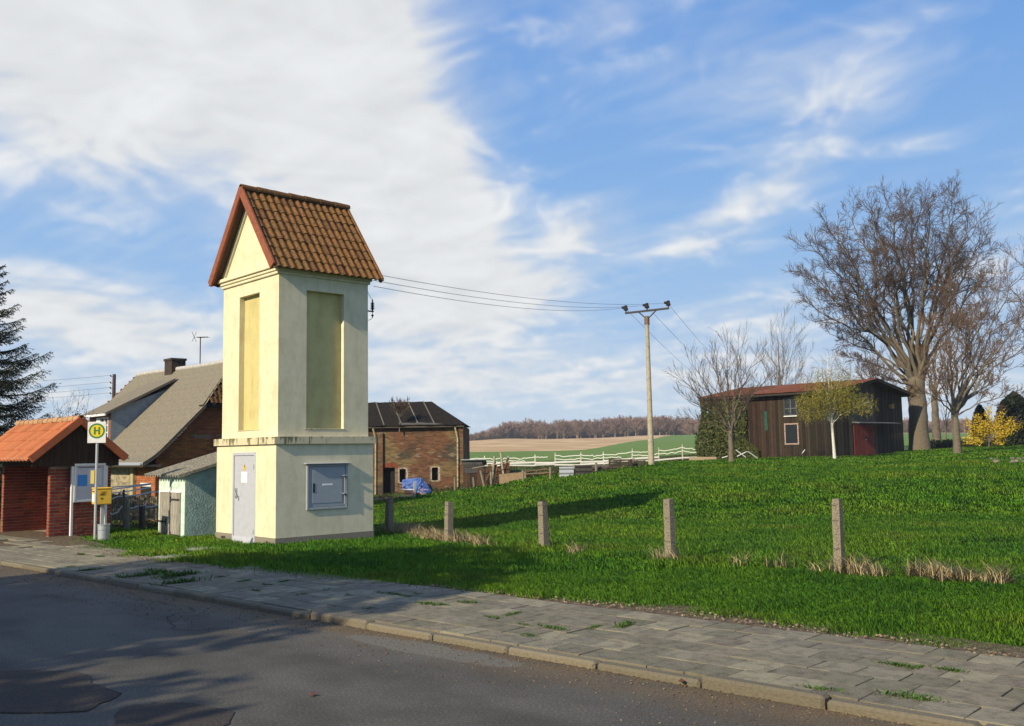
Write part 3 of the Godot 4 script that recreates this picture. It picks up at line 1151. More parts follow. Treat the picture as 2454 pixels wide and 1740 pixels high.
	ins.name = "insulator"
	t.add_child(ins)
	var ip := Vector3(B + .10, 5.21, -.16)
	var sc := Basis().scaled(Vector3(.62, .62, .62))
	m = MB.new()
	m.lathe([[.0, .0], [.035, .0], [.03, .06], [.09, .09], [.03, .13], [.085, .16], [.03, .20], [.085, .23], [.028, .27], [.08, .30], [.025, .34], [.025, .44], [.0, .45]], 14, Transform3D(sc, ip))
	m.lathe([[.0, -.26], [.02, -.25], [.02, -.2], [.05, -.17], [.05, -.14], [.012, -.12], [.012, 0.0]], 10, Transform3D(sc, ip))
	part("sheds", m, M.insulator, ins)
	m = MB.new()
	m.cbox(Vector3(B - .1, 5.19, -.18), Vector3(B + .13, 5.22, -.14), .008)
	part("bracket", m, M.dark_metal, ins)
	m = MB.new()
	m.tube(PackedVector3Array([ip + Vector3(0, .275, 0), ip + Vector3(-.05, .31, 0), ip + Vector3(-.12, .42, 0), ip + Vector3(-.17, .55, 0)]), PackedFloat32Array([.006, .006, .006, .006]), 5)
	part("lead", m, M.cable, ins)
	m = MB.new()
	m.tube(PackedVector3Array([ip + Vector3(0, -.15, 0), ip + Vector3(-.05, -.20, 0), ip + Vector3(-.18, -.24, 0)]), PackedFloat32Array([.006, .006, .006]), 5)
	part("lead", m, M.cable, ins)

# ------------------------------------------------------------------ brickwork

# bricks standing proud of a wall: frame f has x along the wall, y up, z outward
func bricks(f: Transform3D, W: float, H: float, bl: float, bh: float, joint: float, proud: float, tint: Callable, skip: Callable, each: Callable) -> void:
	var rows := int(H / (bh + joint))
	for r in rows:
		var y := r * (bh + joint)
		var x := -(bl + joint) * .5 if r % 2 else 0.0
		while x < W - .02:
			var a := maxf(x, 0.0)
			var b := minf(x + bl, W)
			if b - a > .03 and not skip.call((a + b) / 2, y + bh / 2):
				each.call(f, a, b, y, y + bh, proud + rr(-.003, .004), tint.call((a + b) / 2, y))
			x += bl + joint

func brick_into(mb: MB) -> Callable:
	return func(f: Transform3D, a: float, b: float, y0: float, y1: float, pr: float, c: Color):
		mb.col = c
		var p := [f * Vector3(a, y0, pr), f * Vector3(b, y0, pr), f * Vector3(b, y1, pr), f * Vector3(a, y1, pr), f * Vector3(a, y0, 0), f * Vector3(b, y0, 0), f * Vector3(b, y1, 0), f * Vector3(a, y1, 0)]
		mb.quad(p[0], p[1], p[2], p[3])
		mb.quad(p[3], p[2], p[6], p[7])
		mb.quad(p[0], p[4], p[5], p[1])
		mb.quad(p[0], p[3], p[7], p[4])
		mb.quad(p[1], p[5], p[6], p[2])

func red_brick(_x: float, _y: float) -> Color:
	var g := rr(.75, 1.2)
	return Color(.26 * g, .062 * g * rr(.85, 1.15), .034 * g)

# ------------------------------------------------------------------ bus shelter

func build_shelter() -> void:
	var c := Vector3(-10.98, .03, -22.87)
	var t := thing("bus_shelter", "red brick bus shelter with orange tiled gable roof beside the street", "shelter", c, STREET)
	# local x = away from the street, z = -(along the street); gable wall at z = 0
	var W := 1.46
	var L := 2.95
	var H := 1.98
	var th := .115
	var m := MB.new()
	m.box(Vector3(0, -.2, -th), Vector3(W, H, 0))
	m.box(Vector3(W - th, -.2, -L + th), Vector3(W, H, -th))
	m.box(Vector3(0, -.2, -L), Vector3(W, H, -L + th))
	part("wall_core", m, M.mortar, t)
	var no := func(_x, _y) -> bool: return false
	var wall := Node3D.new()
	wall.name = "gable_wall"
	t.add_child(wall)
	var shapes := {}
	var single := func(f: Transform3D, a: float, b: float, y0: float, y1: float, pr: float, _c: Color):
		var key := "%d_%d" % [roundi((b - a) * 100), rng.randi() % 5]
		if not shapes.has(key):
			var q := MB.new()
			q.col = red_brick(0, 0)
			q.cbox(Vector3(0, 0, 0), Vector3(b - a, y1 - y0, .016), .004)
			shapes[key] = q.mesh()
		part("brick", shapes[key], M.brick, wall, f * Transform3D(Basis(), Vector3(a, y0, pr - .014)))
	bricks(Transform3D(Basis(), Vector3(0, .0, 0)), W, H - .28, .24, .063, .012, .008, red_brick, no, single)
	var rest := MB.new()
	var put := brick_into(rest)
	var X := Vector3.RIGHT
	var Y := Vector3.UP
	var Z := Vector3.BACK
	bricks(Transform3D(Basis(-Z, Y, -X), Vector3(W - th, 0, -th)), L - 2 * th, H, .24, .063, .012, .008, red_brick, no, put)
	bricks(Transform3D(Basis(-X, Y, -Z), Vector3(W - th, 0, -th)), W - th, H, .24, .063, .012, .008, red_brick, no, put)
	bricks(Transform3D(Basis(X, Y, Z), Vector3(0, 0, -L + th)), W - th, H, .24, .063, .012, .008, red_brick, no, put)
	bricks(Transform3D(Basis(Z, Y, -X), Vector3(0, 0, -th)), th, H, .24, .063, .012, .006, red_brick, no, put)
	bricks(Transform3D(Basis(Z, Y, -X), Vector3(0, 0, -L)), th, H, .24, .063, .012, .006, red_brick, no, put)
	bricks(Transform3D(Basis(-Z, Y, X), Vector3(W, 0, 0)), L, H, .24, .063, .012, .008, red_brick, no, put)
	stuff(part("bricks", rest, M.brick, t))
	boxp("floor", Vector3(-.05, -.1, -L + th), Vector3(W - th, .03, -th), mat(lin(.34, .29, .21), .95, "fine", .6, .4), t)
	# roof
	var xr := .53
	var e0 := -.62
	var e1 := 1.69
	var ry := 2.83
	var ey := 1.90
	var z0 := .36
	var z1 := -3.40
	var run := (e1 - e0) / 2
	var pitch := atan2(ry - ey, run)
	var ln := run / cos(pitch)
	var apex := Vector3(xr, ry, 0)
	m = MB.new()
	for s in [-1, 1]:
		var nn := Vector3(sin(pitch) * s, cos(pitch), 0)
		var d := Vector3(cos(pitch) * s, -sin(pitch), 0)
		var tr := Transform3D(Basis(d, nn, d.cross(nn)), apex)
		var za := z0 - .03 if s > 0 else -(z0 - .03)
		var zb := z1 + .03 if s > 0 else -(z1 + .03)
		m.box(Vector3(0, -.09, minf(za, zb)), Vector3(ln - .03, -.03, maxf(za, zb)), tr)
	part("roof_deck", m, mat(lin(.07, .045, .03), .9, "bark", 1.0), t)
	var tint := func() -> Color: var g := rr(.82, 1.15); return Color(.43 * g, .145 * g, .058 * g)
	var dn := Vector3(-cos(pitch), -sin(pitch), 0)
	var dn2 := Vector3(cos(pitch), -sin(pitch), 0)
	tile_slope(t, Vector3(xr, ry - .02, z1), Z, dn, z0 - z1, ln + .02, 19, 4, M.clay, tint)
	tile_slope(t, Vector3(xr, ry - .02, z0), -Z, dn2, z0 - z1, ln + .02, 19, 4, M.clay, tint, true)
	ridge_row(t, Vector3(xr, ry - .01, z0 + .03), Vector3(xr, ry - .01, z1 - .03), 13, .10, M.clay, func() -> Color: var g := rr(.8, 1.1); return Color(.40 * g, .24 * g, .13 * g))
	# verge tiles down both edges of the gable
	for s in [-1, 1]:
		var d: Vector3 = dn if s < 0 else dn2
		var nn := Vector3(sin(pitch) * s, cos(pitch), 0)
		for k in 4:
			var q := MB.new()
			q.col = Color(.45, .13, .055) * rr(.85, 1.1)
			q.cbox(Vector3(-.03, -.12, 0), Vector3(.05, .06, ln / 4 * 1.04), .012)
			var yb := Basis(nn.cross(d), nn, d)
			part("verge_tile", q, M.clay, t, Transform3D(yb, apex + Vector3(0, 0, z0) + d * (ln / 4 * k) + nn * (.012 - k * .002)))
	# dark boarded gable
	var bd := Node3D.new()
	bd.name = "gable_boarding"
	t.add_child(bd)
	var n := 16
	for i in n:
		var xa := e0 + .12 + (e1 - e0 - .24) * i / n
		var xb := e0 + .12 + (e1 - e0 - .24) * (i + 1) / n - .006
		var ya := ry - .13 - absf(xa - xr) * tan(pitch)
		var yb := ry - .13 - absf(xb - xr) * tan(pitch)
		var q := MB.new()
		var g := rr(.8, 1.2)
		q.col = Color(.045, .026, .016) * g
		var y0 := 1.70
		var zz := .20 + rr(-.003, .003)
		q.quad(Vector3(xa, y0, zz), Vector3(xb, y0, zz), Vector3(xb, maxf(yb, y0 + .01), zz), Vector3(xa, maxf(ya, y0 + .01), zz))
		q.quad(Vector3(xb, y0, zz), Vector3(xb, y0, zz - .03), Vector3(xb, maxf(yb, y0 + .01), zz - .03), Vector3(xb, maxf(yb, y0 + .01), zz))
		q.quad(Vector3(xa, y0, zz - .03), Vector3(xa, y0, zz), Vector3(xa, maxf(ya, y0 + .01), zz), Vector3(xa, maxf(ya, y0 + .01), zz - .03))
		q.quad(Vector3(xa, y0, zz - .03), Vector3(xb, y0, zz - .03), Vector3(xb, y0, zz), Vector3(xa, y0, zz))
		part("board", q, M.wood_dark, bd)
	m = MB.new()
	m.col = Color(.05, .03, .02)
	m.box(Vector3(-.02, 1.72, -L), Vector3(.12, 1.98, .17))
	m.box(Vector3(W - .12, 1.72, -L), Vector3(W + .02, 1.98, .17))
	m.box(Vector3(.12, 1.74, .10), Vector3(W - .12, 1.9, .17))
	part("wall_plate", m, M.wood_dark, t)
	m = MB.new()
	m.box(Vector3(e0 - .02, ey - .06, z1), Vector3(e0 + .07, ey - .03, z0 - .04))
	m.box(Vector3(e0 - .02, ey - .03, z1), Vector3(e0 - .005, ey + .02, z0 - .04))
	part("gutter", m, M.galv, t)

# ------------------------------------------------------------------ bus stop furniture

func text(called: String, s: String, size: float, depth: float, m: Material, parent: Node, t: Transform3D) -> MeshInstance3D:
	var tm := TextMesh.new()
	var f := SystemFont.new()
	f.font_names = PackedStringArray(["Droid Sans"])
	f.font_weight = 700
	tm.font = f
	tm.text = s
	tm.font_size = 64
	tm.pixel_size = size / 64.0
	tm.depth = depth
	return part(called, tm, m, parent, t)

func disc(m: MB, r0: float, r1: float, z: float, n := 40) -> void:
	for k in n:
		var a := TAU * k / n
		var b := TAU * (k + 1) / n
		if r0 <= 0.0:
			m.tri(Vector3(0, 0, z), Vector3(cos(a) * r1, sin(a) * r1, z), Vector3(cos(b) * r1, sin(b) * r1, z))
		else:
			m.quad(Vector3(cos(a) * r0, sin(a) * r0, z), Vector3(cos(a) * r1, sin(a) * r1, z), Vector3(cos(b) * r1, sin(b) * r1, z), Vector3(cos(b) * r0, sin(b) * r0, z))

func build_stop() -> void:
	# notice board on two posts in front of the gable wall
	var c := Vector3(-10.98, .03, -22.87) + kerb_dir * -.16
	var t := thing("notice_board", "white framed notice board with a blue poster before the brick shelter wall", "notice board", c, STREET)
	for x in [.45, 1.27]:
		boxp("post", Vector3(x - .03, -.2, -.03), Vector3(x + .03, 1.76, .03), M.white, t, .006)
	var m := MB.new()
	for q in [[.48, 1.24, 1.70, 1.76], [.48, 1.24, .84, .89], [.48, .53, .89, 1.70], [1.19, 1.24, .89, 1.70]]:
		m.cbox(Vector3(q[0], q[2], -.005), Vector3(q[1], q[3], .045), .005)
	part("frame", m, M.white, t)
	boxp("panel", Vector3(.53, .89, .0), Vector3(1.19, 1.70, .015), mat(lin(.52, .52, .60), .6, "plaster", 1.0), t)
	boxp("blue_poster", Vector3(.57, 1.22, .016), Vector3(.80, 1.49, .019), mat(lin(.05, .24, .62), .6), t)
	boxp("sheet", Vector3(.83, 1.24, .016), Vector3(1.15, 1.64, .018), mat(lin(.60, .60, .66), .7), t)
	boxp("strip", Vector3(.58, 1.655, .016), Vector3(1.12, 1.67, .021), M.dark_metal, t)
	# stop sign
	var face := deg_to_rad(14)
	var sp := foot(217, 21.9)
	t = thing("bus_stop_sign", "round yellow and green stop sign on white plate and grey steel pole", "sign", sp, face)
	m = MB.new()
	m.rod(Vector3(0, -.3, 0), Vector3(0, 2.42, 0), .030, 14)
	part("pole", m, M.galv, t)
	boxp("plate", Vector3(-.20, 2.26, .03), Vector3(.19, 2.74, .045), M.white, t, .004)
	var dz := .0465
	var o := Vector3(-.005, 2.535, 0)
	m = MB.new()
	disc(m, .135, .172, dz)
	part("green_ring", m, mat(lin(.02, .19, .06), .5), t, Transform3D(Basis(), o))
	m = MB.new()
	disc(m, 0, .134, dz)
	part("yellow_disc", m, mat(lin(.72, .52, .02), .5), t, Transform3D(Basis(), o))
	text("letter_h", "H", .235, .004, mat(lin(.02, .19, .06), .5), t, Transform3D(Basis(), o + Vector3(0, 0, dz + .003)))
	for y in [2.30, 2.68]:
		boxp("clamp", Vector3(-.05, y, -.035), Vector3(.05, y + .03, .03), M.metal, t, .004)
	boxp("timetable_case", Vector3(-.115, 1.34, -.02), Vector3(-.032, 1.64, .03), mat(lin(.62, .48, .12), .6), t, .005)
	# letter box on its own stand
	var lp := foot(231, 22.3)
	t = thing("letter_box", "yellow letter box with a small white label on grey stand", "letter box", lp, deg_to_rad(38))
	m = MB.new()
	m.cbox(Vector3(-.03, -.2, -.03), Vector3(.05, .9, .03), .006)
	part("stand", m, M.galv, t)
	m = MB.new()
	m.cbox(Vector3(-.18, .86, -.19), Vector3(.17, 1.21, .16), .02)
	part("body", m, M.yellow, t)
	m = MB.new()
	m.cbox(Vector3(-.19, 1.212, -.20), Vector3(.18, 1.25, .17), .014)
	part("lid", m, M.yellow, t)
	boxp("slot", Vector3(-.185, 1.15, -.13), Vector3(-.178, 1.17, .10), M.black, t)
	boxp("label", Vector3(-.187, .93, -.10), Vector3(-.181, 1.11, .06), M.paper, t)
	m = MB.new()     # horn emblem: a loop with bell and mouthpiece
	var pts := PackedVector3Array()
	var rd := PackedFloat32Array()
	for k in 15:
		var a := -PI * .5 + TAU * k / 12.0
		pts.push_back(Vector3(cos(a) * .038, sin(a) * .03, 0)); rd.push_back(.004 + .0003 * k)
	pts.push_back(Vector3(-.07, -.035, 0)); rd.push_back(.012)
	m.tube(pts, rd, 6)
	m.rod(Vector3(.0, .03, 0), Vector3(.075, .035, 0), .004, 6)
	part("horn_emblem", m, mat(lin(.06, .04, .01), .6), t, Transform3D(Basis(), Vector3(-.02, 1.12, .162)))
	boxp("lock_plate", Vector3(-.07, .98, .158), Vector3(-.03, 1.02, .166), M.dark_metal, t, .003)
	# litter bin
	var bp := foot(236, 22.0)
	t = thing("litter_bin", "grey metal litter bin standing in grass beside the stop pole", "bin", bp, 0.3)
	m = MB.new()
	m.lathe([[.0, .0], [.115, .0], [.125, .02], [.135, .40], [.142, .41], [.142, .43], [.128, .43], [.118, .05], [.0, .05]], 24)
	part("drum", m, M.galv, t)
	m = MB.new()
	m.lathe([[.134, .30], [.138, .305], [.138, .315], [.135, .32]], 24)
	part("band", m, M.metal, t)

# ------------------------------------------------------------------ turquoise shed

func build_shed() -> void:
	var t := thing("small_shed", "small turquoise plastered shed with grey corrugated roof and weathered door", "shed", Vector3(-7.73, 0, -22.72), TURN)
	var A := 1.50
	var B := 1.55
	var hz := func(x: float) -> float: return 1.50 + x * .28
	var m := MB.new()
	m.holed(Vector3(0, -.3, -A), Vector3.BACK, Vector3.UP, A, 1.80, [[A - 1.41, -.5, A - .21, 1.37]], .05)
	part("front_wall", m, M.plaster_sunlit, t)
	m = MB.new()
	m.quad(Vector3(0, -.3, 0), Vector3(B, -.3, 0), Vector3(B, hz.call(B), 0), Vector3(0, hz.call(0), 0))
	m.quad(Vector3(B, -.3, -A), Vector3(0, -.3, -A), Vector3(0, hz.call(0), -A), Vector3(B, hz.call(B), -A))
	m.quad(Vector3(B, -.3, 0), Vector3(B, -.3, -A), Vector3(B, hz.call(B), -A), Vector3(B, hz.call(B), 0))
	part("side_wall", m, M.plaster_shaded, t)
	# corrugated sheet: waves run across the eave
	m = MB.new()
	var nw := 96
	var z0 := .12
	var z1 := -A - .40
	for i in nw:
		var za := lerpf(z0, z1, float(i) / nw)
		var zb := lerpf(z0, z1, float(i + 1) / nw)
		var wa := .032 * sin(za / .146 * TAU)
		var wb := .032 * sin(zb / .146 * TAU)
		for k in 4:
			var xa := -.22 + k * .5
			var xb := xa + .5
			m.quad(Vector3(xa, hz.call(xa) + wa + .04, za), Vector3(xb, hz.call(xb) + wa + .04, za), Vector3(xb, hz.call(xb) + wb + .04, zb), Vector3(xa, hz.call(xa) + wb + .04, zb))
		m.quad(Vector3(-.22, hz.call(-.22) + wa + .028, za), Vector3(-.22, hz.call(-.22) + wa + .04, za), Vector3(-.22, hz.call(-.22) + wb + .04, zb), Vector3(-.22, hz.call(-.22) + wb + .028, zb))
	for k in 8:
		var xa := -.22 + k * .25
		var xb := xa + .25
		m.quad(Vector3(xa, hz.call(xa) - .02, z0), Vector3(xb, hz.call(xb) - .02, z0), Vector3(xb, hz.call(xb) + .05, z0), Vector3(xa, hz.call(xa) + .05, z0))
	part("roof_sheet", m, M.lichen, t)
	# plank door with iron strap hinges
	var d := Node3D.new()
	d.name = "door"
	t.add_child(d)
	var n := 7
	for i in n:
		var q := MB.new()
		var g := rr(.85, 1.15)
		q.col = Color(.34, .32, .28) * g
		var za := -1.40 + 1.19 * i / n
		q.cbox(Vector3(-.02 + rr(-.004, .004), -.13 + rr(-.02, .01), za + .003), Vector3(.02, 1.06, za + 1.19 / n - .003), .004)
		part("plank", q, M.wood_grey, d)
	var hb := [[.90, -.74, -.24], [.36, -1.43, -1.00], [.06, -.74, -.24]]
	for q in hb:
		m = MB.new()
		m.cbox(Vector3(-.035, q[0] - .022, q[1]), Vector3(-.022, q[0] + .022, q[2]), .004)
		var e: float = q[1] if q[2] > -.5 else q[2]
		for s in [-1, 1]:
			m.rod(Vector3(-.03, q[0] + s * .01, e), Vector3(-.03, q[0] + s * .07, e + .01), .014, 6)
		part("strap_hinge", m, M.dark_metal, d)
	m = MB.new()
	m.cbox(Vector3(-.03, 1.065, -1.43), Vector3(.03, 1.10, -.19), .006)
	m.col = Color(.30, .28, .25)
	part("lintel", m, M.wood_grey, d)
	# slab step before the door
	m = MB.new()
	m.col = Color(.36, .34, .29)
	m.cbox(Vector3(-.55, -.05, -.65), Vector3(.55, 0, .65), .015)
	var st := on(430, 1231, .06)
	var sl := thing("stone_slab", "flat grey stone slab lying in grass before the turquoise shed", "slab", Vector3(st.x, .075, st.z), TURN + .3)
	part("slab", m, M.slab, sl)
	m = MB.new()
	m.col = Color(.36, .34, .29)
	m.cbox(Vector3(-.5, -.05, -.35), Vector3(.5, 0, .35), .015)
	var st2 := on(370, 1248, .08)
	sl = thing("stone_slab", "narrow grey stone slab at the pavement edge before the turquoise shed", "slab", Vector3(st2.x, .093, st2.z), TURN + .25)
	part("slab", m, M.slab, sl)

# ------------------------------------------------------------------ old house

func build_house() -> void:
	var e := at(985.0 / 2.7066 / S, (780 + 868.0 / 2.7066) / S, 36.0)
	var gy := -.55
	var t := thing("farmhouse", "old brick farmhouse with big weathered grey roof and dormer", "house", Vector3(e.x, gy, e.z), TURN)
	var Y := 1.87 - gy       # eave height in the local frame
	var W := 8.0
	var L := 11.6
	var R := 4.0
	var Z := Vector3.BACK
	var X := Vector3.RIGHT
	# walls: gable at z = 0 (facing +z), long side at x = 0 (facing -x)
	var m := MB.new()
	m.box(Vector3(.25, 0, -L), Vector3(W - .25, Y + .05, -.25))
	m.quad(Vector3(.25, Y, -.25), Vector3(W - .25, Y, -.25), Vector3(W - 2.2, Y + 1.9, -.25), Vector3(2.2, Y + 1.9, -.25))
	m.quad(Vector3(2.2, Y + 1.9, -.25), Vector3(W - 2.2, Y + 1.9, -.25), Vector3(4.1, Y + 3.7, -.25), Vector3(3.9, Y + 3.7, -.25))
	part("wall_core", m, M.mortar_dark, t)
	var bm := MB.new()
	var put := brick_into(bm)
	var tone := func(x: float, y: float) -> Color:
		var g := rr(.7, 1.25)
		var o := smoothstep(-.2, .3, noise.get_noise_2d(x * 9, y * 9))
		return Color(lerpf(.28, .30, o) * g, lerpf(.075, .105, o) * g * rr(.85, 1.15), lerpf(.026, .025, o) * g)
	bricks(Transform3D(Basis(), Vector3(.25, 0, -.25)), W - .5, Y + 2.05, .24, .063, .013, .010, tone, func(x, y):
		var q: float = minf(x + .25, W - x - .25)
		return y > Y + q - .12 or (absf(y - Y - .85) < .06 and x > 1.5 and x < 2.9 and noise.get_noise_2d(x * 40, y * 40) > -.2), put)
	# long side: orange brick bay by the corner, plaster further on
	var orange := func(_x, _y) -> Color:
		var g := rr(.8, 1.2)
		return Color(.42 * g, .145 * g, .055 * g)
	bricks(Transform3D(Basis(Z, Vector3.UP, -X), Vector3(.25, 0, -2.05)), 1.8, Y, .24, .063, .013, .012, orange, func(x, y): return x > .45 and x < 1.45 and y < 1.35, put)
	stuff(part("bricks", bm, M.brick, t))
	m = MB.new()
	m.box(Vector3(.20, 0, -L), Vector3(.26, Y, -2.06))
	part("plaster_wall", m, mat(lin(.36, .31, .21), .95, "blotch", .5, .4), t)
	boxp("lintel", Vector3(.21, 1.36, -1.62), Vector3(.30, 1.50, -.58), M.white, t, .01)
	boxp("doorway", Vector3(.235, 0, -1.60), Vector3(.245, 1.36, -.60), M.black, t)
	m = MB.new()
	m.cbox(Vector3(.10, 0, -2.35), Vector3(.26, Y, -2.08), .02)
	part("pilaster", m, mat(lin(.40, .36, .22), .95, "soft", .6, .4), t)
	# roof: sagging grey sheets with a half hip towards +z
	var rough := FastNoiseLite.new()
	rough.seed = 15
	rough.frequency = .18
	var roof := MB.new()
	var nu := 60
	var nv := 26
	sheet(roof, nu, nv, func(i, j):
		var k := float(j) / (nv - 1)                 # 0 at eave, 1 at ridge
		var x := lerpf(-.42, R, k)
		var zt := .22 - maxf(0.0, x - 2.0) * .8       # half hip
		var zz := lerpf(zt, -L - .25, float(i) / (nu - 1))
		var y := Y + x + .10
		if x < .35:
			y += (.35 - x) * (.35 - x) * .32              # kicked-up eave
		y += .07 * rough.get_noise_2d(zz * 2.0, x * .6) * sin(k * PI) + .05 * sin(zz * .42) * k
		return Vector3(x, y, zz))
	var rm := mat(lin(.80, .76, .70), .95, "lichen", 1.0, 1.3, Vector3(1.2, .25, 1.2))
	part("roof_slope", roof, rm, t)
	m = MB.new()
	sheet(m, 2, 2, func(i, j): return Vector3([W + .42, R][j], [Y - .32, Y + R + .1][j], [.22 - 1.6 * j, -L - .25][i]), true)
	part("rear_slope", m, M.lichen, t)
	# underside and edge boards
	m = MB.new()
	for k in 12:
		var x0 := -.42 + k * 2.42 / 12
		var x1 := x0 + 2.42 / 12
		var f := func(x: float) -> float: return Y + x + .10 + (pow(.35 - x, 2) * .32 if x < .35 else 0.0)
		m.quad(Vector3(x0, f.call(x0) - .16, .215), Vector3(x1, f.call(x1) - .16, .215), Vector3(x1, f.call(x1) - .006, .215), Vector3(x0, f.call(x0) - .006, .215))
		m.quad(Vector3(x0, f.call(x0) - .16, -.3), Vector3(x1, f.call(x1) - .16, -.3), Vector3(x1, f.call(x1) - .16, .215), Vector3(x0, f.call(x0) - .16, .215))
	m.box(Vector3(-.42, Y - .30, -L - .2), Vector3(.3, Y - .22, .20))
	part("verge_edge", m, mat(lin(.15, .12, .09), .95, "bark", .8), t)
	m = MB.new()
	for s in 30:
		var z0 := .22 - s * (L + .4) / 30
		m.quad(Vector3(-.43, Y - .21, z0), Vector3(-.43, Y - .13, z0), Vector3(-.43, Y - .13, z0 - (L + .4) / 30), Vector3(-.43, Y - .21, z0 - (L + .4) / 30))
	m.box(Vector3(-.50, Y - .24, -L - .2), Vector3(-.40, Y - .16, .16))
	part("gutter", m, M.galv, t)
	# ridge capping
	m = MB.new()
	var pts := PackedVector3Array()
	var rad := PackedFloat32Array()
	for k in 24:
		var zz := lerpf(-1.5, -L - .25, k / 23.0)
		pts.push_back(Vector3(R, Y + R + .08 + .05 * sin(zz * .42), zz)); rad.push_back(.11)
	m.tube(pts, rad, 8)
	part("ridge_cap", m, mat(lin(.46, .45, .43), .9, "soft", .6, .3), t)
	# tiled half hip
	var hd := Vector3(0, -2.0, 1.6).normalized()
	var tint := func() -> Color: var g := rr(.35, .6); return Color(g, g, g)
	var hw := 4.0
	for r in 8:
		var q := MB.new()
		var k0 := r / 8.0
		var o := Vector3(R, Y + R + .14, -1.42) + hd * (k0 * 2.56)
		var half := .04 + k0 * 2.0
		var nt := int(half * 2 / .19)
		for i in nt:
			var pt := pantile(.19, .36, 6)
			var cc: Color = tint.call()
			var tr := Transform3D(Basis(X, hd.cross(X).normalized(), hd), o + X * (-half + i * .19))
			var st := q.v.size()
			for a in pt.v.size():
				q.v.push_back(tr * pt.v[a]); q.n.push_back(tr.basis * pt.n[a]); q.c.push_back(cc); q.uv.push_back(Vector2.ZERO)
			for a in pt.ix:
				q.ix.push_back(st + a)
		part("tile_course", q, M.tile, t)
	m = MB.new()
	m.tri(Vector3(R, Y + R + .1, -1.45), Vector3(1.9, Y + 2.05, .14), Vector3(W - 1.9, Y + 2.05, .14))
	m.box(Vector3(1.9, Y + 1.98, -.2), Vector3(W - 1.9, Y + 2.06, .15))
	part("hip_deck", m, M.black, t)
	# red-brown verge tiles at the far end
	m = MB.new()
	for k in 22:
		m.col = Color(.24, .10, .055) * rr(.7, 1.2)
		var x := -.4 + k * 4.4 / 22
		m.box(Vector3(x, Y + x + .06, -L - .30), Vector3(x + .21, Y + x + .22, -L - .18))
	part("far_verge", m, M.clay, t)
	# chimney
	m = MB.new()
	m.box(Vector3(R - .28, Y + R - .3, -7.9), Vector3(R + .38, Y + R + .52, -7.1))
	m.box(Vector3(R - .32, Y + R + .48, -7.94), Vector3(R + .42, Y + R + .58, -7.06))
	part("chimney", m, mat(lin(.06, .045, .035), .95, "blotch", 1.0, .5), t)
	# aerial on the ridge
	m = MB.new()
	var ap := Vector3(R, Y + R, -4.75)
	m.rod(ap, ap + Vector3(0, 1.30, 0), .025, 8)
	m.rod(ap + Vector3(0, 1.26, .75), ap + Vector3(0, 1.36, -.35), .012, 6)
	for k in 8:
		var q := ap + Vector3(0, 1.26 + k * .010, .65 - k * .13)
		m.rod(q + Vector3(-.16, 0, 0), q + Vector3(.16, 0, 0), .006, 5)
	m.rod(ap + Vector3(-.2, 1.15, -.42), ap + Vector3(.0, 1.58, -.42), .01, 5)
	m.rod(ap + Vector3(.0, 1.15, -.42), ap + Vector3(-.2, 1.58, -.42), .01, 5)
	part("aerial", m, M.dark_metal, t)
	# shed dormer
	var dz0 := -5.75
	var dz1 := -8.3
	var dx := .55
	var dt := Y + 2.05
	var dm := Node3D.new()
	dm.name = "dormer"
	t.add_child(dm)
	m = MB.new()
	m.tri(Vector3(dx, Y + dx, dz0), Vector3(dx + 2.55, Y + dx + 2.55, dz0), Vector3(dx, dt, dz0))
	m.tri(Vector3(dx, dt, dz0), Vector3(dx + 2.55, Y + dx + 2.55, dz0), Vector3(dx + 2.2, dt + .9, dz0))
	part("cheek", m, mat(lin(.22, .27, .31), .9, "soft", .6, .3), dm)
	m = MB.new()
	m.holed(Vector3(dx, Y + dx, dz1), Z, Vector3.UP, dz0 - dz1, dt - Y - dx, [[1.35, .25, 2.25, 1.25]], .06)
	m.tri(Vector3(dx, Y + dx, dz1), Vector3(dx, dt, dz1), Vector3(dx + 2.55, Y + dx + 2.55, dz1))
	part("front", m, mat(lin(.22, .10, .07), .95, "fine", 1.4, .5), dm)
	m = MB.new()
	sheet(m, 14, 6, func(i, j): return Vector3(dx - .32 + j * .62, dt - .12 + j * .62 * .52 + .02 * sin(i * 2.1), dz0 + .18 + (dz1 - dz0 - .36) * i / 13.0))
	part("dormer_roof", m, rm, dm)
	m = MB.new()
	m.box(Vector3(dx - .33, dt - .22, dz1 - .18), Vector3(dx - .27, dt - .13, dz0 + .18))
	part("fascia", m, M.white, dm)
	m = MB.new()
	m.quad(Vector3(dx - .28, dt - .2, dz0 + .178), Vector3(dx + 2.7, dt + 1.36, dz0 + .178), Vector3(dx + 2.7, dt + 1.47, dz0 + .178), Vector3(dx - .28, dt - .09, dz0 + .178))
	m.quad(Vector3(dx - .28, dt - .2, dz0 - .1), Vector3(dx + 2.7, dt + 1.36, dz0 - .1), Vector3(dx + 2.7, dt + 1.36, dz0 + .178), Vector3(dx - .28, dt - .2, dz0 + .178))
	part("roof_edge", m, mat(lin(.13, .11, .09), .95), dm)
	var wn := Node3D.new()
	wn.name = "window"
	dm.add_child(wn, true)
	var wy := Y + dx + .25
	var wz := dz1 + 1.35
	m = MB.new()
	for q in [[0, .06, 0, 1.0], [.84, .9, 0, 1.0], [.42, .48, 0, 1.0], [.06, .84, 0, .06], [.06, .84, .94, 1.0], [.06, .84, .32, .36], [.06, .84, .63, .67]]:
		m.box(Vector3(dx + .0, wy + q[2], wz + q[0]), Vector3(dx + .05, wy + q[3], wz + q[1]))
	part("frame", m, M.white, wn)
	m = MB.new()
	m.quad(Vector3(dx + .04, wy, wz), Vector3(dx + .04, wy, wz + .9), Vector3(dx + .04, wy + 1, wz + .9), Vector3(dx + .04, wy + 1, wz))
	part("pane", m, M.glass_dark, wn)
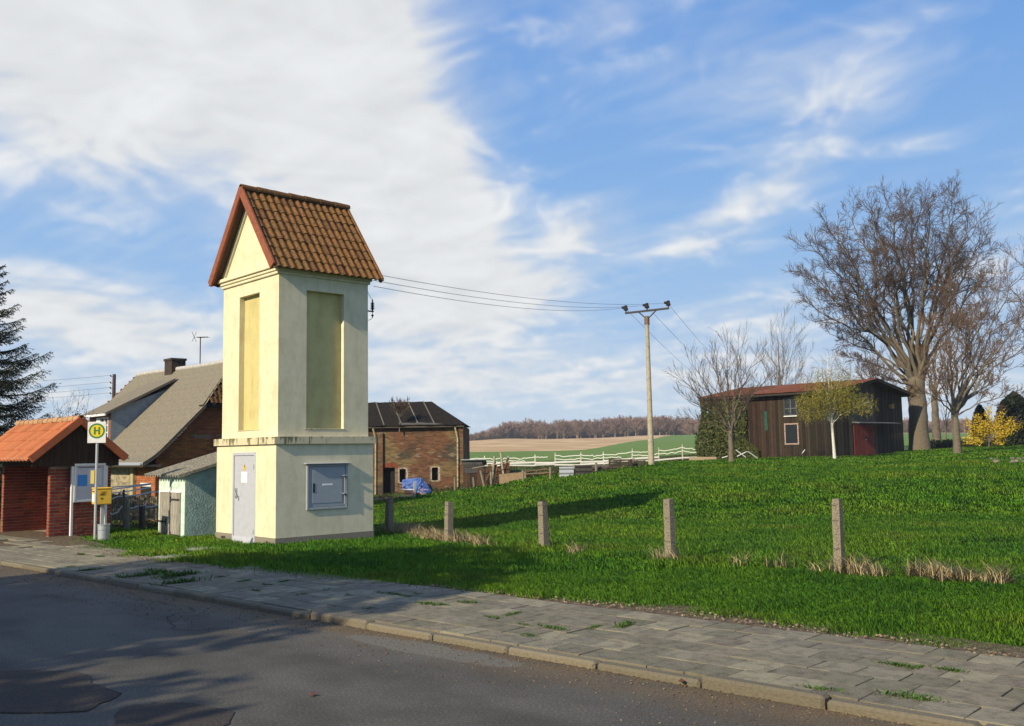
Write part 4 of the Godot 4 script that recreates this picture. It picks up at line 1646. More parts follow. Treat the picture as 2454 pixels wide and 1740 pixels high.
	boxp("shutter", Vector3(dx - .04, wy, wz - .42), Vector3(dx - .01, wy + 1.0, wz + .02), M.white, wn, .006)

# ------------------------------------------------------------------ ruined brick barn

func build_ruin() -> void:
	var zd := 57.0
	var sc := func(zx: float, zy: float) -> Vector3: return at((860 + zx / 4.512) / S, (900 + zy / 4.512) / S, zd)
	var a: Vector3 = sc.call(160, 1300)
	var b: Vector3 = sc.call(1130, 1300)
	var top: Vector3 = sc.call(700, 545)
	var gy := -1.1
	var left := a.x - 3.0
	var t := thing("brick_barn", "ruined brick barn with black felt roof and blue tarpaulin heap before it", "barn", Vector3(left, gy, -zd), 0)
	var W := b.x - left
	var H := top.y - gy
	var D := 8.5
	var loc := func(zx: float, zy: float) -> Vector2: var p: Vector3 = sc.call(zx, zy); return Vector2(p.x - left, p.y - gy)
	var door0: Vector2 = loc.call(262, 1330)
	var door1: Vector2 = loc.call(390, 995)
	var wa0: Vector2 = loc.call(432, 1160)
	var wa1: Vector2 = loc.call(515, 1000)
	var wb0: Vector2 = loc.call(782, 1140)
	var wb1: Vector2 = loc.call(862, 985)
	var holes := [[door0.x, -.1, door1.x, door1.y], [wa0.x, wa0.y, wa1.x, wa1.y], [wb0.x, wb0.y, wb1.x, wb1.y]]
	var m := MB.new()
	m.holed(Vector3(0, 0, 0), Vector3.RIGHT, Vector3.UP, W, H, holes, .30)
	m.quad(Vector3(W, 0, 0), Vector3(W, 0, -D), Vector3(W, H, -D), Vector3(W, H, 0))
	m.quad(Vector3(0, 0, -D), Vector3(0, 0, 0), Vector3(0, H, 0), Vector3(0, H, -D))
	m.quad(Vector3(W, 0, -D), Vector3(0, 0, -D), Vector3(0, H, -D), Vector3(W, H, -D))
	part("wall_core", m, M.mortar_dark, t)
	var bm := MB.new()
	var put := brick_into(bm)
	var patch := FastNoiseLite.new()
	patch.seed = 33
	patch.frequency = .5
	var tone := func(x: float, y: float) -> Color:
		var g := rr(.6, 1.3)
		var n1 := patch.get_noise_2d(x, y * 1.4)
		var n2 := patch.get_noise_2d(x * .7 + 40, y)
		var c := Color(.165, .075, .040)
		c = c.lerp(Color(.215, .15, .070), smoothstep(.0, .35, n1 - absf(y - 2.4) * .12 + .12))
		c = c.lerp(Color(.075, .06, .042), smoothstep(.05, .40, n2))
		return Color(c.r * g, c.g * g * rr(.9, 1.1), c.b * g)
	var inhole := func(x: float, y: float) -> bool:
		for h in holes:
			if x > h[0] - .1 and x < h[2] + .1 and y > h[1] - .06 and y < h[3] + .06:
				return true
		if absf(y - 2.95) < .12:
			for q in [loc.call(400, 780).x, loc.call(630, 780).x, loc.call(1005, 770).x]:
				if absf(x - q) < .16:
					return true
		return patch.get_noise_2d(x * 5.0, y * 9.0) > .52
	bricks(Transform3D(Basis(), Vector3(0, 0, 0)), W, H, .235, .062, .016, .014, tone, inhole, put)
	bricks(Transform3D(Basis(-Vector3.BACK, Vector3.UP, Vector3.RIGHT), Vector3(W, 0, 0)), D, H, .235, .062, .016, .014, tone, func(_x, _y): return false, put)
	# brick piers
	for q in [[loc.call(195, 900).x, loc.call(262, 900).x, H - .35], [loc.call(1075, 900).x, W + .03, H - .05]]:
		m = MB.new()
		m.box(Vector3(q[0], 0, 0), Vector3(q[1], q[2], .16))
		part("pier", m, M.mortar_dark, t)
		bricks(Transform3D(Basis(), Vector3(q[0], 0, .16)), q[1] - q[0], q[2], .235, .062, .016, .012, tone, func(_x, _y): return false, put)
	stuff(part("bricks", bm, M.brick, t))
	# pale downpipes
	for q in [loc.call(184, 620).x, loc.call(1066, 600).x]:
		m = MB.new()
		m.rod(Vector3(q, .05, .22), Vector3(q + .02, H - .75, .22), .055, 10)
		m.rod(Vector3(q + .02, H - .75, .22), Vector3(q - .12, H - .12, .30), .055, 10)
		part("downpipe", m, mat(lin(.46, .38, .22), .8, "blotch", 1.0), t)
	# dark interior behind the openings
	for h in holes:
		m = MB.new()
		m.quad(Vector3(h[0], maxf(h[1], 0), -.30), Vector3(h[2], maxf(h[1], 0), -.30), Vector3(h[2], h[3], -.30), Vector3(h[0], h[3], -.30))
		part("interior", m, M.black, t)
	# red arched door surround, window frames
	m = MB.new()
	for k in 9:
		m.col = Color(.22, .055, .03) * rr(.8, 1.2)
		var q0 := lerpf(door0.x - .02, door1.x + .18, k / 9.0)
		m.box(Vector3(q0, door1.y - .08 + .12 * sin(PI * (k + .5) / 9.0), .0), Vector3(q0 + .075, door1.y + .2 + .1 * sin(PI * (k + .5) / 9.0), .03))
	part("door_arch", m, M.brick, t)
	for h in [holes[1], holes[2]]:
		m = MB.new()
		m.box(Vector3(h[0] - .03, h[1], -.08), Vector3(h[0] + .04, h[3], .02))
		m.box(Vector3(h[2] - .04, h[1], -.08), Vector3(h[2] + .09, h[3], .02))
		m.box(Vector3(h[0] + .04, h[3] - .05, -.08), Vector3(h[2] - .04, h[3] + .02, .02))
		m.box(Vector3(h[0] + .04, h[1] - .03, -.08), Vector3(h[2] - .04, h[1] + .03, .03))
		part("window_frame", m, mat(lin(.42, .33, .27), .9, "blotch", 1.0), t)
	# felt roof with battens; the front eave is frayed
	var ridge: Vector3 = sc.call(735, 300)
	var rt := Node3D.new()
	rt.name = "roof"
	t.add_child(rt)
	var rise := 1.62
	var zr := -3.6
	m = MB.new()
	sheet(m, 40, 10, func(i, j):
		var k = j / 9.0
		var xx := lerpf(-.3, W + .12 - 2.25 * k, i / 39.0)
		var zz := lerpf(.42 + .10 * noise.get_noise_1d(i * 9.0), zr, k)
		if j == 0 and i > 24 and i < 29:
			zz -= .25
		return Vector3(xx, H + .02 + rise * k + .03 * noise.get_noise_2d(i * 6.0, j * 9.0), zz), true)
	part("felt", m, M.felt, rt)
	m = MB.new()
	sheet(m, 2, 2, func(i, j): return Vector3([[-.3, W - 2.13], [-.3, W + .12]][j][i], [H + rise, H + .1][j], [zr, -D - .3][j]))
	m.tri(Vector3(W + .12, H + .02, .42), Vector3(W + .12, H + .1, -D - .3), Vector3(W - 2.13, H + rise, zr))
	part("felt", m, M.felt, rt)
	m = MB.new()
	m.box(Vector3(-.3, H - .10, .2), Vector3(W + .1, H - .01, .34))
	part("eave_board", m, mat(lin(.09, .075, .06), .9, "bark", .7), rt)
	var bx := [[-115, 1], [110, 1], [300, 1], [480, 1], [655, 1]]
	for q in bx:
		var px0: Vector2 = loc.call(q[0] + 170, 520)
		m = MB.new()
		m.col = Color(.22, .20, .155) * rr(.8, 1.1)
		var p0 := Vector3(px0.x, H + .07, .32)
		var p1 := Vector3(px0.x - 1.05, H + rise + .05, zr)
		var dd := (p1 - p0).normalized()
		m.box(Vector3(-.03, 0, 0), Vector3(.03, .035, (p1 - p0).length() * .98), Transform3D(Basis(Vector3.UP.cross(dd).normalized(), dd.cross(Vector3.UP.cross(dd)).normalized(), dd), p0))
		part("batten", m, M.wood_grey, rt)
	for q in [[760, 515, .8], [560, 512, .5]]:
		var px0: Vector2 = loc.call(q[0], q[1])
		m = MB.new()
		m.col = Color(.13, .12, .11)
		m.box(Vector3(-q[2], 0, -.2), Vector3(q[2], .05, .2))
		part("loose_board", m, M.wood_grey, rt, Transform3D(Basis.from_euler(Vector3(.25, .06, -.02)), Vector3(px0.x, H + .10, .15)))
	# plank leaning in the doorway
	# sapling that grows from the eave is a plant of its own
	tree("birch_sapling", "bare young birch sapling growing from the felt roof edge", Vector3(sc.call(445, 500).x, H + gy, -zd + .3), {h = 2.3, r = .03, trunk_h = .5, limbs = 14, spread = .55, up = .55, levels = 3, kids = [6, 5], len0 = .75, seed = 31, bark = M.bark_grey, twig = M.twig, thin = .011})

# ------------------------------------------------------------------ plank barn

func build_barn() -> void:
	var c := at(2003 / S, 1093 / S, 64.0)
	var gy := 1.0
	var t := thing("plank_barn", "dark wooden plank barn with rusty red roof sheets and ivy on its corner", "barn", Vector3(c.x, gy, c.z), TURN)
	var A := 10.1
	var B := 9.9
	var E := 4.72          # eave height
	var R := 5.55
	var X := Vector3.RIGHT
	var Z := Vector3.BACK
	var m := MB.new()
	m.quad(Vector3(.03, 0, -A), Vector3(.03, 0, -.03), Vector3(.03, E, -.03), Vector3(.03, E, -A))
	m.quad(Vector3(.03, 0, -.03), Vector3(B, 0, -.03), Vector3(B, E, -.03), Vector3(.03, E, -.03))
	m.tri(Vector3(.03, E, -.03), Vector3(B, E, -.03), Vector3(B / 2, R, -.03))
	m.quad(Vector3(B, 0, -.03), Vector3(B, 0, -A), Vector3(B, E, -A), Vector3(B, E, -.03))
	m.quad(Vector3(B, 0, -A), Vector3(.03, 0, -A), Vector3(.03, E, -A), Vector3(B, E, -A))
	m.tri(Vector3(B, E, -A), Vector3(.03, E, -A), Vector3(B / 2, R, -A))
	part("frame_core", m, M.black, t)
	# upright planks of the long side (facing -x) and the gable side (facing +z)
	var plank := func(side: int, a: float, b: float, y0: float, ya: float, yb: float, col: Color) -> void:
		var q := MB.new()
		q.col = col
		var o := rr(.0, .016)
		var f: Transform3D
		if side == 0:
			f = Transform3D(Basis(Z, Vector3.UP, -X), Vector3(.03, 0, -A))
		else:
			f = Transform3D(Basis(X, Vector3.UP, Z), Vector3(0, 0, -.03))
		var th := .03 + o
		var p := [f * Vector3(a, y0, th), f * Vector3(b, y0, th), f * Vector3(b, yb, th), f * Vector3(a, ya, th), f * Vector3(a, y0, 0), f * Vector3(b, y0, 0), f * Vector3(b, yb, 0), f * Vector3(a, ya, 0)]
		q.quad(p[0], p[1], p[2], p[3]); q.quad(p[3], p[2], p[6], p[7]); q.quad(p[0], p[4], p[5], p[1]); q.quad(p[0], p[3], p[7], p[4]); q.quad(p[1], p[5], p[6], p[2])
		part("plank", q, M.wood_dark, t)
	var brown := func(x: float) -> Color:
		var g := rr(.55, 1.3) if rng.randf() < .8 else rr(1.3, 2.1)
		var c0 := Color(.040, .024, .014).lerp(Color(.030, .023, .015), smoothstep(4.0, 9.0, x))
		return Color(c0.r * g, c0.g * g * rr(.9, 1.1), c0.b * g)
	var x := 0.0
	while x < A - .01:
		var w := minf(rr(.17, .25), A - x)
		plank.call(0, x + .006, x + w - .006, 0.05 + rr(0, .1), E, E, brown.call(x))
		x += w
	x = 0.0
	while x < B - .01:
		var w := minf(rr(.17, .25), B - x)
		var ya := E + (R - E) * (1.0 - absf(x - B / 2) / (B / 2)) - .02
		var yb := E + (R - E) * (1.0 - absf(x + w - B / 2) / (B / 2)) - .02
		var cc: Color = brown.call(8.0)
		var g := rr(.8, 1.2)
		var mid := x > 1.8 and x < 5.6
		if not (x + w > 2.5 and x < 5.55):
			plank.call(1, x + .006, x + w - .006, .06 + rr(0, .08), ya, yb, Color(.10, .082, .058) * g if mid else cc * 1.4)
		else:
			plank.call(1, x + .006, x + w - .006, 2.45, ya, yb, Color(.12, .105, .080) * g)
		x += w
	# red double door with plank leaves
	var d := Node3D.new()
	d.name = "double_door"
	t.add_child(d)
	var n := 14
	for i in n:
		var q := MB.new()
		var g := rr(.85, 1.15)
		q.col = Color(.20 * g, .034 * g, .026 * g)
		var xa := 2.55 + 2.95 * i / n + (.015 if i == n / 2 else 0.0)
		q.cbox(Vector3(xa + .003, .30, -.02), Vector3(2.55 + 2.95 * (i + 1) / n - .003, 2.42, .03 + rr(0, .004)), .004)
		part("door_board", q, M.red_door, d)
	boxp("handle", Vector3(4.10, 1.35, .035), Vector3(4.20, 1.43, .07), M.metal, d, .008)
	boxp("canopy", Vector3(1.95, 2.50, -.02), Vector3(7.85, 2.56, .55), mat(lin(.16, .16, .16), .8, "soft", .6), t, .01, Transform3D(Basis.from_euler(Vector3(.10, 0, 0)), Vector3(0, .06, 0)))
	boxp("threshold", Vector3(2.5, .12, .0), Vector3(7.4, .20, .5), mat(lin(.36, .33, .27), .95, "fine", .6, .3), t, .02)
	# windows of the long side
	for q in [[A - 3.66, A - 2.74, 3.20, 4.33, 0], [A - 3.68, A - 2.72, 1.20, 2.53, 1]]:
		var wn := Node3D.new()
		wn.name = "window"
		t.add_child(wn, true)
		var f := Transform3D(Basis(Z, Vector3.UP, -X), Vector3(.03, 0, -A))
		m = MB.new()
		m.quad(f * Vector3(q[0], q[2], .052), f * Vector3(q[1], q[2], .052), f * Vector3(q[1], q[3], .052), f * Vector3(q[0], q[3], .052))
		part("pane", m, M.glass_dark, wn)
		m = MB.new()
		var w := .07
		for k in [[q[0] - w, q[0] + w * .3, q[2] - w, q[3] + w], [q[1] - w * .3, q[1] + w, q[2] - w, q[3] + w], [q[0] + w * .3, q[1] - w * .3, q[2] - w, q[2] + w * .3], [q[0] + w * .3, q[1] - w * .3, q[3] - w * .3, q[3] + w]]:
			m.box(Vector3(k[0], k[2], .03), Vector3(k[1], k[3], .085), f)
		part("frame", m, mat(lin(.07, .075, .08), .9, "blotch", 1.2) if q[4] == 0 else mat(lin(.42, .30, .26), .9, "blotch", 1.4), wn)
		if q[4] == 0:
			m = MB.new()
			var mx: float = (q[0] + q[1]) / 2
			m.box(Vector3(mx - .02, q[2], .05), Vector3(mx + .02, q[3], .07), f)
			m.box(Vector3(q[0], q[2] + .4, .05), Vector3(mx - .02, q[2] + .44, .07), f)
			m.box(Vector3(mx + .02, q[2] + .4, .05), Vector3(q[1], q[2] + .44, .07), f)
			part("glazing_bar", m, mat(lin(.13, .145, .155), .8), wn)
			m = MB.new()
			m.box(Vector3(q[0] - .06, q[2] - .14, .05), Vector3(q[1] + .06, q[2] - .08, .14), f)
			part("sill", m, M.white, wn)
	# green shutter, hatch squares and a bird box on the planks
	var f0 := Transform3D(Basis(Z, Vector3.UP, -X), Vector3(.03, 0, -A))
	m = MB.new()
	m.box(Vector3(A - 5.3, 2.15, .05), Vector3(A - 5.05, 3.5, .09), f0)
	part("green_shutter", m, mat(lin(.025, .085, .06), .8, "blotch", 1.0), t)
	for q in [[2.1, 3.95, .35, .5], [4.45, 3.6, .40, .8]]:
		boxp("pale_board", Vector3(q[0], q[1], .03), Vector3(q[0] + q[2], q[1] + q[3], .06), mat(lin(.30, .32, .30), .9, "blotch", 1.0), t)
	m = MB.new()
	m.cbox(Vector3(7.75, 3.62, .03), Vector3(8.15, 3.92, .28), .01)
	m.cbox(Vector3(7.70, 3.92, .02), Vector3(8.20, 3.95, .34), .006)
	part("bird_box", m, mat(lin(.46, .28, .11), .8, "bark", 1.0), t)
	# roof: rusty corrugated sheets on the front slope
	var rt := Node3D.new()
	rt.name = "roof"
	t.add_child(rt)
	var pitch := atan2(R - E, B / 2)
	var over := .55
	var ns := 11
	var span := A + 1.3
	for i in ns:
		for s in [-1, 1]:
			m = MB.new()
			var za := .75 - span * i / ns
			var zb := .75 - span * (i + 1) / ns - .03
			var nw := 14
			for k in nw:
				var z0 := lerpf(za, zb, float(k) / nw)
				var z1 := lerpf(za, zb, float(k + 1) / nw)
				var w0 := .022 * sin(z0 / .15 * TAU)
				var w1 := .022 * sin(z1 / .15 * TAU)
				var xt := B / 2
				var xe := -over if s < 0 else B + over
				var yt := R + .10
				var ye := E + .10 - over * tan(pitch)
				var p := [Vector3(xe, ye + w0, z0), Vector3(xt, yt + w0, z0), Vector3(xt, yt + w1, z1), Vector3(xe, ye + w1, z1)]
				if s < 0:
					m.quad(p[0], p[1], p[2], p[3])
					m.quad(p[0] - Vector3(0, .012, 0), p[0], p[3], p[3] - Vector3(0, .012, 0))
				else:
					m.quad(p[3], p[2], p[1], p[0])
			part("roof_sheet", m, M.rust, rt, Transform3D(Basis(), Vector3(0, rr(-.008, .012), 0)))
	m = MB.new()
	for s in [-1, 1]:
		var xe: float = -over if s < 0 else B + over
		var ye := E - over * tan(pitch)
		var p0 := Vector3(xe, ye, .72)
		var p1 := Vector3(B / 2, R, .72)
		m.quad(p0 - Vector3(0, .10, 0), p1 - Vector3(0, .10, 0), p1 + Vector3(0, .07, 0), p0 + Vector3(0, .07, 0)) if s < 0 else m.quad(p1 - Vector3(0, .10, 0), p0 - Vector3(0, .10, 0), p0 + Vector3(0, .07, 0), p1 + Vector3(0, .07, 0))
		m.quad(p0 - Vector3(0, .1, .0), p0 - Vector3(0, .1, A + 1.0), p1 - Vector3(0, .1, A + 1.0), p1 - Vector3(0, .1, 0))
	m.box(Vector3(-over, E - over * tan(pitch) - .09, -A - .4), Vector3(-over + .06, E - over * tan(pitch) + .03, .7))
	part("eave_board", m, mat(lin(.05, .038, .03), .9, "bark", .8), rt)
	# ivy over the far corner
	var iv := thing("ivy", "dense evergreen ivy covering the far corner of the plank barn", "ivy", Vector3(c.x, gy, c.z), TURN)
	m = MB.new()
	var r2 := RandomNumberGenerator.new()
	r2.seed = 8
	var base_z := -A
	for i in 15000:
		var along_ := r2.randf()
		var zz := base_z + along_ * 4.6 - .25
		var ymax := 4.75 - maxf(0, along_ - .62) * 4.2
		if along_ > .8:
			ymax = 1.2 * (1.0 - (along_ - .8) * 3.0) + .3
		var yy := r2.randf() * ymax
		if noise.get_noise_2d(zz * 14, yy * 14) < -.28 and r2.randf() < .7:
			continue
		var bulge := .18 + .40 * maxf(0, noise.get_noise_2d(zz * 9 + 50, yy * 9)) + r2.randf() * .22
		var p := Vector3(-bulge, yy, zz)
		if r2.randf() < .25:
			p = Vector3(-r2.randf() * .5, yy, base_z - .15 - r2.randf() * (.5 + .35 * sin(yy * 1.3)))
		leaf(m, p, r2, .095, Color(.060, .085, .025).lerp(Color(.14, .13, .035), r2.randf() * r2.randf()))
	part("leaves", m, M.leaf, iv)
	m = MB.new()
	for i in 26:
		var zz := base_z + r2.randf() * 3.4
		var pts := PackedVector3Array()
		var rad := PackedFloat32Array()
		for k in 8:
			pts.push_back(Vector3(-.06, k * .5, zz + .2 * sin(k * 1.3 + i))); rad.push_back(.02 - k * .002)
		m.tube(pts, rad, 4)
	part("stems", m, M.bark, iv)

func leaf(m: MB, p: Vector3, r: RandomNumberGenerator, s: float, c: Color) -> void:
	var a := Vector3(r.randf_range(-1, 1), r.randf_range(-1, 1), r.randf_range(-1, 1)).normalized()
	var b := a.cross(Vector3(r.randf_range(-1, 1), r.randf_range(-1, 1), r.randf_range(-1, 1))).normalized()
	var k := s * r.randf_range(.6, 1.3)
	var g := r.randf_range(.7, 1.3)
	m.col = Color(c.r * g, c.g * g, c.b * g)
	m.quad(p - a * k, p + b * k * .6, p + a * k, p - b * k * .6)

# ------------------------------------------------------------------ overhead lines

func wire(a: Vector3, b: Vector3, sag: float, r: float, label: String, group: String) -> void:
	var m := MB.new()
	var pts := PackedVector3Array()
	var rad := PackedFloat32Array()
	for k in 25:
		var t := k / 24.0
		pts.push_back(a.lerp(b, t) - a - Vector3.UP * sag * 4.0 * t * (1.0 - t)); rad.push_back(r)
	m.tube(pts, rad, 5)
	var o := thing("power_line", label, "wire", a, 0, group)
	part("conductor", m, M.cable, o)

func build_lines() -> void:
	var b := land(1457, 1041, 30)
	var dz := -b.z
	var t := thing("line_pole", "tall round concrete line pole with crossarm and three black insulators", "pole", b, 0)
	var h := at(1449, 722, dz).y - b.y
	var m := MB.new()
	m.rod(Vector3(0, -.4, 0), Vector3(-.02, h, 0), .165, 18, .095)
	part("pole", m, mat(lin(.42, .37, .27), .9, "soft", .9, .5), t)
	m = MB.new()
	m.rod(Vector3(-.02, h - .1, 0), Vector3(-.02, h + .36, 0), .10, 12)
	for s in [-1, 1]:
		m.box(Vector3(-.02 + s * .12 - .02, h - .12, -.03), Vector3(-.02 + s * .12 + .02, h + .30, .03))
	part("collar", m, mat(lin(.20, .14, .09), .8, "soft", 1.0), t)
	var l := at(1399, 699, dz) - b
	var r := at(1495, 691, dz) - b
	l.z = -.25
	r.z = .25
	m = MB.new()
	var dir := (r - l).normalized()
	m.box(Vector3(0, -.05, -.05), Vector3((r - l).length(), .05, .05), Transform3D(Basis(dir, Vector3.UP, dir.cross(Vector3.UP)).orthonormalized(), l))
	part("crossarm", m, M.dark_metal, t)
	m = MB.new()
	m.rod(Vector3(-.08, h + .25, 0), l.lerp(r, .30), .035, 6)
	m.rod(Vector3(.06, h + .25, 0), l.lerp(r, .72), .035, 6)
	part("brace", m, M.dark_metal, t)
	var tips := []
	for k in [.02, .5, .98]:
		var q := l.lerp(r, k)
		m = MB.new()
		m.lathe([[0, .04], [.05, .04], [.04, .12], [.13, .16], [.13, .24], [.09, .30], [.10, .38], [.05, .42], [0, .43]], 12, Transform3D(Basis(), q))
		m.rod(q + Vector3(0, .30, 0), q + Vector3(-.22, .30, .02), .07, 8)
		part("insulator", m, M.insulator, t)
		tips.append(b + q + Vector3(-.05, .30, 0))
	var st := [at(835, 640, 22.6), at(830, 626, 22.9), at(826, 611, 23.3)]
	var lab := ["lowest thin wire strung from the tower to the concrete pole", "middle thin wire strung from the tower to the concrete pole", "highest thin wire strung from the tower to the concrete pole"]
	for k in 3:
		wire(st[k], tips[k], .35, .007, lab[k], "wires from tower to pole")
	var ends := [[1522, 813], [1568, 817], [1588, 793]]
	for k in 3:
		var q: Vector3 = tips[k]
		var p0 := [[1400, 692], [1445, 688], [1492, 684]][k] as Array
		var e := at(p0[0] + (ends[k][0] - p0[0]) * 2.1, p0[1] + (ends[k][1] - p0[1]) * 1.75, 150.0)
		wire(q, e, .9, .009, ["wire leaving the inner insulator towards the trees", "wire leaving the middle insulator towards the trees", "wire leaving the outer insulator towards the trees"][k], "wires leading on behind the plank barn")
	# timber pole behind the farmhouse
	var pd := 62.0
	var top := at(255.5, 837, pd)
	var f := gp(top.x, top.z)
	t = thing("timber_pole", "dark timber utility pole rising behind the farmhouse roof", "pole", f, 0)
	m = MB.new()
	m.rod(Vector3(0, -.3, 0), Vector3(0, top.y - f.y, 0), .16, 12, .105)
	part("pole", m, mat(lin(.10, .07, .065), .9, "bark", 1.0), t)
	for k in 4:
		m = MB.new()
		var y: float = at(250, [842, 857, 869, 881][k], pd).y - f.y
		m.rod(Vector3(0, y, 0), Vector3(-.22, y, .02), .02, 6)
		m.lathe([[0, 0], [.04, 0], [.05, .06], [.03, .10], [0, .11]], 8, Transform3D(Basis(), Vector3(-.22, y, .02)))
		part("insulator", m, M.insulator, t)
		wire(f + Vector3(-.22, y + .08, .02), at(-260, [858, 873, 887, 898][k], 66.0), .25, .011, ["topmost", "second", "third", "lowest"][k] + " wire running from the timber pole behind the spruce", "wires from the timber pole")

# ------------------------------------------------------------------ fences

func ribbon(m: MB, pts: PackedVector3Array, w: float) -> void:
	for i in pts.size() - 1:
		var d := (pts[i + 1] - pts[i]).normalized()
		var up := Vector3.UP - d * d.y
		up = up.normalized() * w * .5
		m.quad(pts[i] - up, pts[i + 1] - up, pts[i + 1] + up, pts[i] + up)

func build_fences() -> void:
	# old concrete posts along the meadow
	var spec := [[870, 1194, 1117, "mossy concrete fence post standing closest to the transformer tower"], [1003, 1218, 1122, "concrete fence post ringed by tall dry grass, second from the tower"], [1217, 1229, 1121, "leaning concrete fence post with wire remains, third from the tower"], [1500, 1259, 1116, "pale concrete fence post, fourth from the tower"], [1878, 1285, 1116, "tallest concrete fence post beside long dry grass, fifth from the tower"]]
	for k in spec.size():
		var q: Array = spec[k]
		var p := land(q[0], q[1])
		var h := at(q[0], q[2], -p.z).y - p.y
		var t := thing("fence_post", q[3], "post", p, TURN + rr(-.1, .1), "concrete posts along the meadow")
		var m := MB.new()
		var w := [.080, .070, .075, .070, .062][k] as float
		var rows := 9
		# hand-cast post: rough sides, slightly narrower head
		for i in rows:
			var y0 := -.3 + (h + .3) * i / rows
			var y1 := -.3 + (h + .3) * (i + 1) / rows
			for s in 4:
				var a := PI / 4 + s * PI / 2
				var bb := a + PI / 2
				var f := func(ang: float, y: float) -> Vector3:
					var g := 1.0 - .10 * clampf(y / h, 0, 1) + noise.get_noise_3d(ang * 30 + k * 50, y * 40, k * 9) * .10
					return Vector3(cos(ang) * w * 1.38 * g, y, -sin(ang) * w * 1.38 * g)
				m.quad(f.call(a, y0), f.call(bb, y0), f.call(bb, y1), f.call(a, y1))
		var hd := []
		for s in 4:
			var a := PI / 4 + s * PI / 2
			hd.append(Vector3(cos(a) * w * 1.22, h + rr(-.012, .018), -sin(a) * w * 1.22))
		m.quad(hd[0], hd[1], hd[2], hd[3])
		part("shaft", m, M.post, t).rotation = Vector3(rr(-.02, .02), 0, rr(-.025, .025))
		m = MB.new()
		for y in [h * .35, h * .72, h * .93]:
			var pts := PackedVector3Array()
			var rad := PackedFloat32Array()
			for j in 9:
				var a := TAU * j / 8.0
				pts.push_back(Vector3(cos(a) * w * 1.42, y + rr(-.008, .008), sin(a) * w * 1.42)); rad.push_back(.0035)
			m.tube(pts, rad, 4)
		if k == 2:
			m.tube(PackedVector3Array([Vector3(.02, h * .55, w * 1.4), Vector3(.05, h * .3, w * 1.8), Vector3(.09, .05, w * 2.0)]), PackedFloat32Array([.004, .004, .004]), 4)
		part("wire_tie", m, mat(lin(.16, .13, .11), .7), t)
	# chain-link mesh still hanging between the concrete posts
	var ends := [land(870, 1194), land(1003, 1218), land(1217, 1229), land(1500, 1259), land(1878, 1285), land(2420, 1325)]
	var net := thing("wire_mesh_fence", "thin old chain-link wire mesh hung along the concrete posts", "fence", ends[0], 0)
	for k in ends.size() - 1:
		var m := MB.new()
		var a: Vector3 = ends[k]
		var b: Vector3 = ends[k + 1]
		var ln := (b - a).length()
		var off := Vector3(a.z - b.z, 0, b.x - a.x).normalized() * .10
		if off.z < 0:
			off = -off
		var hh := .86
		var x := -hh
		while x < ln:
			for sg in [-1, 1]:
				var x0 := x if sg > 0 else x + hh
				var x1 := x + hh if sg > 0 else x
				var pts := PackedVector3Array()
				var rad := PackedFloat32Array()
				for j in 5:
					var u := j / 4.0
					var xx := lerpf(x0, x1, u)
					if xx < 0 or xx > ln:
						continue
					var p := a.lerp(b, xx / ln)
					p.y = height(p.x, p.z)
					pts.push_back(p + off - ends[0] + Vector3(0, .04 + u * hh - .05 * sin(xx / ln * PI), 0) + off * .3 * sin(xx * 2.0 + u)); rad.push_back(.0006)
				m.tube(pts, rad, 3, false)
			x += .075
		part("mesh_panel", m, M.mesh_wire, net)
	# wooden posts where the lawn meets the yard
	var wp := [[1075 , 1063, 1100, -.35], [1170, 1051, 1083, 0], [1258, 1046, 1078, 0], [1312, 1044, 1070, 0], [1334, 1040, 1060, 0], [1379, 1036, 1054, 0], [1417, 1027, 1049, 0], [1148, 1060, 1088, -.1]]
	var z6 := [[65, 510, 668], [378, 475, 632], [655, 450, 586], [902, 425, 542], [1330, 375, 482]]
	var n := 0
	var wl := ["beside the brush heap", "left of the grey corrugated sheet", "between corrugated sheet and dark panel", "over the log pile", "beside the half hidden pallet"]
	for q in z6:
		var x: float = (1240 + q[0] / 4.773) / S
		var yb: float = (1020 + q[2] / 4.773) / S
		var yt: float = (1020 + q[1] / 4.773) / S
		yard_post(x, yt, yb, "weathered split wooden post at the lawn edge " + wl[n], 0.0)
		n += 1
	var z5 := [[75, 745, 1000, "leaning against the brick barn corner", .0], [400, 745, 935, "short and tilted before brown boards", -.12], [555, 630, 910, "tilted strongly before the brown boards", -.32], [698, 645, 912, "upright before the brush heap", 0.0]]
	for q in z5:
		yard_post((1080 + q[0] / 7.16) / S, (1040 + q[1] / 7.16) / S, (1040 + q[2] / 7.16) / S, "grey wooden stake " + q[3], q[4])
	# white tape fence round the paddock
	var fd := 78.0
	var tp := [[-700, 330, 480], [-380, 345, 480], [-100, 345, 478], [205, 330, 475], [430, 310, 470], [725, 305, 447], [990, 300, 450], [1310, 265, 425], [1620, 250, 415], [1890, 215, 378], [2110, 232, 352]]
	var first := at((1240 + 205 / 4.773) / S, 1040, fd)
	var ft := thing("paddock_fence", "white tape and rail paddock fence crossing the field edge", "fence", gp(first.x, first.z), 0)
	var o := ft.position
	var feet := []
	for q in tp:
		var x: float = (1240 + q[0] / 4.773) / S
		var bt := at(x, (1020 + q[2] / 4.773) / S, fd)
		var tt := at(x, (1020 + q[1] / 4.773) / S, fd)
		bt.y = height(bt.x, bt.z)
		feet.append([bt - o, tt - o])
		var m := MB.new()
		var g := rr(.45, .7)
		m.col = Color(g, g * .95, g * .86)
		m.rod(bt - o - Vector3(0, .3, 0), tt - o + Vector3(rr(-.05, .05), 0, 0), .065, 7, .05)
		part("post", m, M.concrete, ft)
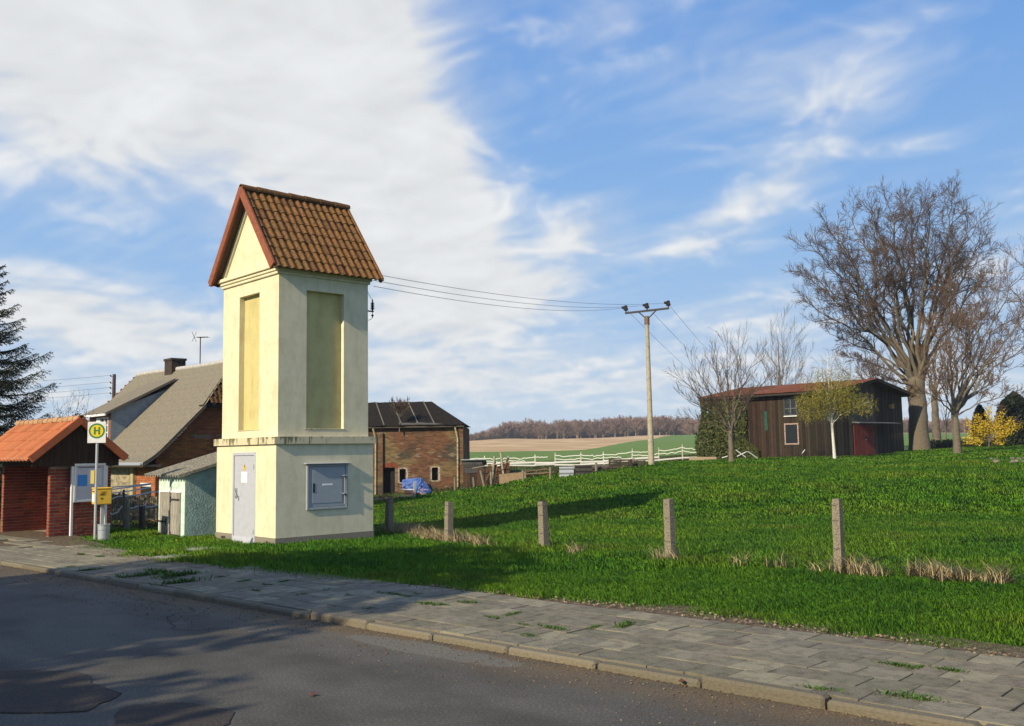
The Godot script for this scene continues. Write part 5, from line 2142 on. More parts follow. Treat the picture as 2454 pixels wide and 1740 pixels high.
	for i in feet.size() - 1:
		var a: Vector3 = feet[i][0]
		var b: Vector3 = feet[i + 1][0]
		var ha: float = feet[i][1].y - a.y
		var hb: float = feet[i + 1][1].y - b.y
		for lv in [[.22, .15], [.05, .12]]:
			if i > 7 and lv[0] > .1:
				continue
			var m := MB.new()
			var g := rr(.62, .78)
			m.col = Color(g, g, g * .96)
			var p0 = a + Vector3.UP * (ha * lv[0] + .12)
			var p1 = b + Vector3.UP * (hb * lv[0] + .12 + rr(-.05, .05))
			var d = (p1 - p0)
			m.box(Vector3(0, -lv[1] / 2, -.02), Vector3(d.length(), lv[1] / 2, .02), Transform3D(Basis(d.normalized(), Vector3.UP, d.normalized().cross(Vector3.UP)).orthonormalized(), p0 + Vector3(0, 0, .06)))
			part("rail", m, M.concrete, ft)
		for lv in [.80, .58]:
			if lv < .7 and rng.randf() < .3:
				continue
			var m := MB.new()
			var pts := PackedVector3Array()
			var cut := 1.0 if rng.randf() < .75 else .62
			for k in 13:
				var u := k / 12.0 * cut
				pts.push_back(a.lerp(b, u) + Vector3.UP * (lerpf(ha, hb, u) * lv - .12 * sin(u * PI) * rr(.2, 1.2) + rr(-.02, .02)) + Vector3(0, 0, .07))
			ribbon(m, pts, .055)
			part("tape", m, M.tape, ft)
	# white tape fence in the yard between shelter and shed
	var yd := 27.0
	var yo := at(290, 1170, yd)
	var yt := thing("yard_fence", "wooden posts strung with white tape between bus shelter and turquoise shed", "fence", gp(yo.x, yo.z), 0)
	o = yt.position
	var zy := func(x: float, y: float, d: float) -> Vector3: return at((255 + x / 8.12) / S, (1080 + y / 8.12) / S, d) - o
	for q in [[390, 920, 1480, .085, 27.0, Color(.26, .25, .17)], [700, 1080, 1490, .075, 27.0, Color(.10, .085, .06)], [340, 760, 1480, .03, 27.0, Color(.12, .09, .07)], [640, 900, 1490, .018, 27.0, Color(.2, .17, .12)], [60, 760, 1500, .07, 27.2, Color(.2, .17, .12)]]:
		var m := MB.new()
		m.col = q[5]
		var p0: Vector3 = zy.call(q[0], q[2], q[4])
		p0.y = height(p0.x + o.x, p0.z + o.z) - o.y - .2
		var p1: Vector3 = zy.call(q[0], q[1], q[4])
		m.rod(p0, p1, q[3], 9, q[3] * .93)
		part("post", m, M.wood_grey, yt)
	var tl := [
		[[60, 715], [430, 690], [870, 640]], [[60, 760], [420, 715], [870, 655]], [[60, 835], [420, 790], [870, 710]],
		[[80, 950], [210, 895], [420, 880], [560, 870], [700, 845], [860, 805], [1040, 800]],
		[[40, 1185], [110, 1240], [220, 1195], [310, 1065], [400, 1115], [520, 1115], [640, 1070], [740, 1090], [860, 1095], [1030, 1055]],
		[[765, 1000], [735, 1210]]]
	for q in tl:
		var m := MB.new()
		var pts := PackedVector3Array()
		for p in q:
			pts.push_back(zy.call(p[0], p[1], 27.12))
		ribbon(m, pts, .035)
		part("tape", m, M.tape, yt)
	# picket fence behind
	var pd := 30.5
	var po := at(300, 1150, pd)
	var pf := thing("picket_fence", "weathered grey picket fence before the farmhouse wall", "fence", gp(po.x, po.z), 0)
	o = pf.position
	for k in 27:
		var m := MB.new()
		m.col = Color(.27, .225, .155) * rr(.7, 1.2)
		var bx := at((255 + (75 + k * 34) / 8.12) / S, (1080 + 1200 / 8.12) / S, pd) - o
		var ty := at((255 + (75 + k * 34) / 8.12) / S, (1080 + (835 if k < 10 else 880) / 8.12) / S, pd).y - o.y
		m.box(Vector3(bx.x - .035, bx.y - .25, -.012), Vector3(bx.x + .035, ty + rr(-.04, .03), .012))
		part("picket", m, M.wood_grey, pf)
	for y in [940, 1130]:
		var m := MB.new()
		m.col = Color(.16, .14, .10)
		var a := at((255 + 60 / 8.12) / S, (1080 + y / 8.12) / S, pd) - o
		var b := at((255 + 1000 / 8.12) / S, (1080 + y / 8.12) / S, pd) - o
		m.box(Vector3(a.x, a.y - .05, -.05), Vector3(b.x, a.y + .05, -.014))
		part("rail", m, M.wood_grey, pf)

func yard_post(x: float, yt: float, yb: float, label: String, lean: float) -> void:
	var p := land(x, yb, 40.0, 60.0)
	var h := at(x, yt, -p.z).y - p.y
	var t := thing("wooden_post", label, "post", p, rr(0, 1), "wooden posts at the lawn edge")
	var m := MB.new()
	m.col = Color(.26, .235, .165) * rr(.8, 1.15)
	m.rod(Vector3(lean * -h * .5, -.2, 0), Vector3(lean * h * .5, h, 0), .075, 7, .062)
	part("stake", m, M.wood_grey, t)

# ------------------------------------------------------------------ yard clutter

func build_yard() -> void:
	var z5 := func(x: float, y: float, d: float) -> Vector3: return at((1080 + x / 7.16) / S, (1040 + y / 7.16) / S, d)
	var z6 := func(x: float, y: float, d: float) -> Vector3: return at((1240 + x / 4.773) / S, (1020 + y / 4.773) / S, d)
	var z7 := func(x: float, y: float, d: float) -> Vector3: return at((880 + x / 10.41) / S, (1080 + y / 10.41) / S, d)
	var m := MB.new()
	# dark lean-to of boards and sheets beside the brick barn
	var a: Vector3 = z5.call(215, 900, 55.0)
	var g := gp(a.x, a.z)
	var t := thing("lean_to", "dark lean-to of old boards and grey sheets beside brick barn", "hut", g, 0)
	var b: Vector3 = z5.call(570, 470, 55.0)
	var w := b.x - a.x
	var h := b.y - g.y
	for k in 9:
		m = MB.new()
		m.col = Color(.075, .045, .03) * rr(.6, 1.4)
		m.box(Vector3(w * k / 9.0, -.3, -.03), Vector3(w * (k + 1) / 9.0 - .02, h * .58, rr(-.01, .02)))
		part("board", m, M.wood_dark, t)
	for k in 4:
		m = MB.new()
		m.col = Color(.085, .085, .085) * rr(.5, 1.5)
		m.box(Vector3(0, h * (.58 + k * .1), -.05), Vector3(w - rr(0, .1), h * (.675 + k * .1), rr(.0, .05)))
		part("plank", m, M.wood_dark, t)
	boxp("roof_sheet", Vector3(-.1, h * .98, -1.8), Vector3(w + .12, h * 1.01, .18), M.galv, t, .01, Transform3D(Basis.from_euler(Vector3(-.16, 0, 0)), Vector3(0, .1, 0)))
	boxp("side", Vector3(w - .05, -.3, -1.6), Vector3(w, h, -.05), M.black, t)
	boxp("rear", Vector3(0, -.3, -1.65), Vector3(w, h, -1.6), M.black, t)
	# brown boards further right
	a = z5.call(600, 900, 54.0)
	g = gp(a.x, a.z)
	t = thing("board_stack", "upright brown boards leaning before the brush heap", "boards", g, 0)
	for k in 8:
		m = MB.new()
		m.col = Color(.11, .055, .03) * rr(.6, 1.3)
		m.box(Vector3(-.10, -.2, -.02), Vector3(.10, rr(.8, 1.35), .02), Transform3D(Basis.from_euler(Vector3(-.15, 0, rr(-.06, .06))), Vector3(-.4 + k * .23, 0, rr(-.05, .05))))
		part("board", m, M.wood_dark, t)
	# brush heap
	var c: Vector3 = z5.call(880, 860, 54.5)
	g = gp(c.x, c.z)
	t = thing("brush_heap", "dark heap of brushwood and posts beside the lean-to", "heap", g, 0)
	m = MB.new()
	for i in 420:
		var r := sqrt(rng.randf()) * 1.0
		var an := rr(0, TAU)
		var p := Vector3(cos(an) * r * 1.1, maxf(0.02, (1.35 - r * 1.2) * rng.randf()), sin(an) * r * .8)
		var d := Vector3(rr(-1, 1), rr(.0, .8), rr(-1, 1)).normalized() * rr(.25, .6)
		m.rod(p, p + d, rr(.008, .02), 4, .004)
	part("brushwood", m, mat(lin(.085, .055, .04), .95), t)
	m = MB.new()
	sheet(m, 12, 12, func(i, j):
		var p := Vector2(i / 5.5 - 1.0, j / 5.5 - 1.0)
		return Vector3(p.x * 1.1, maxf(-.1, 1.1 - p.length() * 1.15) + rr(-.06, .06), p.y * .8))
	part("core", m, mat(lin(.05, .033, .024), .98, "bark", .8, .8), t)
	for q in [[-.55, 1.55, .10, Color(.40, .37, .28)], [.15, 1.75, -.12, Color(.42, .39, .30)], [-.1, 1.45, .3, Color(.14, .06, .035)], [-.9, 1.25, .35, Color(.10, .07, .05)]]:
		m = MB.new()
		m.col = q[3]
		m.rod(Vector3(q[0], .1, .5), Vector3(q[0] + q[2] * 1.6, q[1], .35), .065, 7)
		part("stake", m, M.wood_grey, t)
	# long thin pole over the heap
	m = MB.new()
	var p0: Vector3 = z5.call(370, 588, 53.6)
	var p1: Vector3 = z5.call(1110, 470, 53.6)
	t = thing("bean_pole", "long thin pole lying across the brush heap", "pole", p0, 0)
	m.rod(Vector3.ZERO, p1 - p0, .022, 6)
	part("shaft", m, mat(lin(.32, .26, .17), .9), t)
	# pale board
	a = z5.call(1065, 880, 52.8)
	g = gp(a.x, a.z)
	t = thing("pale_board", "pale plywood board leaning at the lawn edge by brush heap", "board", g, -.2)
	boxp("panel", Vector3(-.75, -.1, -.015), Vector3(.75, .58, .015), mat(lin(.24, .17, .10), .9, "soft", .8), t, .005, Transform3D(Basis.from_euler(Vector3(-.3, 0, .08)), Vector3.ZERO))
	# planks lying about
	for i in 14:
		var q: Vector3 = z5.call(rr(1080, 1640), 760, rr(54.0, 57.5))
		g = gp(q.x, q.z)
		m = MB.new()
		m.col = Color(.24, .16, .10) * rr(.5, 1.4)
		m.cbox(Vector3(-rr(.5, 1.3), 0, -.08), Vector3(rr(.5, 1.3), .04, .08), .006)
		t = thing("loose_plank", "old plank in the loose pile on the yard soil", "plank", g + Vector3(0, .05 + rr(0, .28), 0), rr(-.7, .7), "planks in the loose pile")
		part("plank", m, M.wood_grey, t).rotation = Vector3(rr(-.1, .1), 0, rr(-.12, .12))
	# corrugated sheets against the posts
	for q in [[487, 640, 472, 600, "grey corrugated metal sheet leaning between wooden posts", M.galv], [672, 848, 452, 578, "dark corrugated panel leaning beside the grey sheet", mat(lin(.05, .045, .045), .8, "soft", .8)]]:
		var bl: Vector3 = z6.call(q[0], q[3], 52.6)
		var br: Vector3 = z6.call(q[1], q[3], 52.6)
		g = land((1240 + (q[0] + q[1]) * .5 / 4.773) / S, (1020 + q[3] / 4.773) / S, 44.0, 60.0)
		var hh: float = at((1240 + q[0] / 4.773) / S, (1020 + q[2] / 4.773) / S, -g.z).y - g.y
		t = thing("corrugated_sheet", q[4], "sheet", g, 0)
		m = MB.new()
		var nn := 36
		var wd: float = br.x - bl.x
		for k in nn:
			var y0 := -.1 + (hh + .1) * k / nn
			var y1 := -.1 + (hh + .1) * (k + 1) / nn
			var w0 := .03 * sin(y0 / .22 * TAU)
			var w1 := .03 * sin(y1 / .22 * TAU)
			m.quad(Vector3(-wd / 2, y0, w0 - y0 * .1), Vector3(wd / 2, y0, w0 - y0 * .1), Vector3(wd / 2, y1, w1 - y1 * .1), Vector3(-wd / 2, y1, w1 - y1 * .1))
		part("sheet", m, q[5], t)
	# log pile
	var la := land((1240 + 870 / 4.773) / S, (1020 + 545 / 4.773) / S, 44.0, 60.0)
	var lb := land((1240 + 1115 / 4.773) / S, (1020 + 508 / 4.773) / S, 44.0, 60.0)
	for k in 7:
		var q := la.lerp(lb, (k % 4) / 3.0)
		g = gp(q.x, q.z - .2)
		m = MB.new()
		m.col = Color(.12, .10, .075) * rr(.7, 1.3)
		m.rod(Vector3(-.75, 0, 0), Vector3(.75, 0, 0), .09, 9)
		t = thing("log", "dark weathered log stacked along the lawn edge", "log", g + Vector3(0, .07 + (.16 if k > 3 else 0.0), rr(-.1, .1)), rr(-.15, .35), "logs along the lawn edge")
		part("log", m, M.wood_dark, t)
	# pallets on edge
	for q in [[1180, 372, 505, 1.2, "dark wooden pallet standing on edge beside a post"], [1368, 390, 482, .9, "dark wooden pallet half hidden behind the line pole side post"]]:
		var bc: Vector3 = z6.call(q[0], q[2], 53.0)
		g = land((1240 + q[0] / 4.773) / S, (1020 + q[2] / 4.773) / S, 44.0, 60.0)
		var hh: float = at((1240 + q[0] / 4.773) / S, (1020 + q[1] / 4.773) / S, -g.z).y - g.y
		t = thing("pallet", q[4], "pallet", g, -.15)
		for k in 5:
			m = MB.new()
			m.col = Color(.065, .048, .038) * rr(.8, 1.3)
			m.box(Vector3(-q[3] / 2, hh * k / 5.0 - .02, .0), Vector3(q[3] / 2, hh * k / 5.0 + hh * .10, .025))
			part("slat", m, M.wood_dark, t)
		for k in 3:
			m = MB.new()
			m.col = Color(.06, .045, .036)
			m.box(Vector3(-q[3] / 2 + k * (q[3] / 2 - .05), -.05, -.12), Vector3(-q[3] / 2 + k * (q[3] / 2 - .05) + .10, hh * .92, -.002))
			part("bearer", m, M.wood_dark, t)
	# long trough beside the ivy
	var ta: Vector3 = z6.call(1970, 392, 62.0)
	var tb: Vector3 = z6.call(2270, 392, 62.0)
	g = gp((ta.x + tb.x) / 2, ta.z)
	t = thing("concrete_trough", "long pale concrete trough lying beside the ivy", "trough", g, 0)
	m = MB.new()
	var tw := (tb.x - ta.x) / 2
	m.cbox(Vector3(-tw, -.1, -.25), Vector3(tw, .25, -.17), .015)
	m.cbox(Vector3(-tw, -.1, .17), Vector3(tw, .25, .25), .015)
	m.cbox(Vector3(-tw, -.1, -.17), Vector3(-tw + .08, .25, .17), .012)
	m.cbox(Vector3(tw - .08, -.1, -.17), Vector3(tw, .25, .17), .012)
	m.box(Vector3(-tw + .08, -.1, -.17), Vector3(tw - .08, .03, .17))
	part("trough", m, mat(lin(.40, .31, .20), .95, "fine", .7, .4), t)
	# white bent pipes by the small tree
	var z2 := func(x: float, y: float, d: float) -> Vector3: return at((1670 + x / 7.0613) / S, (890 + y / 7.0613) / S, d)
	var pip: Vector3 = z2.call(850, 1470, 61.0)
	g = gp(pip.x, pip.z)
	for q in [[[[660, 1330], [830, 1455]], "straight white pipe leaning against the ivy"], [[[680, 1440], [840, 1360], [880, 1365], [1030, 1475]], "bent white pipe standing against the ivy"], [[[425, 1465], [520, 1435]], "short white pipe lying behind the small bare tree"], [[[1775, 1395], [1835, 1320]], "short white pipe propped below the barn window"]]:
		var pts := PackedVector3Array()
		var rad := PackedFloat32Array()
		for p in q[0]:
			pts.push_back(z2.call(p[0], p[1], 60.8)); rad.push_back(.028)
		t = thing("white_pipe", q[1], "pipe", pts[0], 0)
		for k in range(pts.size() - 1, -1, -1):
			pts[k] -= pts[0]
		m = MB.new()
		m.tube(pts, rad, 7)
		part("pipe", m, M.white, t)
	# heap under the tarpaulin before the brick barn, with a post and a pale frame
	var tc: Vector3 = z7.call(1220, 1180, 50.5)
	g = gp(tc.x, tc.z)
	t = thing("tarpaulin_heap", "crumpled blue tarpaulin over a heap before the brick barn", "tarpaulin", g, 0)
	var outline := [[850, 740], [1000, 700], [1240, 680], [1330, 690], [1460, 830], [1580, 1000], [1600, 1150]]
	m = MB.new()
	var rows := 9
	sheet(m, outline.size() * 4 - 3, rows, func(i, j):
		var k = i / 4.0
		var lo := int(k)
		var hi := mini(lo + 1, outline.size() - 1)
		var ox := lerpf(outline[lo][0], outline[hi][0], k - lo)
		var oy := lerpf(outline[lo][1], outline[hi][1], k - lo)
		var dn = j / float(rows - 1)
		var yb := minf(1150.0, 1030.0 + (k - 2.0) * 40.0)
		var p: Vector3 = z7.call(lerpf(ox, ox + (1240 - ox) * .10, dn), lerpf(oy, maxf(yb, oy), dn), 50.5)
		var dep := .55 * sin(dn * PI * .5) + noise.get_noise_2d(i * 13.0, j * 15.0) * .22
		return p - g + Vector3(0, noise.get_noise_2d(i * 20.0, j * 9.0) * .05, dep - .45))
	part("sheet", m, M.tarp, t)
	m = MB.new()
	sheet(m, 9, 4, func(i, j):
		var p: Vector3 = z7.call(lerpf(900, 1590, i / 8.0), lerpf(800, 1180, j / 3.0), 50.5)
		return p - g + Vector3(0, -.1, -.9 + j * .12))
	part("heap", m, mat(lin(.08, .05, .035), .95, "bark", .7, .6), t)
	p0 = z7.call(1185, 1210, 49.6)
	g = gp(p0.x, p0.z)
	t = thing("wooden_post", "pale wooden post standing before the blue tarpaulin", "post", g, .3, "wooden posts at the lawn edge")
	m = MB.new()
	m.col = Color(.42, .40, .34)
	m.cbox(Vector3(-.06, -.2, -.06), Vector3(.06, z7.call(1185, 780, 49.6).y - g.y, .06), .012)
	part("stake", m, M.wood_grey, t)
	p0 = z7.call(1290, 1170, 49.8)
	g = gp(p0.x, p0.z)
	t = thing("bed_frame", "old pinkish bed frame with pale bars before the tarpaulin", "frame", g, 0)
	for q in [[810, 972, 1165, 972, .02, 0], [1245, 978, 1520, 975, .02, 1], [960, 1060, 1420, 1068, .035, 2], [1240, 1050, 1350, 1050, .016, 0], [1240, 1130, 1350, 1130, .016, 0], [1350, 1050, 1350, 1130, .016, 0], [1395, 930, 1395, 1180, .03, 2], [945, 960, 955, 1150, .025, 3], [1045, 1140, 1430, 1145, .02, 3]]:
		m = MB.new()
		var q0: Vector3 = z7.call(q[0], q[1], 49.8)
		var q1: Vector3 = z7.call(q[2], q[3], 49.8)
		m.rod(q0 - g, q1 - g, q[4], 7)
		part("bar", m, [M.white, mat(lin(.35, .28, .36), .7), mat(lin(.30, .15, .15), .7), mat(lin(.38, .24, .14), .8)][q[5]], t)
	p0 = z7.call(1000, 1240, 49.7)
	g = gp(p0.x, p0.z)
	t = thing("loose_plank", "pale plank lying on rubble before the brick barn door", "plank", g + Vector3(0, .08, 0), .15)
	boxp("plank", Vector3(-.35, 0, -.07), Vector3(.35, .09, .07), mat(lin(.50, .38, .20), .9), t, .01)
	# rubble before the barn
	m = MB.new()
	for i in 260:
		var q: Vector3 = z7.call(rr(150, 1000), rr(1180, 1300), 50.8)
		g = gp(q.x, q.z + rr(-.6, 1.0))
		m.col = [Color(.30, .12, .06), Color(.36, .26, .15), Color(.24, .17, .10)][rng.randi() % 3] * rr(.6, 1.3)
		var s := rr(.03, .11)
		m.box(Vector3(-s, -s * .5, -s * .6), Vector3(s, s * .6, s * .6), Transform3D(Basis.from_euler(Vector3(rr(0, 3), rr(0, 3), rr(0, 3))), g))
	var rb := part("rubble", m, M.brick, self)
	stuff(rb)
	rb.set_meta("label", "orange brick rubble strewn before the ruined barn")
	rb.set_meta("category", "rubble")
	# stones in the lawn
	for i in 24:
		var q := land(rr(2212, 2310), rr(1026, 1040), 30.0, 70.0)
		m = MB.new()
		var s := rr(.07, .17)
		m.col = [Color(.30, .25, .18), Color(.24, .21, .16), Color(.19, .16, .12)][rng.randi() % 3]
		var prof := []
		for k in 6:
			prof.append([s * sin(PI * (k + .001) / 5.0) * rr(.85, 1.1), -s * .55 * cos(PI * k / 5.0)])
		m.lathe(prof, 8)
		t = thing("field_stone", "rounded field stone in the heap on the lawn", "stone", q + Vector3(0, s * .35, 0), rr(0, 6), "stones heaped on the lawn")
		part("stone", m, M.concrete, t).scale = Vector3(rr(.8, 1.5), 1, rr(.8, 1.2))

# ------------------------------------------------------------------ trees

func branch(lm: MB, tm: MB, p: Vector3, d: Vector3, ln: float, r: float, lev: int, o: Dictionary, rg: RandomNumberGenerator) -> void:
	var last: bool = lev >= o.levels
	var segs := 3 if last else (5 if lev > 1 else 7)
	var pts := PackedVector3Array([p])
	var rad := PackedFloat32Array([r])
	var dirs := [d]
	var dd := d
	var wob: float = o.get("wobble", .22)
	for i in segs:
		dd = (dd + Vector3(rg.randf_range(-1, 1), rg.randf_range(-1, 1), rg.randf_range(-1, 1)) * wob + Vector3.UP * (o.up * (.5 + .25 * lev)) * (1.0 / segs)).normalized()
		pts.push_back(pts[-1] + dd * (ln / segs))
		rad.push_back(maxf(lerpf(r, r * .3, float(i + 1) / segs), o.thin * .7))
		dirs.append(dd)
	(lm if lev <= 1 else tm).tube(pts, rad, 3 if lev > 2 else (4 if lev == 2 else 6), false)
	if last:
		return
	var nk: int = o.kids[lev - 1]
	for k in nk:
		var t := .22 + .78 * (k + rg.randf_range(0.2, .9)) / nk
		var fi := t * segs
		var i := mini(int(fi), segs - 1)
		var q := pts[i].lerp(pts[i + 1], fi - i)
		var ax: Vector3 = (dirs[i + 1] as Vector3).cross(Vector3(rg.randf_range(-1, 1), rg.randf_range(-1, 1), rg.randf_range(-1, 1))).normalized()
		var ang := deg_to_rad(rg.randf_range(24, 62)) * (1.0 - .35 * t)
		var cd: Vector3 = (dirs[i + 1] as Vector3).rotated(ax, ang)
		var cl: float = ln * rg.randf_range(.38, .62) * (1.15 - .45 * t)
		branch(lm, tm, q, cd, cl, maxf(lerpf(r, r * .3, t) * .58, o.thin), lev + 1, o, rg)

func tree(called: String, label: String, pos: Vector3, o: Dictionary) -> Node3D:
	var rg := RandomNumberGenerator.new()
	rg.seed = o.seed
	var t := thing(called, label, o.get("cat", "tree"), pos, 0, o.get("group", ""))
	var lm := MB.new()
	var tm := MB.new()
	var H: float = o.h
	var th: float = o.trunk_h
	var R: float = o.r
	var lean: Vector3 = o.get("lean", Vector3.ZERO)
	# trunk with flared foot
	var pts := PackedVector3Array()
	var rad := PackedFloat32Array()
	var tt: float = o.get("leader", th)
	var n := 12
	for i in n + 1:
		var k := float(i) / n
		var y := -.35 + (tt + .35) * k
		pts.push_back(Vector3(0, y, 0) + lean * clampf(y / th, 0, 2) + Vector3(rg.randf_range(-1, 1), 0, rg.randf_range(-1, 1)) * R * .16 * k)
		var flare := 1.0 + .25 * exp(-maxf(y, 0) / (R * 2.0))
		rad.push_back(R * flare * (lerpf(1.0, o.get("top", .72), k) if tt <= th else lerpf(1.0, .12, k)))
	lm.tube(pts, rad, 14 if R > .3 else 9)
	var tips: Array = o.get("tips", [])
	var fork := Vector3(0, th, 0) + lean
	if tips.is_empty():
		for i in o.limbs:
			var a: float = i * 2.4 + rg.randf_range(-.3, .3)
			var k: float = (i + .5) / o.limbs
			var hy := lerpf(th * .9, tt * .93, k) if tt > th else th
			var out: float = o.spread * lerpf(1.0, .45, k)
			var d := Vector3(cos(a) * out, .35 + k * .9 + o.up * .4, sin(a) * out).normalized()
			branch(lm, tm, Vector3(0, hy, 0) + lean * minf(hy / th, 2.0), d, H * o.len0 * lerpf(.62, .42, k), R * lerpf(.42, .2, k), 1, o, rg)
	else:
		for tip in tips:
			var e: Vector3 = tip
			var sy: float = o.get("low", .86)
			var s := Vector3(0, th * rg.randf_range(sy, 1.0), 0) + lean
			if e.y < th * 1.15:
				s = Vector3(0, minf(th * .97, e.y * .9), 0) + lean
			var dist := (e - s).length()
			var c1 = s + (e - s) * .3 + Vector3.UP * dist * o.get("arch", .22)
			var lp := PackedVector3Array()
			var lr := PackedFloat32Array()
			var r0: float = R * o.get("limb_r", .42) * clampf(dist / (H * .5), .45, 1.2)
			var ns := 10
			for i in ns + 1:
				var k := float(i) / ns
				var q = s * (1 - k) * (1 - k) + c1 * 2 * k * (1 - k) + e * k * k
				if i > 0:
					q += Vector3(rg.randf_range(-1, 1), rg.randf_range(-1, 1), rg.randf_range(-1, 1)) * dist * .018
				lp.push_back(q); lr.push_back(maxf(lerpf(r0, r0 * .16, pow(k, .8)), o.thin))
			lm.tube(lp, lr, 7, false)
			var nk: int = o.limb_kids
			for i in nk:
				var k = o.get("inner", .3) + (1.0 - o.get("inner", .3)) * pow((i + rg.randf_range(.1, .9)) / nk, .8)
				var fi = k * ns
				var j := mini(int(fi), ns - 1)
				var q := lp[j].lerp(lp[j + 1], fi - j)
				var dd := (lp[j + 1] - lp[j]).normalized()
				var ax := dd.cross(Vector3(rg.randf_range(-1, 1), rg.randf_range(-1, 1), rg.randf_range(-1, 1))).normalized()
				var cd := dd.rotated(ax, deg_to_rad(rg.randf_range(22, 60)))
				cd = (cd + Vector3.UP * o.up * .5).normalized()
				branch(lm, tm, q, cd, dist * o.len0 * rg.randf_range(.6, 1.1) * (1.1 - .3 * k), maxf(lr[j] * .6, o.thin), 2, o, rg)
			# the tip itself forks on
			branch(lm, tm, lp[ns], (lp[ns] - lp[ns - 1]).normalized(), dist * o.len0 * .7, lr[ns], 2, o, rg)
	part("trunk", lm, o.bark, t)
	part("crown", tm, o.twig, t)
	return t

func tips_at(list: Array, depth: float, pos: Vector3, zs: float, rg_seed: int) -> Array:
	var rg := RandomNumberGenerator.new()
	rg.seed = rg_seed
	var out := []
	for q in list:
		var d := rg.randf_range(-zs, zs)
		out.append(at(q[0], q[1], depth + d) - pos)
	return out

func build_trees() -> void:
	# old broad tree right of the barn
	var p := foot(2057, 72.5)
	var tips := tips_at([[1815, 625], [1825, 690], [1835, 570], [1870, 530], [1865, 750], [1905, 800], [1910, 500], [1950, 485], [1995, 470], [2040, 468], [2085, 475], [2130, 480], [2165, 505], [2185, 560], [2190, 630], [2180, 700], [1940, 850], [1900, 610], [1960, 580], [2020, 560], [2080, 560], [2130, 590], [1930, 680], [2000, 660], [2110, 680], [1880, 660]], 72.5, p, 5.6, 3)
	tree("old_tree", "huge old bare tree with thick grey trunk beside the plank barn", p, {h = 18.4, r = .66, trunk_h = 5.4, top = .98, limbs = 0, spread = 1.0, up = .22, levels = 4, kids = [8, 9, 7], len0 = .24, limb_kids = 16, limb_r = .25, inner = .50, low = .80, arch = .12, seed = 12, bark = M.bark_grey, twig = M.twig, thin = .012, wobble = .38, tips = tips})
	# spreading tree in front of it
	p = land(2141, 1016, 40, 75)
	var dp := -p.z
	tips = tips_at([[2065, 800], [2090, 730], [2120, 690], [2150, 660], [2185, 690], [2225, 640], [2285, 610], [2330, 680], [2320, 760], [2270, 820], [2250, 760], [2050, 870], [2090, 840], [2210, 860], [2180, 760], [2110, 790], [2290, 880], [2240, 720]], dp, p, 4.0, 5)
	tree("spreading_tree", "bare spreading tree with forked grey trunk on the lawn", p, {h = 11.0, r = .225, trunk_h = 2.5, top = .85, limbs = 0, spread = 1.0, up = .30, levels = 4, kids = [8, 7, 5], len0 = .29, limb_kids = 11, limb_r = .36, low = .85, arch = .14, seed = 14, bark = M.bark_grey, twig = M.twig_warm, thin = .011, wobble = .30, tips = tips})
	p = foot(2420, 84)
	tips = tips_at([[2255, 640], [2290, 590], [2340, 560], [2400, 540], [2460, 560], [2520, 620], [2270, 720], [2300, 780], [2480, 720], [2400, 640]], 84, p, 4.0, 6)
	tree("rear_tree", "bare tree behind the forsythia whose twigs reach over the lawn", p, {h = 16.0, r = .35, trunk_h = 4.0, limbs = 0, spread = 1.0, up = .35, levels = 4, kids = [7, 6, 4], len0 = .28, limb_kids = 8, seed = 15, bark = M.bark, twig = M.twig, thin = .013, tips = tips})
	# small fruit tree before the barn
	p = land(1636, 1034, 40, 75)
	dp = -p.z
	tips = tips_at([[1522, 850], [1548, 815], [1590, 800], [1625, 785], [1655, 782], [1690, 800], [1535, 895], [1560, 860], [1715, 850], [1610, 830], [1660, 830], [1590, 900], [1680, 880], [1528, 935]], dp, p, 2.2, 7)
	tree("fruit_tree", "small bare fruit tree with arching twigs before the ivy", p, {h = 6.4, r = .145, trunk_h = 1.75, top = .9, limbs = 0, spread = 1.0, up = .42, levels = 3, kids = [8, 7, 6], len0 = .36, limb_kids = 12, limb_r = .36, low = .85, arch = .16, seed = 17, bark = M.bark, twig = M.twig, thin = .008, wobble = .16, tips = tips})
	# slender tree behind the barn
	p = foot(1750, 88)
	tips = tips_at([[1750, 730], [1722, 762], [1778, 755], [1700, 800], [1805, 800], [1692, 850], [1822, 850], [1760, 770], [1735, 800], [1785, 830]], 88, p, 2.5, 8)
	tree("slender_tree", "slender bare tree rising behind the barn roof", p, {h = 11.5, r = .20, trunk_h = 4.6, leader = 10.6, limbs = 0, spread = 1.0, up = .45, levels = 3, kids = [8, 8, 7], len0 = .36, limb_kids = 12, limb_r = .26, low = .8, arch = .03, seed = 19, bark = M.bark, twig = M.twig, thin = .009, wobble = .14, tips = tips})
	p = foot(1960, 92)
	tips = tips_at([[1905, 800], [1935, 790], [1975, 785], [2005, 810], [1890, 830], [2020, 840], [1950, 830]], 92, p, 2.5, 9)
	tree("thicket_tree", "low bare tree behind the barn gable", p, {h = 9.0, r = .16, trunk_h = 3.0, limbs = 0, spread = 1.0, up = .4, levels = 3, kids = [8, 7, 4], len0 = .34, limb_kids = 9, seed = 20, bark = M.bark, twig = M.twig, thin = .011, tips = tips})
	p = foot(2096, 96)
	tips = tips_at([[2060, 790], [2090, 780], [2120, 790], [2135, 840], [2070, 850]], 96, p, 2, 10)
	tree("straight_tree", "straight bare tree standing behind the huge old tree", p, {h = 10.0, r = .42, trunk_h = 5.0, limbs = 0, spread = 1.0, up = .4, levels = 3, kids = [6, 5, 4], len0 = .3, limb_kids = 7, seed = 22, bark = M.bark, twig = M.twig, thin = .013, tips = tips})
	p = foot(2117, 94)
	tips = tips_at([[2105, 915], [2130, 900], [2145, 930], [2120, 890]], 94, p, 1, 11)
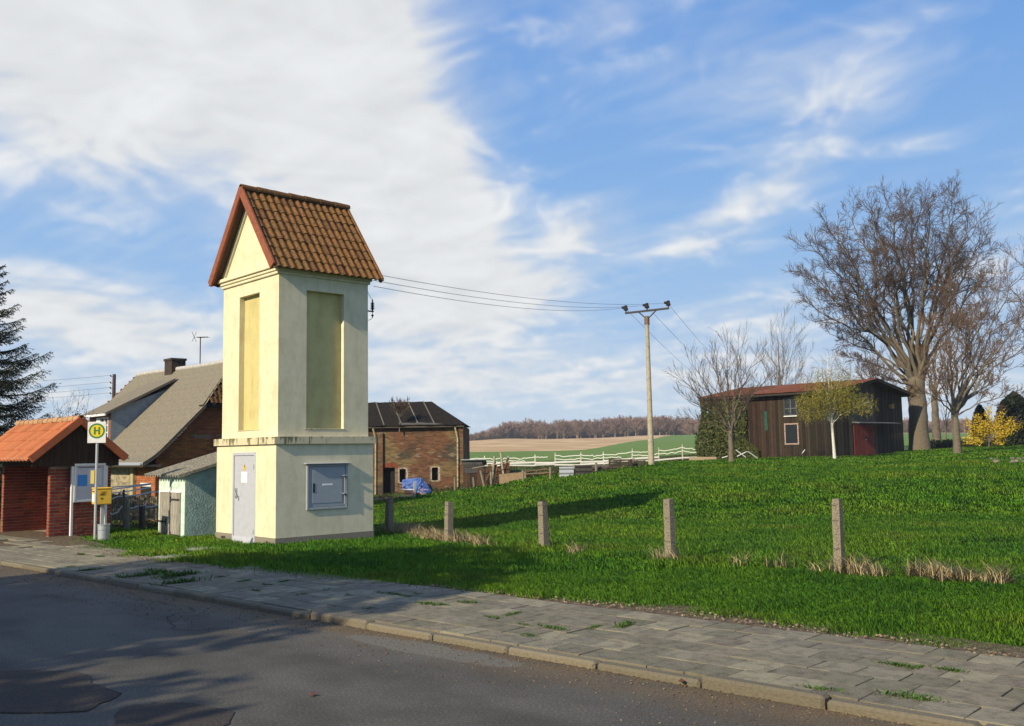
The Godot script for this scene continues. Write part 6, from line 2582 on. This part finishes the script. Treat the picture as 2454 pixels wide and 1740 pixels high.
	tree("forked_sapling", "dark forked sapling between the straight tree and spreading tree", p, {h = 5.0, r = .11, trunk_h = 1.6, limbs = 0, spread = 1.0, up = .4, levels = 3, kids = [5, 4, 3], len0 = .35, limb_kids = 5, limb_r = .6, seed = 23, bark = M.bark, twig = M.twig, thin = .010, tips = tips})
	# birch with fresh leaves
	p = land(1867, 1028, 40, 75)
	dp = -p.z
	tips = tips_at([[1858, 800], [1810, 850], [1905, 850], [1790, 890], [1930, 890], [1835, 820], [1885, 815], [1800, 920], [1945, 900], [1830, 880], [1890, 890]], dp, p, 1.6, 12)
	var bt := tree("birch_tree", "young white birch with drooping yellow green foliage before the barn", p, {h = 6.8, r = .10, trunk_h = 2.2, leader = 6.4, limbs = 0, spread = 1.0, up = -.05, levels = 3, kids = [7, 6, 4], len0 = .30, limb_kids = 7, limb_r = .35, low = .85, arch = .22, seed = 24, bark = M.birch_bark, twig = M.twig_warm, thin = .006, lean = Vector3(-.08, 0, 0), wobble = .2, tips = tips})
	var lm := MB.new()
	var rg := RandomNumberGenerator.new()
	rg.seed = 51
	for i in 1650:
		var q: Vector3 = tips[rg.randi() % tips.size()]
		var k := rg.randf_range(.3, 1.05)
		var s := Vector3(-.08, 2.4, 0)
		var a := s.lerp(q, k) + Vector3(rg.randf_range(-1, 1), rg.randf_range(-.3, .6), rg.randf_range(-1, 1)) * .5
		a.y += .5 * sin(k * PI)
		if a.y > 5.2 and rg.randf() < .75:
			continue
		for j in 9:
			leaf(lm, a + Vector3(rg.randf_range(-.06, .06), -j * .09, rg.randf_range(-.06, .06)), rg, .036, Color(.27, .22, .028).lerp(Color(.16, .175, .032), rg.randf()))
	part("foliage", lm, M.leaf, bt)
	# forsythia
	p = foot(2212, 73)
	tips = tips_at([[2165, 945], [2185, 930], [2210, 915], [2240, 925], [2262, 940], [2170, 970], [2255, 965], [2200, 950], [2230, 945], [2280, 950], [2160, 985], [2240, 985]], 73, p, 1.2, 13)
	bt = tree("forsythia_bush", "forsythia bush in full yellow bloom at the lawn edge", p, {cat = "bush", h = 2.8, r = .06, trunk_h = .4, limbs = 0, spread = 1.0, up = .2, levels = 3, kids = [5, 4, 3], len0 = .3, limb_kids = 7, limb_r = .6, seed = 26, bark = M.bark, twig = M.twig_warm, thin = .008, tips = tips})
	lm = MB.new()
	for i in 5200:
		var q: Vector3 = tips[rg.randi() % tips.size()]
		var a := Vector3(0, .4, 0).lerp(q, rg.randf_range(.35, 1.05)) + Vector3(rg.randf_range(-1, 1), rg.randf_range(-1, 1), rg.randf_range(-1, 1)) * .28
		leaf(lm, a, rg, .055, Color(.62, .43, .014).lerp(Color(.40, .31, .03), rg.randf() * rg.randf()))
	part("blossom", lm, M.leaf, bt)
	# dark evergreens
	for q in [[2196, 907, 82, 17, "pointed dark thuja behind the forsythia", 61], [2275, 878, 78, 40, "broad dark evergreen right of the forsythia", 62], [2330, 900, 80, 30, "low dark evergreen beside the broad evergreen", 63]]:
		evergreen(q[0], q[1], q[2], q[3], q[4], q[5])
	# low dark hedge behind the lawn
	var ht := thing("hedge", "low dark hedge row behind the lawn under the trees", "hedge", foot(2180, 80), 0)
	lm = MB.new()
	for i in 7000:
		var d := rg.randf_range(77, 82)
		var q := foot(rg.randf_range(2078, 2340), d)
		leaf(lm, q + Vector3(0, rg.randf() * rg.randf_range(.35, .75), 0) - ht.position, rg, .10, Color(.028, .040, .014))
	part("leaves", lm, M.leaf, ht)
	# spruce behind the shelter
	spruce("spruce_tree", "dark spruce with drooping branches behind the bus shelter", foot(-70, 28.5), 9.0, 3.8, 71)
	# thin shrub behind the shelter roof
	p = foot(150, 31)
	tips = tips_at([[120, 930], [150, 918], [172, 915], [195, 925], [135, 940], [180, 938]], 31, p, .8, 15)
	bt = tree("thin_shrub", "thin budding shrub peeping over the shelter ridge", p, {cat = "shrub", h = 3.2, r = .04, trunk_h = .9, limbs = 0, spread = 1.0, up = .3, levels = 3, kids = [5, 4, 3], len0 = .3, limb_kids = 6, limb_r = .6, seed = 29, bark = M.bark, twig = M.twig, thin = .004, tips = tips})
	lm = MB.new()
	for i in 260:
		var q: Vector3 = tips[rg.randi() % tips.size()]
		leaf(lm, q + Vector3(rg.randf_range(-1, 1), rg.randf_range(-1.6, .3), rg.randf_range(-1, 1)) * .35, rg, .03, Color(.10, .10, .04))
	part("buds", lm, M.leaf, bt)
	# roadside trees across the street whose shadows lie over the carriageway
	for q in [[Vector3(-14.3, .05, -2.4), 11.2, 4.1, 4.0, 6.9, 41, "tall leafy roadside tree across the street shading the carriageway", 13000], [Vector3(-10.6, .05, 1.2), 6.4, 1.9, 1.9, 4.5, 42, "small leafy roadside tree across the street beside the tall one", 2600]]:
		bt = tree("roadside_tree", q[6], q[0], {h = q[1], r = .24, trunk_h = q[4] - q[3] + .3, leader = q[1] * .85, limbs = 12, spread = 1.0, up = .2, levels = 3, kids = [7, 6, 4], len0 = q[2] / q[1] * 1.35, seed = q[5], bark = M.bark, twig = M.twig, thin = .01})
		lm = MB.new()
		for i in q[7]:
			var v := Vector3(rg.randfn(), rg.randfn(), rg.randfn()).normalized() * pow(rg.randf(), .45)
			var a := Vector3(v.x * q[2], q[4] + v.y * q[3], v.z * q[2])
			if noise.get_noise_3d(a.x * 7 + q[5], a.y * 7, a.z * 7) < -.2:
				continue
			leaf(lm, a, rg, .19, Color(.06, .10, .02))
		part("leaves", lm, M.leaf, bt)
	# far wood on the hill
	build_wood()

func evergreen(x: float, ytop: float, depth: float, halfpx: float, label: String, sd: int) -> void:
	var p := foot(x, depth)
	var h := at(x, ytop, depth).y - p.y
	var w := halfpx * S / 2300.0 * depth
	var t := thing("evergreen", label, "evergreen", p, 0)
	var rg := RandomNumberGenerator.new()
	rg.seed = sd
	var m := MB.new()
	m.rod(Vector3(0, -.2, 0), Vector3(0, h * .9, 0), .14, 8, .03)
	part("trunk", m, M.bark, t)
	m = MB.new()
	for i in 6500:
		var k := rg.randf()
		var prof := pow(sin(PI * clampf(.10 + k * .9, 0, 1)), .7)
		var a := rg.randf() * TAU
		var lump := 1.0 + .22 * noise.get_noise_2d(cos(a) * 30 + sd * 9, k * 60 + sin(a) * 30)
		var r := w * prof * sqrt(rg.randf_range(.45, 1.0)) * lump
		leaf(m, Vector3(cos(a) * r, h * (.04 + k * .97), sin(a) * r), rg, .13, Color(.014, .024, .012))
	part("crown", m, M.leaf, t)

func spruce(called: String, label: String, pos: Vector3, h: float, rmax: float, sd: int) -> void:
	var rg := RandomNumberGenerator.new()
	rg.seed = sd
	var t := thing(called, label, "tree", pos, 0)
	var m := MB.new()
	m.rod(Vector3(0, -.3, 0), Vector3(0, h, 0), .20, 10, .02)
	part("trunk", m, M.bark, t)
	var wood := MB.new()
	var nd := MB.new()
	var y := .9
	while y < h - .2:
		var k := y / h
		var len_ := rmax * (1.0 - k) * rg.randf_range(.85, 1.15) + .25
		var nb := 9
		for b in nb:
			var a := TAU * b / nb + rg.randf_range(-.35, .35) + y * 2.1
			var dir := Vector3(cos(a), 0, sin(a))
			var l := len_ * rg.randf_range(.72, 1.1)
			var pts := PackedVector3Array()
			var rad := PackedFloat32Array()
			for s in 9:
				var u := s / 8.0
				var drop := -.30 * sin(u * PI * .85) * l * .55 + .14 * u * u * l
				pts.push_back(Vector3(0, y, 0) + dir * l * u + Vector3(0, drop, 0)); rad.push_back(lerpf(.03, .006, u))
			wood.tube(pts, rad, 4, false)
			var side := dir.cross(Vector3.UP)
			var ntw := int(l / .04)
			for s in ntw:
				var u := .16 + .84 * (s + rg.randf()) / ntw
				var fi := u * 8.0
				var j := mini(int(fi), 7)
				var q := pts[j].lerp(pts[j + 1], fi - j)
				var tl := (.12 + .34 * sin(u * PI * .9)) * rg.randf_range(.6, 1.2) * clampf(l / 2.0, .45, 1.15)
				for sg in [-1, 1]:
					var td = (side * sg * rg.randf_range(.5, 1.0) + dir * rg.randf_range(.35, .9) + Vector3(0, rg.randf_range(-.75, .15), 0)).normalized()
					needle_twig(nd, q, td, tl, rg)
		y += rg.randf_range(.28, .42) * (1.0 - .3 * k)
	part("branches", wood, M.bark, t)
	part("crown", nd, M.needle, t)

func needle_twig(m: MB, p: Vector3, d: Vector3, l: float, rg: RandomNumberGenerator) -> void:
	var n := maxi(4, int(l / .045))
	var g := rg.randf_range(.6, 1.4)
	m.col = Color(.017 * g, .026 * g, .012 * g)
	var x := d.cross(Vector3.UP).normalized()
	var y := d.cross(x)
	for i in n:
		var q := p + d * (l * i / n)
		var a := rg.randf() * TAU
		var s := (x * cos(a) + y * sin(a))
		var tip := q + (s * .65 + d * .75) * .075
		m.tri(q - d * .016, q + d * .02 + s.cross(d) * .014, tip)

func build_wood() -> void:
	# the wood behind the fields reads as one mass of bare crowns
	var mesh := MB.new()
	var rg := RandomNumberGenerator.new()
	rg.seed = 91
	var shapes := []
	for v in 3:
		var lm := MB.new()
		var o := {levels = 3, kids = [7, 6, 4], up = .35, thin = .05, wobble = .25}
		lm.tube(PackedVector3Array([Vector3(0, -1, 0), Vector3(0, 4, 0), Vector3(0, 8, 0)]), PackedFloat32Array([.28, .22, .08]), 5)
		for i in 15:
			var a := i * 2.4 + rg.randf()
			var k := i / 15.0
			branch(lm, lm, Vector3(0, 2.2 + k * 5.5, 0), Vector3(cos(a), .5 + k * 1.1, sin(a)).normalized(), lerpf(4.6, 2.6, k), .10, 1, o, rg)
		shapes.append(lm.mesh())
	for v in 3:
		var spots := []
		for i in 1500:
			var x := rg.randf_range(700, 2500)
			var depth := crest(x).x + 25.0 + pow(rg.randf(), 1.3) * 150.0
			var q := at(x, 970, depth)
			var size := along([[700, .40], [1037, .45], [1090, .66], [1125, 1.0], [1150, 1.2], [1500, 1.2], [1570, 1.1], [1800, .75], [2500, .75]], x)
			q.y = height(q.x, q.z) - .3
			spots.append([q, size * rg.randf_range(.75, 1.12), rg.randf() * TAU, rg.randf_range(.75, 1.25)])
		var mm := MultiMesh.new()
		mm.transform_format = MultiMesh.TRANSFORM_3D
		mm.use_colors = true
		mm.mesh = shapes[v]
		mm.instance_count = spots.size()
		for i in spots.size():
			var q: Array = spots[i]
			mm.set_instance_transform(i, Transform3D(Basis(Vector3.UP, q[2]).scaled(Vector3.ONE * q[1]), q[0]))
			var g: float = q[3]
			mm.set_instance_color(i, Color(.25 * g, .165 * g, .125 * g))
		var mi := MultiMeshInstance3D.new()
		mi.name = "far_wood" if v == 0 else "far_wood_%03d" % v
		mi.multimesh = mm
		mi.material_override = tinted(mat(lin(1, 1, 1), .95))
		mi.set_meta("kind", "stuff")
		mi.set_meta("label", "far brown bare wood along the hilltop")
		mi.set_meta("category", "wood")
		mi.set_meta("group", "far wood on the hill")
		add_child(mi)

# ------------------------------------------------------------------ grass and small plants

func tuft(n: int, rad: float, hmin: float, hmax: float, wid: float, lean: float, sd: int) -> ArrayMesh:
	var m := MB.new()
	var rg := RandomNumberGenerator.new()
	rg.seed = sd
	for i in n:
		var a := rg.randf() * TAU
		var r := sqrt(rg.randf()) * rad
		var p := Vector3(cos(a) * r, -.01, sin(a) * r)
		var h := rg.randf_range(hmin, hmax)
		var b := rg.randf() * TAU
		var side := Vector3(cos(b), 0, sin(b)) * wid * rg.randf_range(.7, 1.2)
		var out := Vector3(rg.randf_range(-1, 1), 0, rg.randf_range(-1, 1)) * lean * h
		var mid := p + Vector3(0, h * .6, 0) + out * .35
		var tip := p + Vector3(0, h, 0) + out
		var g := rg.randf_range(.82, 1.18)
		m.col = Color(g * rg.randf_range(.9, 1.15), g, g * .9)
		var nn := (Vector3.UP * .8 + out.normalized() * .6).normalized()
		var i0 := m.vert(p - side, nn); m.vert(p + side, nn); m.vert(mid + side * .75, nn); m.vert(mid - side * .75, nn); m.vert(tip, nn)
		m.ix.append_array(PackedInt32Array([i0, i0 + 2, i0 + 1, i0, i0 + 3, i0 + 2, i0 + 3, i0 + 4, i0 + 2]))
	return m.mesh()

func scatter(called: String, label: String, category: String, mesh: Mesh, spots: Array, m: Material, group := "") -> void:
	var mm := MultiMesh.new()
	mm.transform_format = MultiMesh.TRANSFORM_3D
	mm.use_colors = true
	mm.mesh = mesh
	mm.instance_count = spots.size()
	for i in spots.size():
		mm.set_instance_transform(i, spots[i][0])
		mm.set_instance_color(i, spots[i][1])
	var mi := MultiMeshInstance3D.new()
	mi.name = numbered(called)
	mi.multimesh = mm
	mi.material_override = m
	mi.set_meta("kind", "stuff")
	mi.set_meta("label", label)
	mi.set_meta("category", category)
	if group:
		mi.set_meta("group", group)
	add_child(mi)

func lawn_far(u: float) -> float:     # depth at which the lawn gives way to the yards
	var x := u * 2300.0 / S + 1145.0
	return along([[-400, 27], [430, 27], [480, 28], [600, 45], [820, 48.5], [1035, 51], [1330, 52.4], [1450, 52.5], [1560, 59], [1700, 66], [1990, 62], [2050, 72], [2100, 79], [2290, 80], [3000, 80]], x)

func on_lawn(x: float, z: float) -> bool:
	var q := Vector3(x, 0, z) - kerb0
	var s := q.dot(kerb_dir)
	var k := q.dot(kerb_out)
	if k < lawn_edge(s) + .10 + noise.get_noise_2d(s * 22.0, 5.0) * .22 + noise.get_noise_2d(s * 70.0, 9.0) * .10:
		return false
	if -z > lawn_far(x / -z) + noise.get_noise_2d(x * 8.0, z * 8.0) * .8:
		return false
	# footprints
	var tb := on(616, 1225, 0.0)
	var d := Vector3(x, 0, z) - tb
	var lx := d.dot(dR)
	var lz := d.dot(dL)
	if lx > -.06 and lx < 2.5 and lz > -.03 and lz < 2.8:
		return false
	d = Vector3(x + 7.73, 0, z + 22.72)
	lx = d.dot(dR)
	lz = d.dot(dL)
	if lx > -.05 and lx < 1.6 and lz > -.02 and lz < 1.52:
		return false
	d = Vector3(x + 10.98, 0, z + 22.87)
	lx = d.dot(kerb_out)
	lz = d.dot(kerb_dir)
	if lx > -.9 and lx < 1.48 and lz > -.02 and lz < 4.0:
		return false
	# barn
	var c := at(2003 / S, 1093 / S, 64.0)
	d = Vector3(x - c.x, 0, z - c.z)
	if d.dot(dR) > -.6 and d.dot(dL) > -1.0 and d.dot(dR) < 11 and d.dot(dL) < 11:
		return false
	for sp in [on(430, 1231, .06), on(370, 1248, .08)]:
		if Vector2(x - sp.x, z - sp.z).length() < .42:
			return false
	return true

func build_grass() -> void:
	var rg := RandomNumberGenerator.new()
	rg.seed = 5
	var bands := [[7.5, 15.0, .26, .15, 360, .03, .085, .0036, 5], [15.0, 26.0, .34, .24, 330, .04, .12, .0065, 6], [26.0, 48.0, .62, .42, 330, .04, .11, .012, 7], [48.0, 82.0, 1.0, .75, 330, .04, .10, .022, 8]]
	var patch := FastNoiseLite.new()
	patch.seed = 14
	patch.frequency = .22
	patch.fractal_octaves = 4
	for b in bands:
		var mesh := tuft(b[4], b[2], b[5], b[6], b[7], .55, b[8])
		var spots := []
		var z := -float(b[0])
		while -z < b[1]:
			var hw := -z * .60 + 1.5
			var x := -hw
			while x < hw:
				var px = x + rg.randf_range(-.5, .5) * b[3]
				var pz = z + rg.randf_range(-.5, .5) * b[3]
				if on_lawn(px, pz):
					var n1 := patch.get_noise_2d(px, pz)
					var n2 := patch.get_noise_2d(px * 4.0 + 90, pz * 4.0)
					var c := Color(.090, .275, .008).lerp(Color(.185, .350, .014), clampf(.5 + n1 * .8 + n2 * .35, 0, 1))
					c = c.lerp(Color(.058, .20, .010), smoothstep(.1, .6, n2 - n1 * .3))
					if n1 + n2 * .8 > .55:
						c = c.lerp(Color(.24, .29, .04), .4)
					var g := rg.randf_range(.88, 1.12)
					var sy := (1.0 + n2 * .6 + n1 * .4) * rg.randf_range(.8, 1.2)
					spots.append([Transform3D(Basis(Vector3.UP, rg.randf() * TAU).scaled(Vector3(1, clampf(sy, .45, 1.9), 1)), gp(px, pz)), Color(c.r * g, c.g * g, c.b * g)])
				x += b[3]
			z -= b[3]
		scatter("lawn_grass", "short green meadow grass between pavement and farm buildings", "grass", mesh, spots, M.blade, "meadow grass")
	# rough paddock and yard growth beyond the lawn
	var mesh2 := tuft(90, .9, .03, .10, .02, .6, 15)
	var spots2 := []
	for i in 5200:
		var d := rg.randf_range(30.0, 100.0)
		var u := rg.randf_range(-.5, .34)
		var x := u * d
		if d < lawn_far(u) + .5 or patch.get_noise_2d(x, -d) < -.12:
			continue
		var c := Color(.085, .125, .02).lerp(Color(.16, .14, .055), rg.randf())
		spots2.append([Transform3D(Basis(Vector3.UP, rg.randf() * TAU), gp(x, -d)), c])
	scatter("paddock_grass", "thin yellowish grass of the yards and paddock beyond the lawn", "grass", mesh2, spots2, M.blade)
	# dry grass along the posts
	var mesh3 := tuft(34, .12, .06, .34, .0042, .8, 16)
	var dry := []
	var runs := [[860, 1192, 905, 1196, 26], [890, 1190, 1000, 1216, 90], [990, 1212, 1020, 1220, 60], [1040, 1218, 1090, 1226, 26], [1250, 1240, 1290, 1246, 8], [1470, 1258, 1520, 1262, 12], [1640, 1268, 1860, 1283, 12], [1870, 1284, 1900, 1287, 12], [1900, 1282, 1990, 1296, 16], [2040, 1290, 2130, 1304, 26], [2090, 1298, 2250, 1314, 46]]
	for q in runs:
		for i in int(q[4] * .7):
			var k := rg.randf()
			var p := land(lerpf(q[0], q[2], k) + rg.randfn() * 9.0, lerpf(q[1], q[3], k) + rg.randf_range(-6, 5))
			var sc := rg.randf_range(.5, 1.15)
			var g := rg.randf_range(.7, 1.15)
			dry.append([Transform3D(Basis(Vector3.UP, rg.randf() * TAU).scaled(Vector3(1.1, sc, 1.1)), p), Color(.60 * g, .48 * g, .28 * g)])
	scatter("dry_grass", "tufts of long straw coloured dry grass around the concrete posts", "grass", mesh3, dry, M.blade)

func build_small() -> void:
	var rg := RandomNumberGenerator.new()
	rg.seed = 77
	# weeds in the paving: low rosettes and blades along a joint
	var shapes := []
	for v in 5:
		var m := MB.new()
		for i in 130:
			var a := rg.randf() * TAU
			var along_ := rg.randfn() * .07
			var l := rg.randf_range(.015, .055)
			var d := Vector3(cos(a), rg.randf_range(.1, 1.3), sin(a)).normalized()
			var p := Vector3(along_, .0, rg.randfn() * .022)
			var s := d.cross(Vector3.UP).normalized() * rg.randf_range(.003, .008)
			var g := rg.randf_range(.55, 1.3)
			m.col = Color(.065 * g, .125 * g, .02 * g)
			m.quad(p - s * .3, p + d * l * .5 - s, p + d * l, p + d * l * .5 + s)
		shapes.append(m.mesh())
	var wz := [[325, 1288, 2.4], [352, 1282, 2.0], [385, 1290, 2.6], [420, 1300, 2.4], [360, 1296, 1.0], [200, 1276, 1.2], [160, 1268, .8], [180, 1240, 1.0], [232, 1245, .9], [290, 1237, .9], [500, 1290, .8], [545, 1300, .8], [600, 1308, .8], [575, 1320, .7], [640, 1300, .7], [870, 1328, 1.0], [910, 1334, .9], [935, 1330, .7], [950, 1352, 1.0], [990, 1352, .9], [1050, 1348, .9], [1105, 1385, 1.1], [1150, 1376, 1.2], [1180, 1400, .8], [1232, 1404, 1.2], [1330, 1403, 1.0], [1383, 1402, 1.3], [1190, 1424, .8], [1815, 1540, 1.0], [2025, 1560, 1.3], [2000, 1487, 1.0], [2040, 1494, .8], [2140, 1503, .9], [730, 1318, .8], [820, 1362, .8], [680, 1330, .7], [780, 1333, .6]]
	for q in wz:
		var p := on(q[0], q[1], .10)
		var t := thing("pavement_weed", "small green weed growing in a pavement joint", "weed", Vector3(p.x, .098, p.z), [STREET + PI / 2, STREET][rg.randi() % 2] + rg.randf_range(-.2, .2), "weeds in the pavement")
		for k in 2:
			var o := part("leaves", shapes[rg.randi() % 5], M.leaf, t)
			o.position = Vector3(rg.randf_range(-.1, .1), 0, rg.randf_range(-.05, .05)) * q[2]
			o.scale = Vector3.ONE * q[2] * rg.randf_range(.7, 1.1)
	# grit and dead leaves along the kerb
	var m := MB.new()
	for i in 4200:
		var s := rg.randf_range(-3, 17)
		var k := -pow(rg.randf(), 2.6) * 1.2 - .01
		var p := kp(s, k, .037 + .03 * sin(clampf(-k / 6.6, 0, 1) * PI))
		var r := rg.randf_range(.002, .007)
		var g := rg.randf_range(.5, 1.2)
		m.col = Color(.21 * g, .165 * g, .11 * g) if rg.randf() < .7 else Color(.14 * g, .085 * g, .05 * g)
		m.box(Vector3(-r, -r * .3, -r * .7), Vector3(r, r * .8, r * .7), Transform3D(Basis.from_euler(Vector3(rg.randf(), rg.randf() * 6, rg.randf())), p))
	for i in 700:
		var s := rg.randf_range(-3, 17)
		var k := lawn_edge(s) + rg.randf_range(-.25, .1)
		var p := kp(s, k, .105)
		var r := rg.randf_range(.004, .014)
		var g := rg.randf_range(.6, 1.3)
		m.col = Color(.26 * g, .20 * g, .13 * g)
		m.box(Vector3(-r, -r * .3, -r * .7), Vector3(r, r * .8, r * .7), Transform3D(Basis.from_euler(Vector3(rg.randf(), rg.randf() * 6, rg.randf())), p))
	var gr := part("road_grit", m, M.brick, self)
	stuff(gr)
	gr.set_meta("label", "loose grit and small stones along the kerb and lawn edge")
	gr.set_meta("category", "grit")
	# a few curled dead leaves on the road and pavement
	for q in [[1351, 1448], [1478, 1451], [1525, 1530], [1548, 1455], [2118, 1362], [700, 1560]]:
		var p := on(q[0], q[1], .05)
		var t := thing("dead_leaf", "curled reddish brown dead leaf lying on the ground", "leaf", Vector3(p.x, maxf(.065, height(p.x, p.z) + .03), p.z), rg.randf() * 6, "dead leaves on the ground")
		m = MB.new()
		m.col = Color(.16, .055, .03)
		m.quad(Vector3(-.05, 0, 0), Vector3(0, .012, .028), Vector3(.0, .03, -.0), Vector3(0, .012, -.028))
		m.quad(Vector3(.05, .01, 0), Vector3(0, .012, -.028), Vector3(.0, .03, 0), Vector3(0, .012, .028))
		part("blade", m, M.leaf, t)
	# dandelion
	for q in [[404, 1212], [395, 1218], [760, 1250]]:
		var p := land(q[0], q[1])
		var t := thing("dandelion", "yellow dandelion flower in the grass", "flower", p, 0, "dandelions in the grass")
		m = MB.new()
		m.rod(Vector3.ZERO, Vector3(0, .09, 0), .003, 4)
		part("stem", m, M.twig_warm, t)
		m = MB.new()
		m.col = Color(.75, .5, .01)
		m.lathe([[0, .085], [.022, .09], [.026, .098], [0, .105]], 10)
		part("head", m, M.leaf, t)
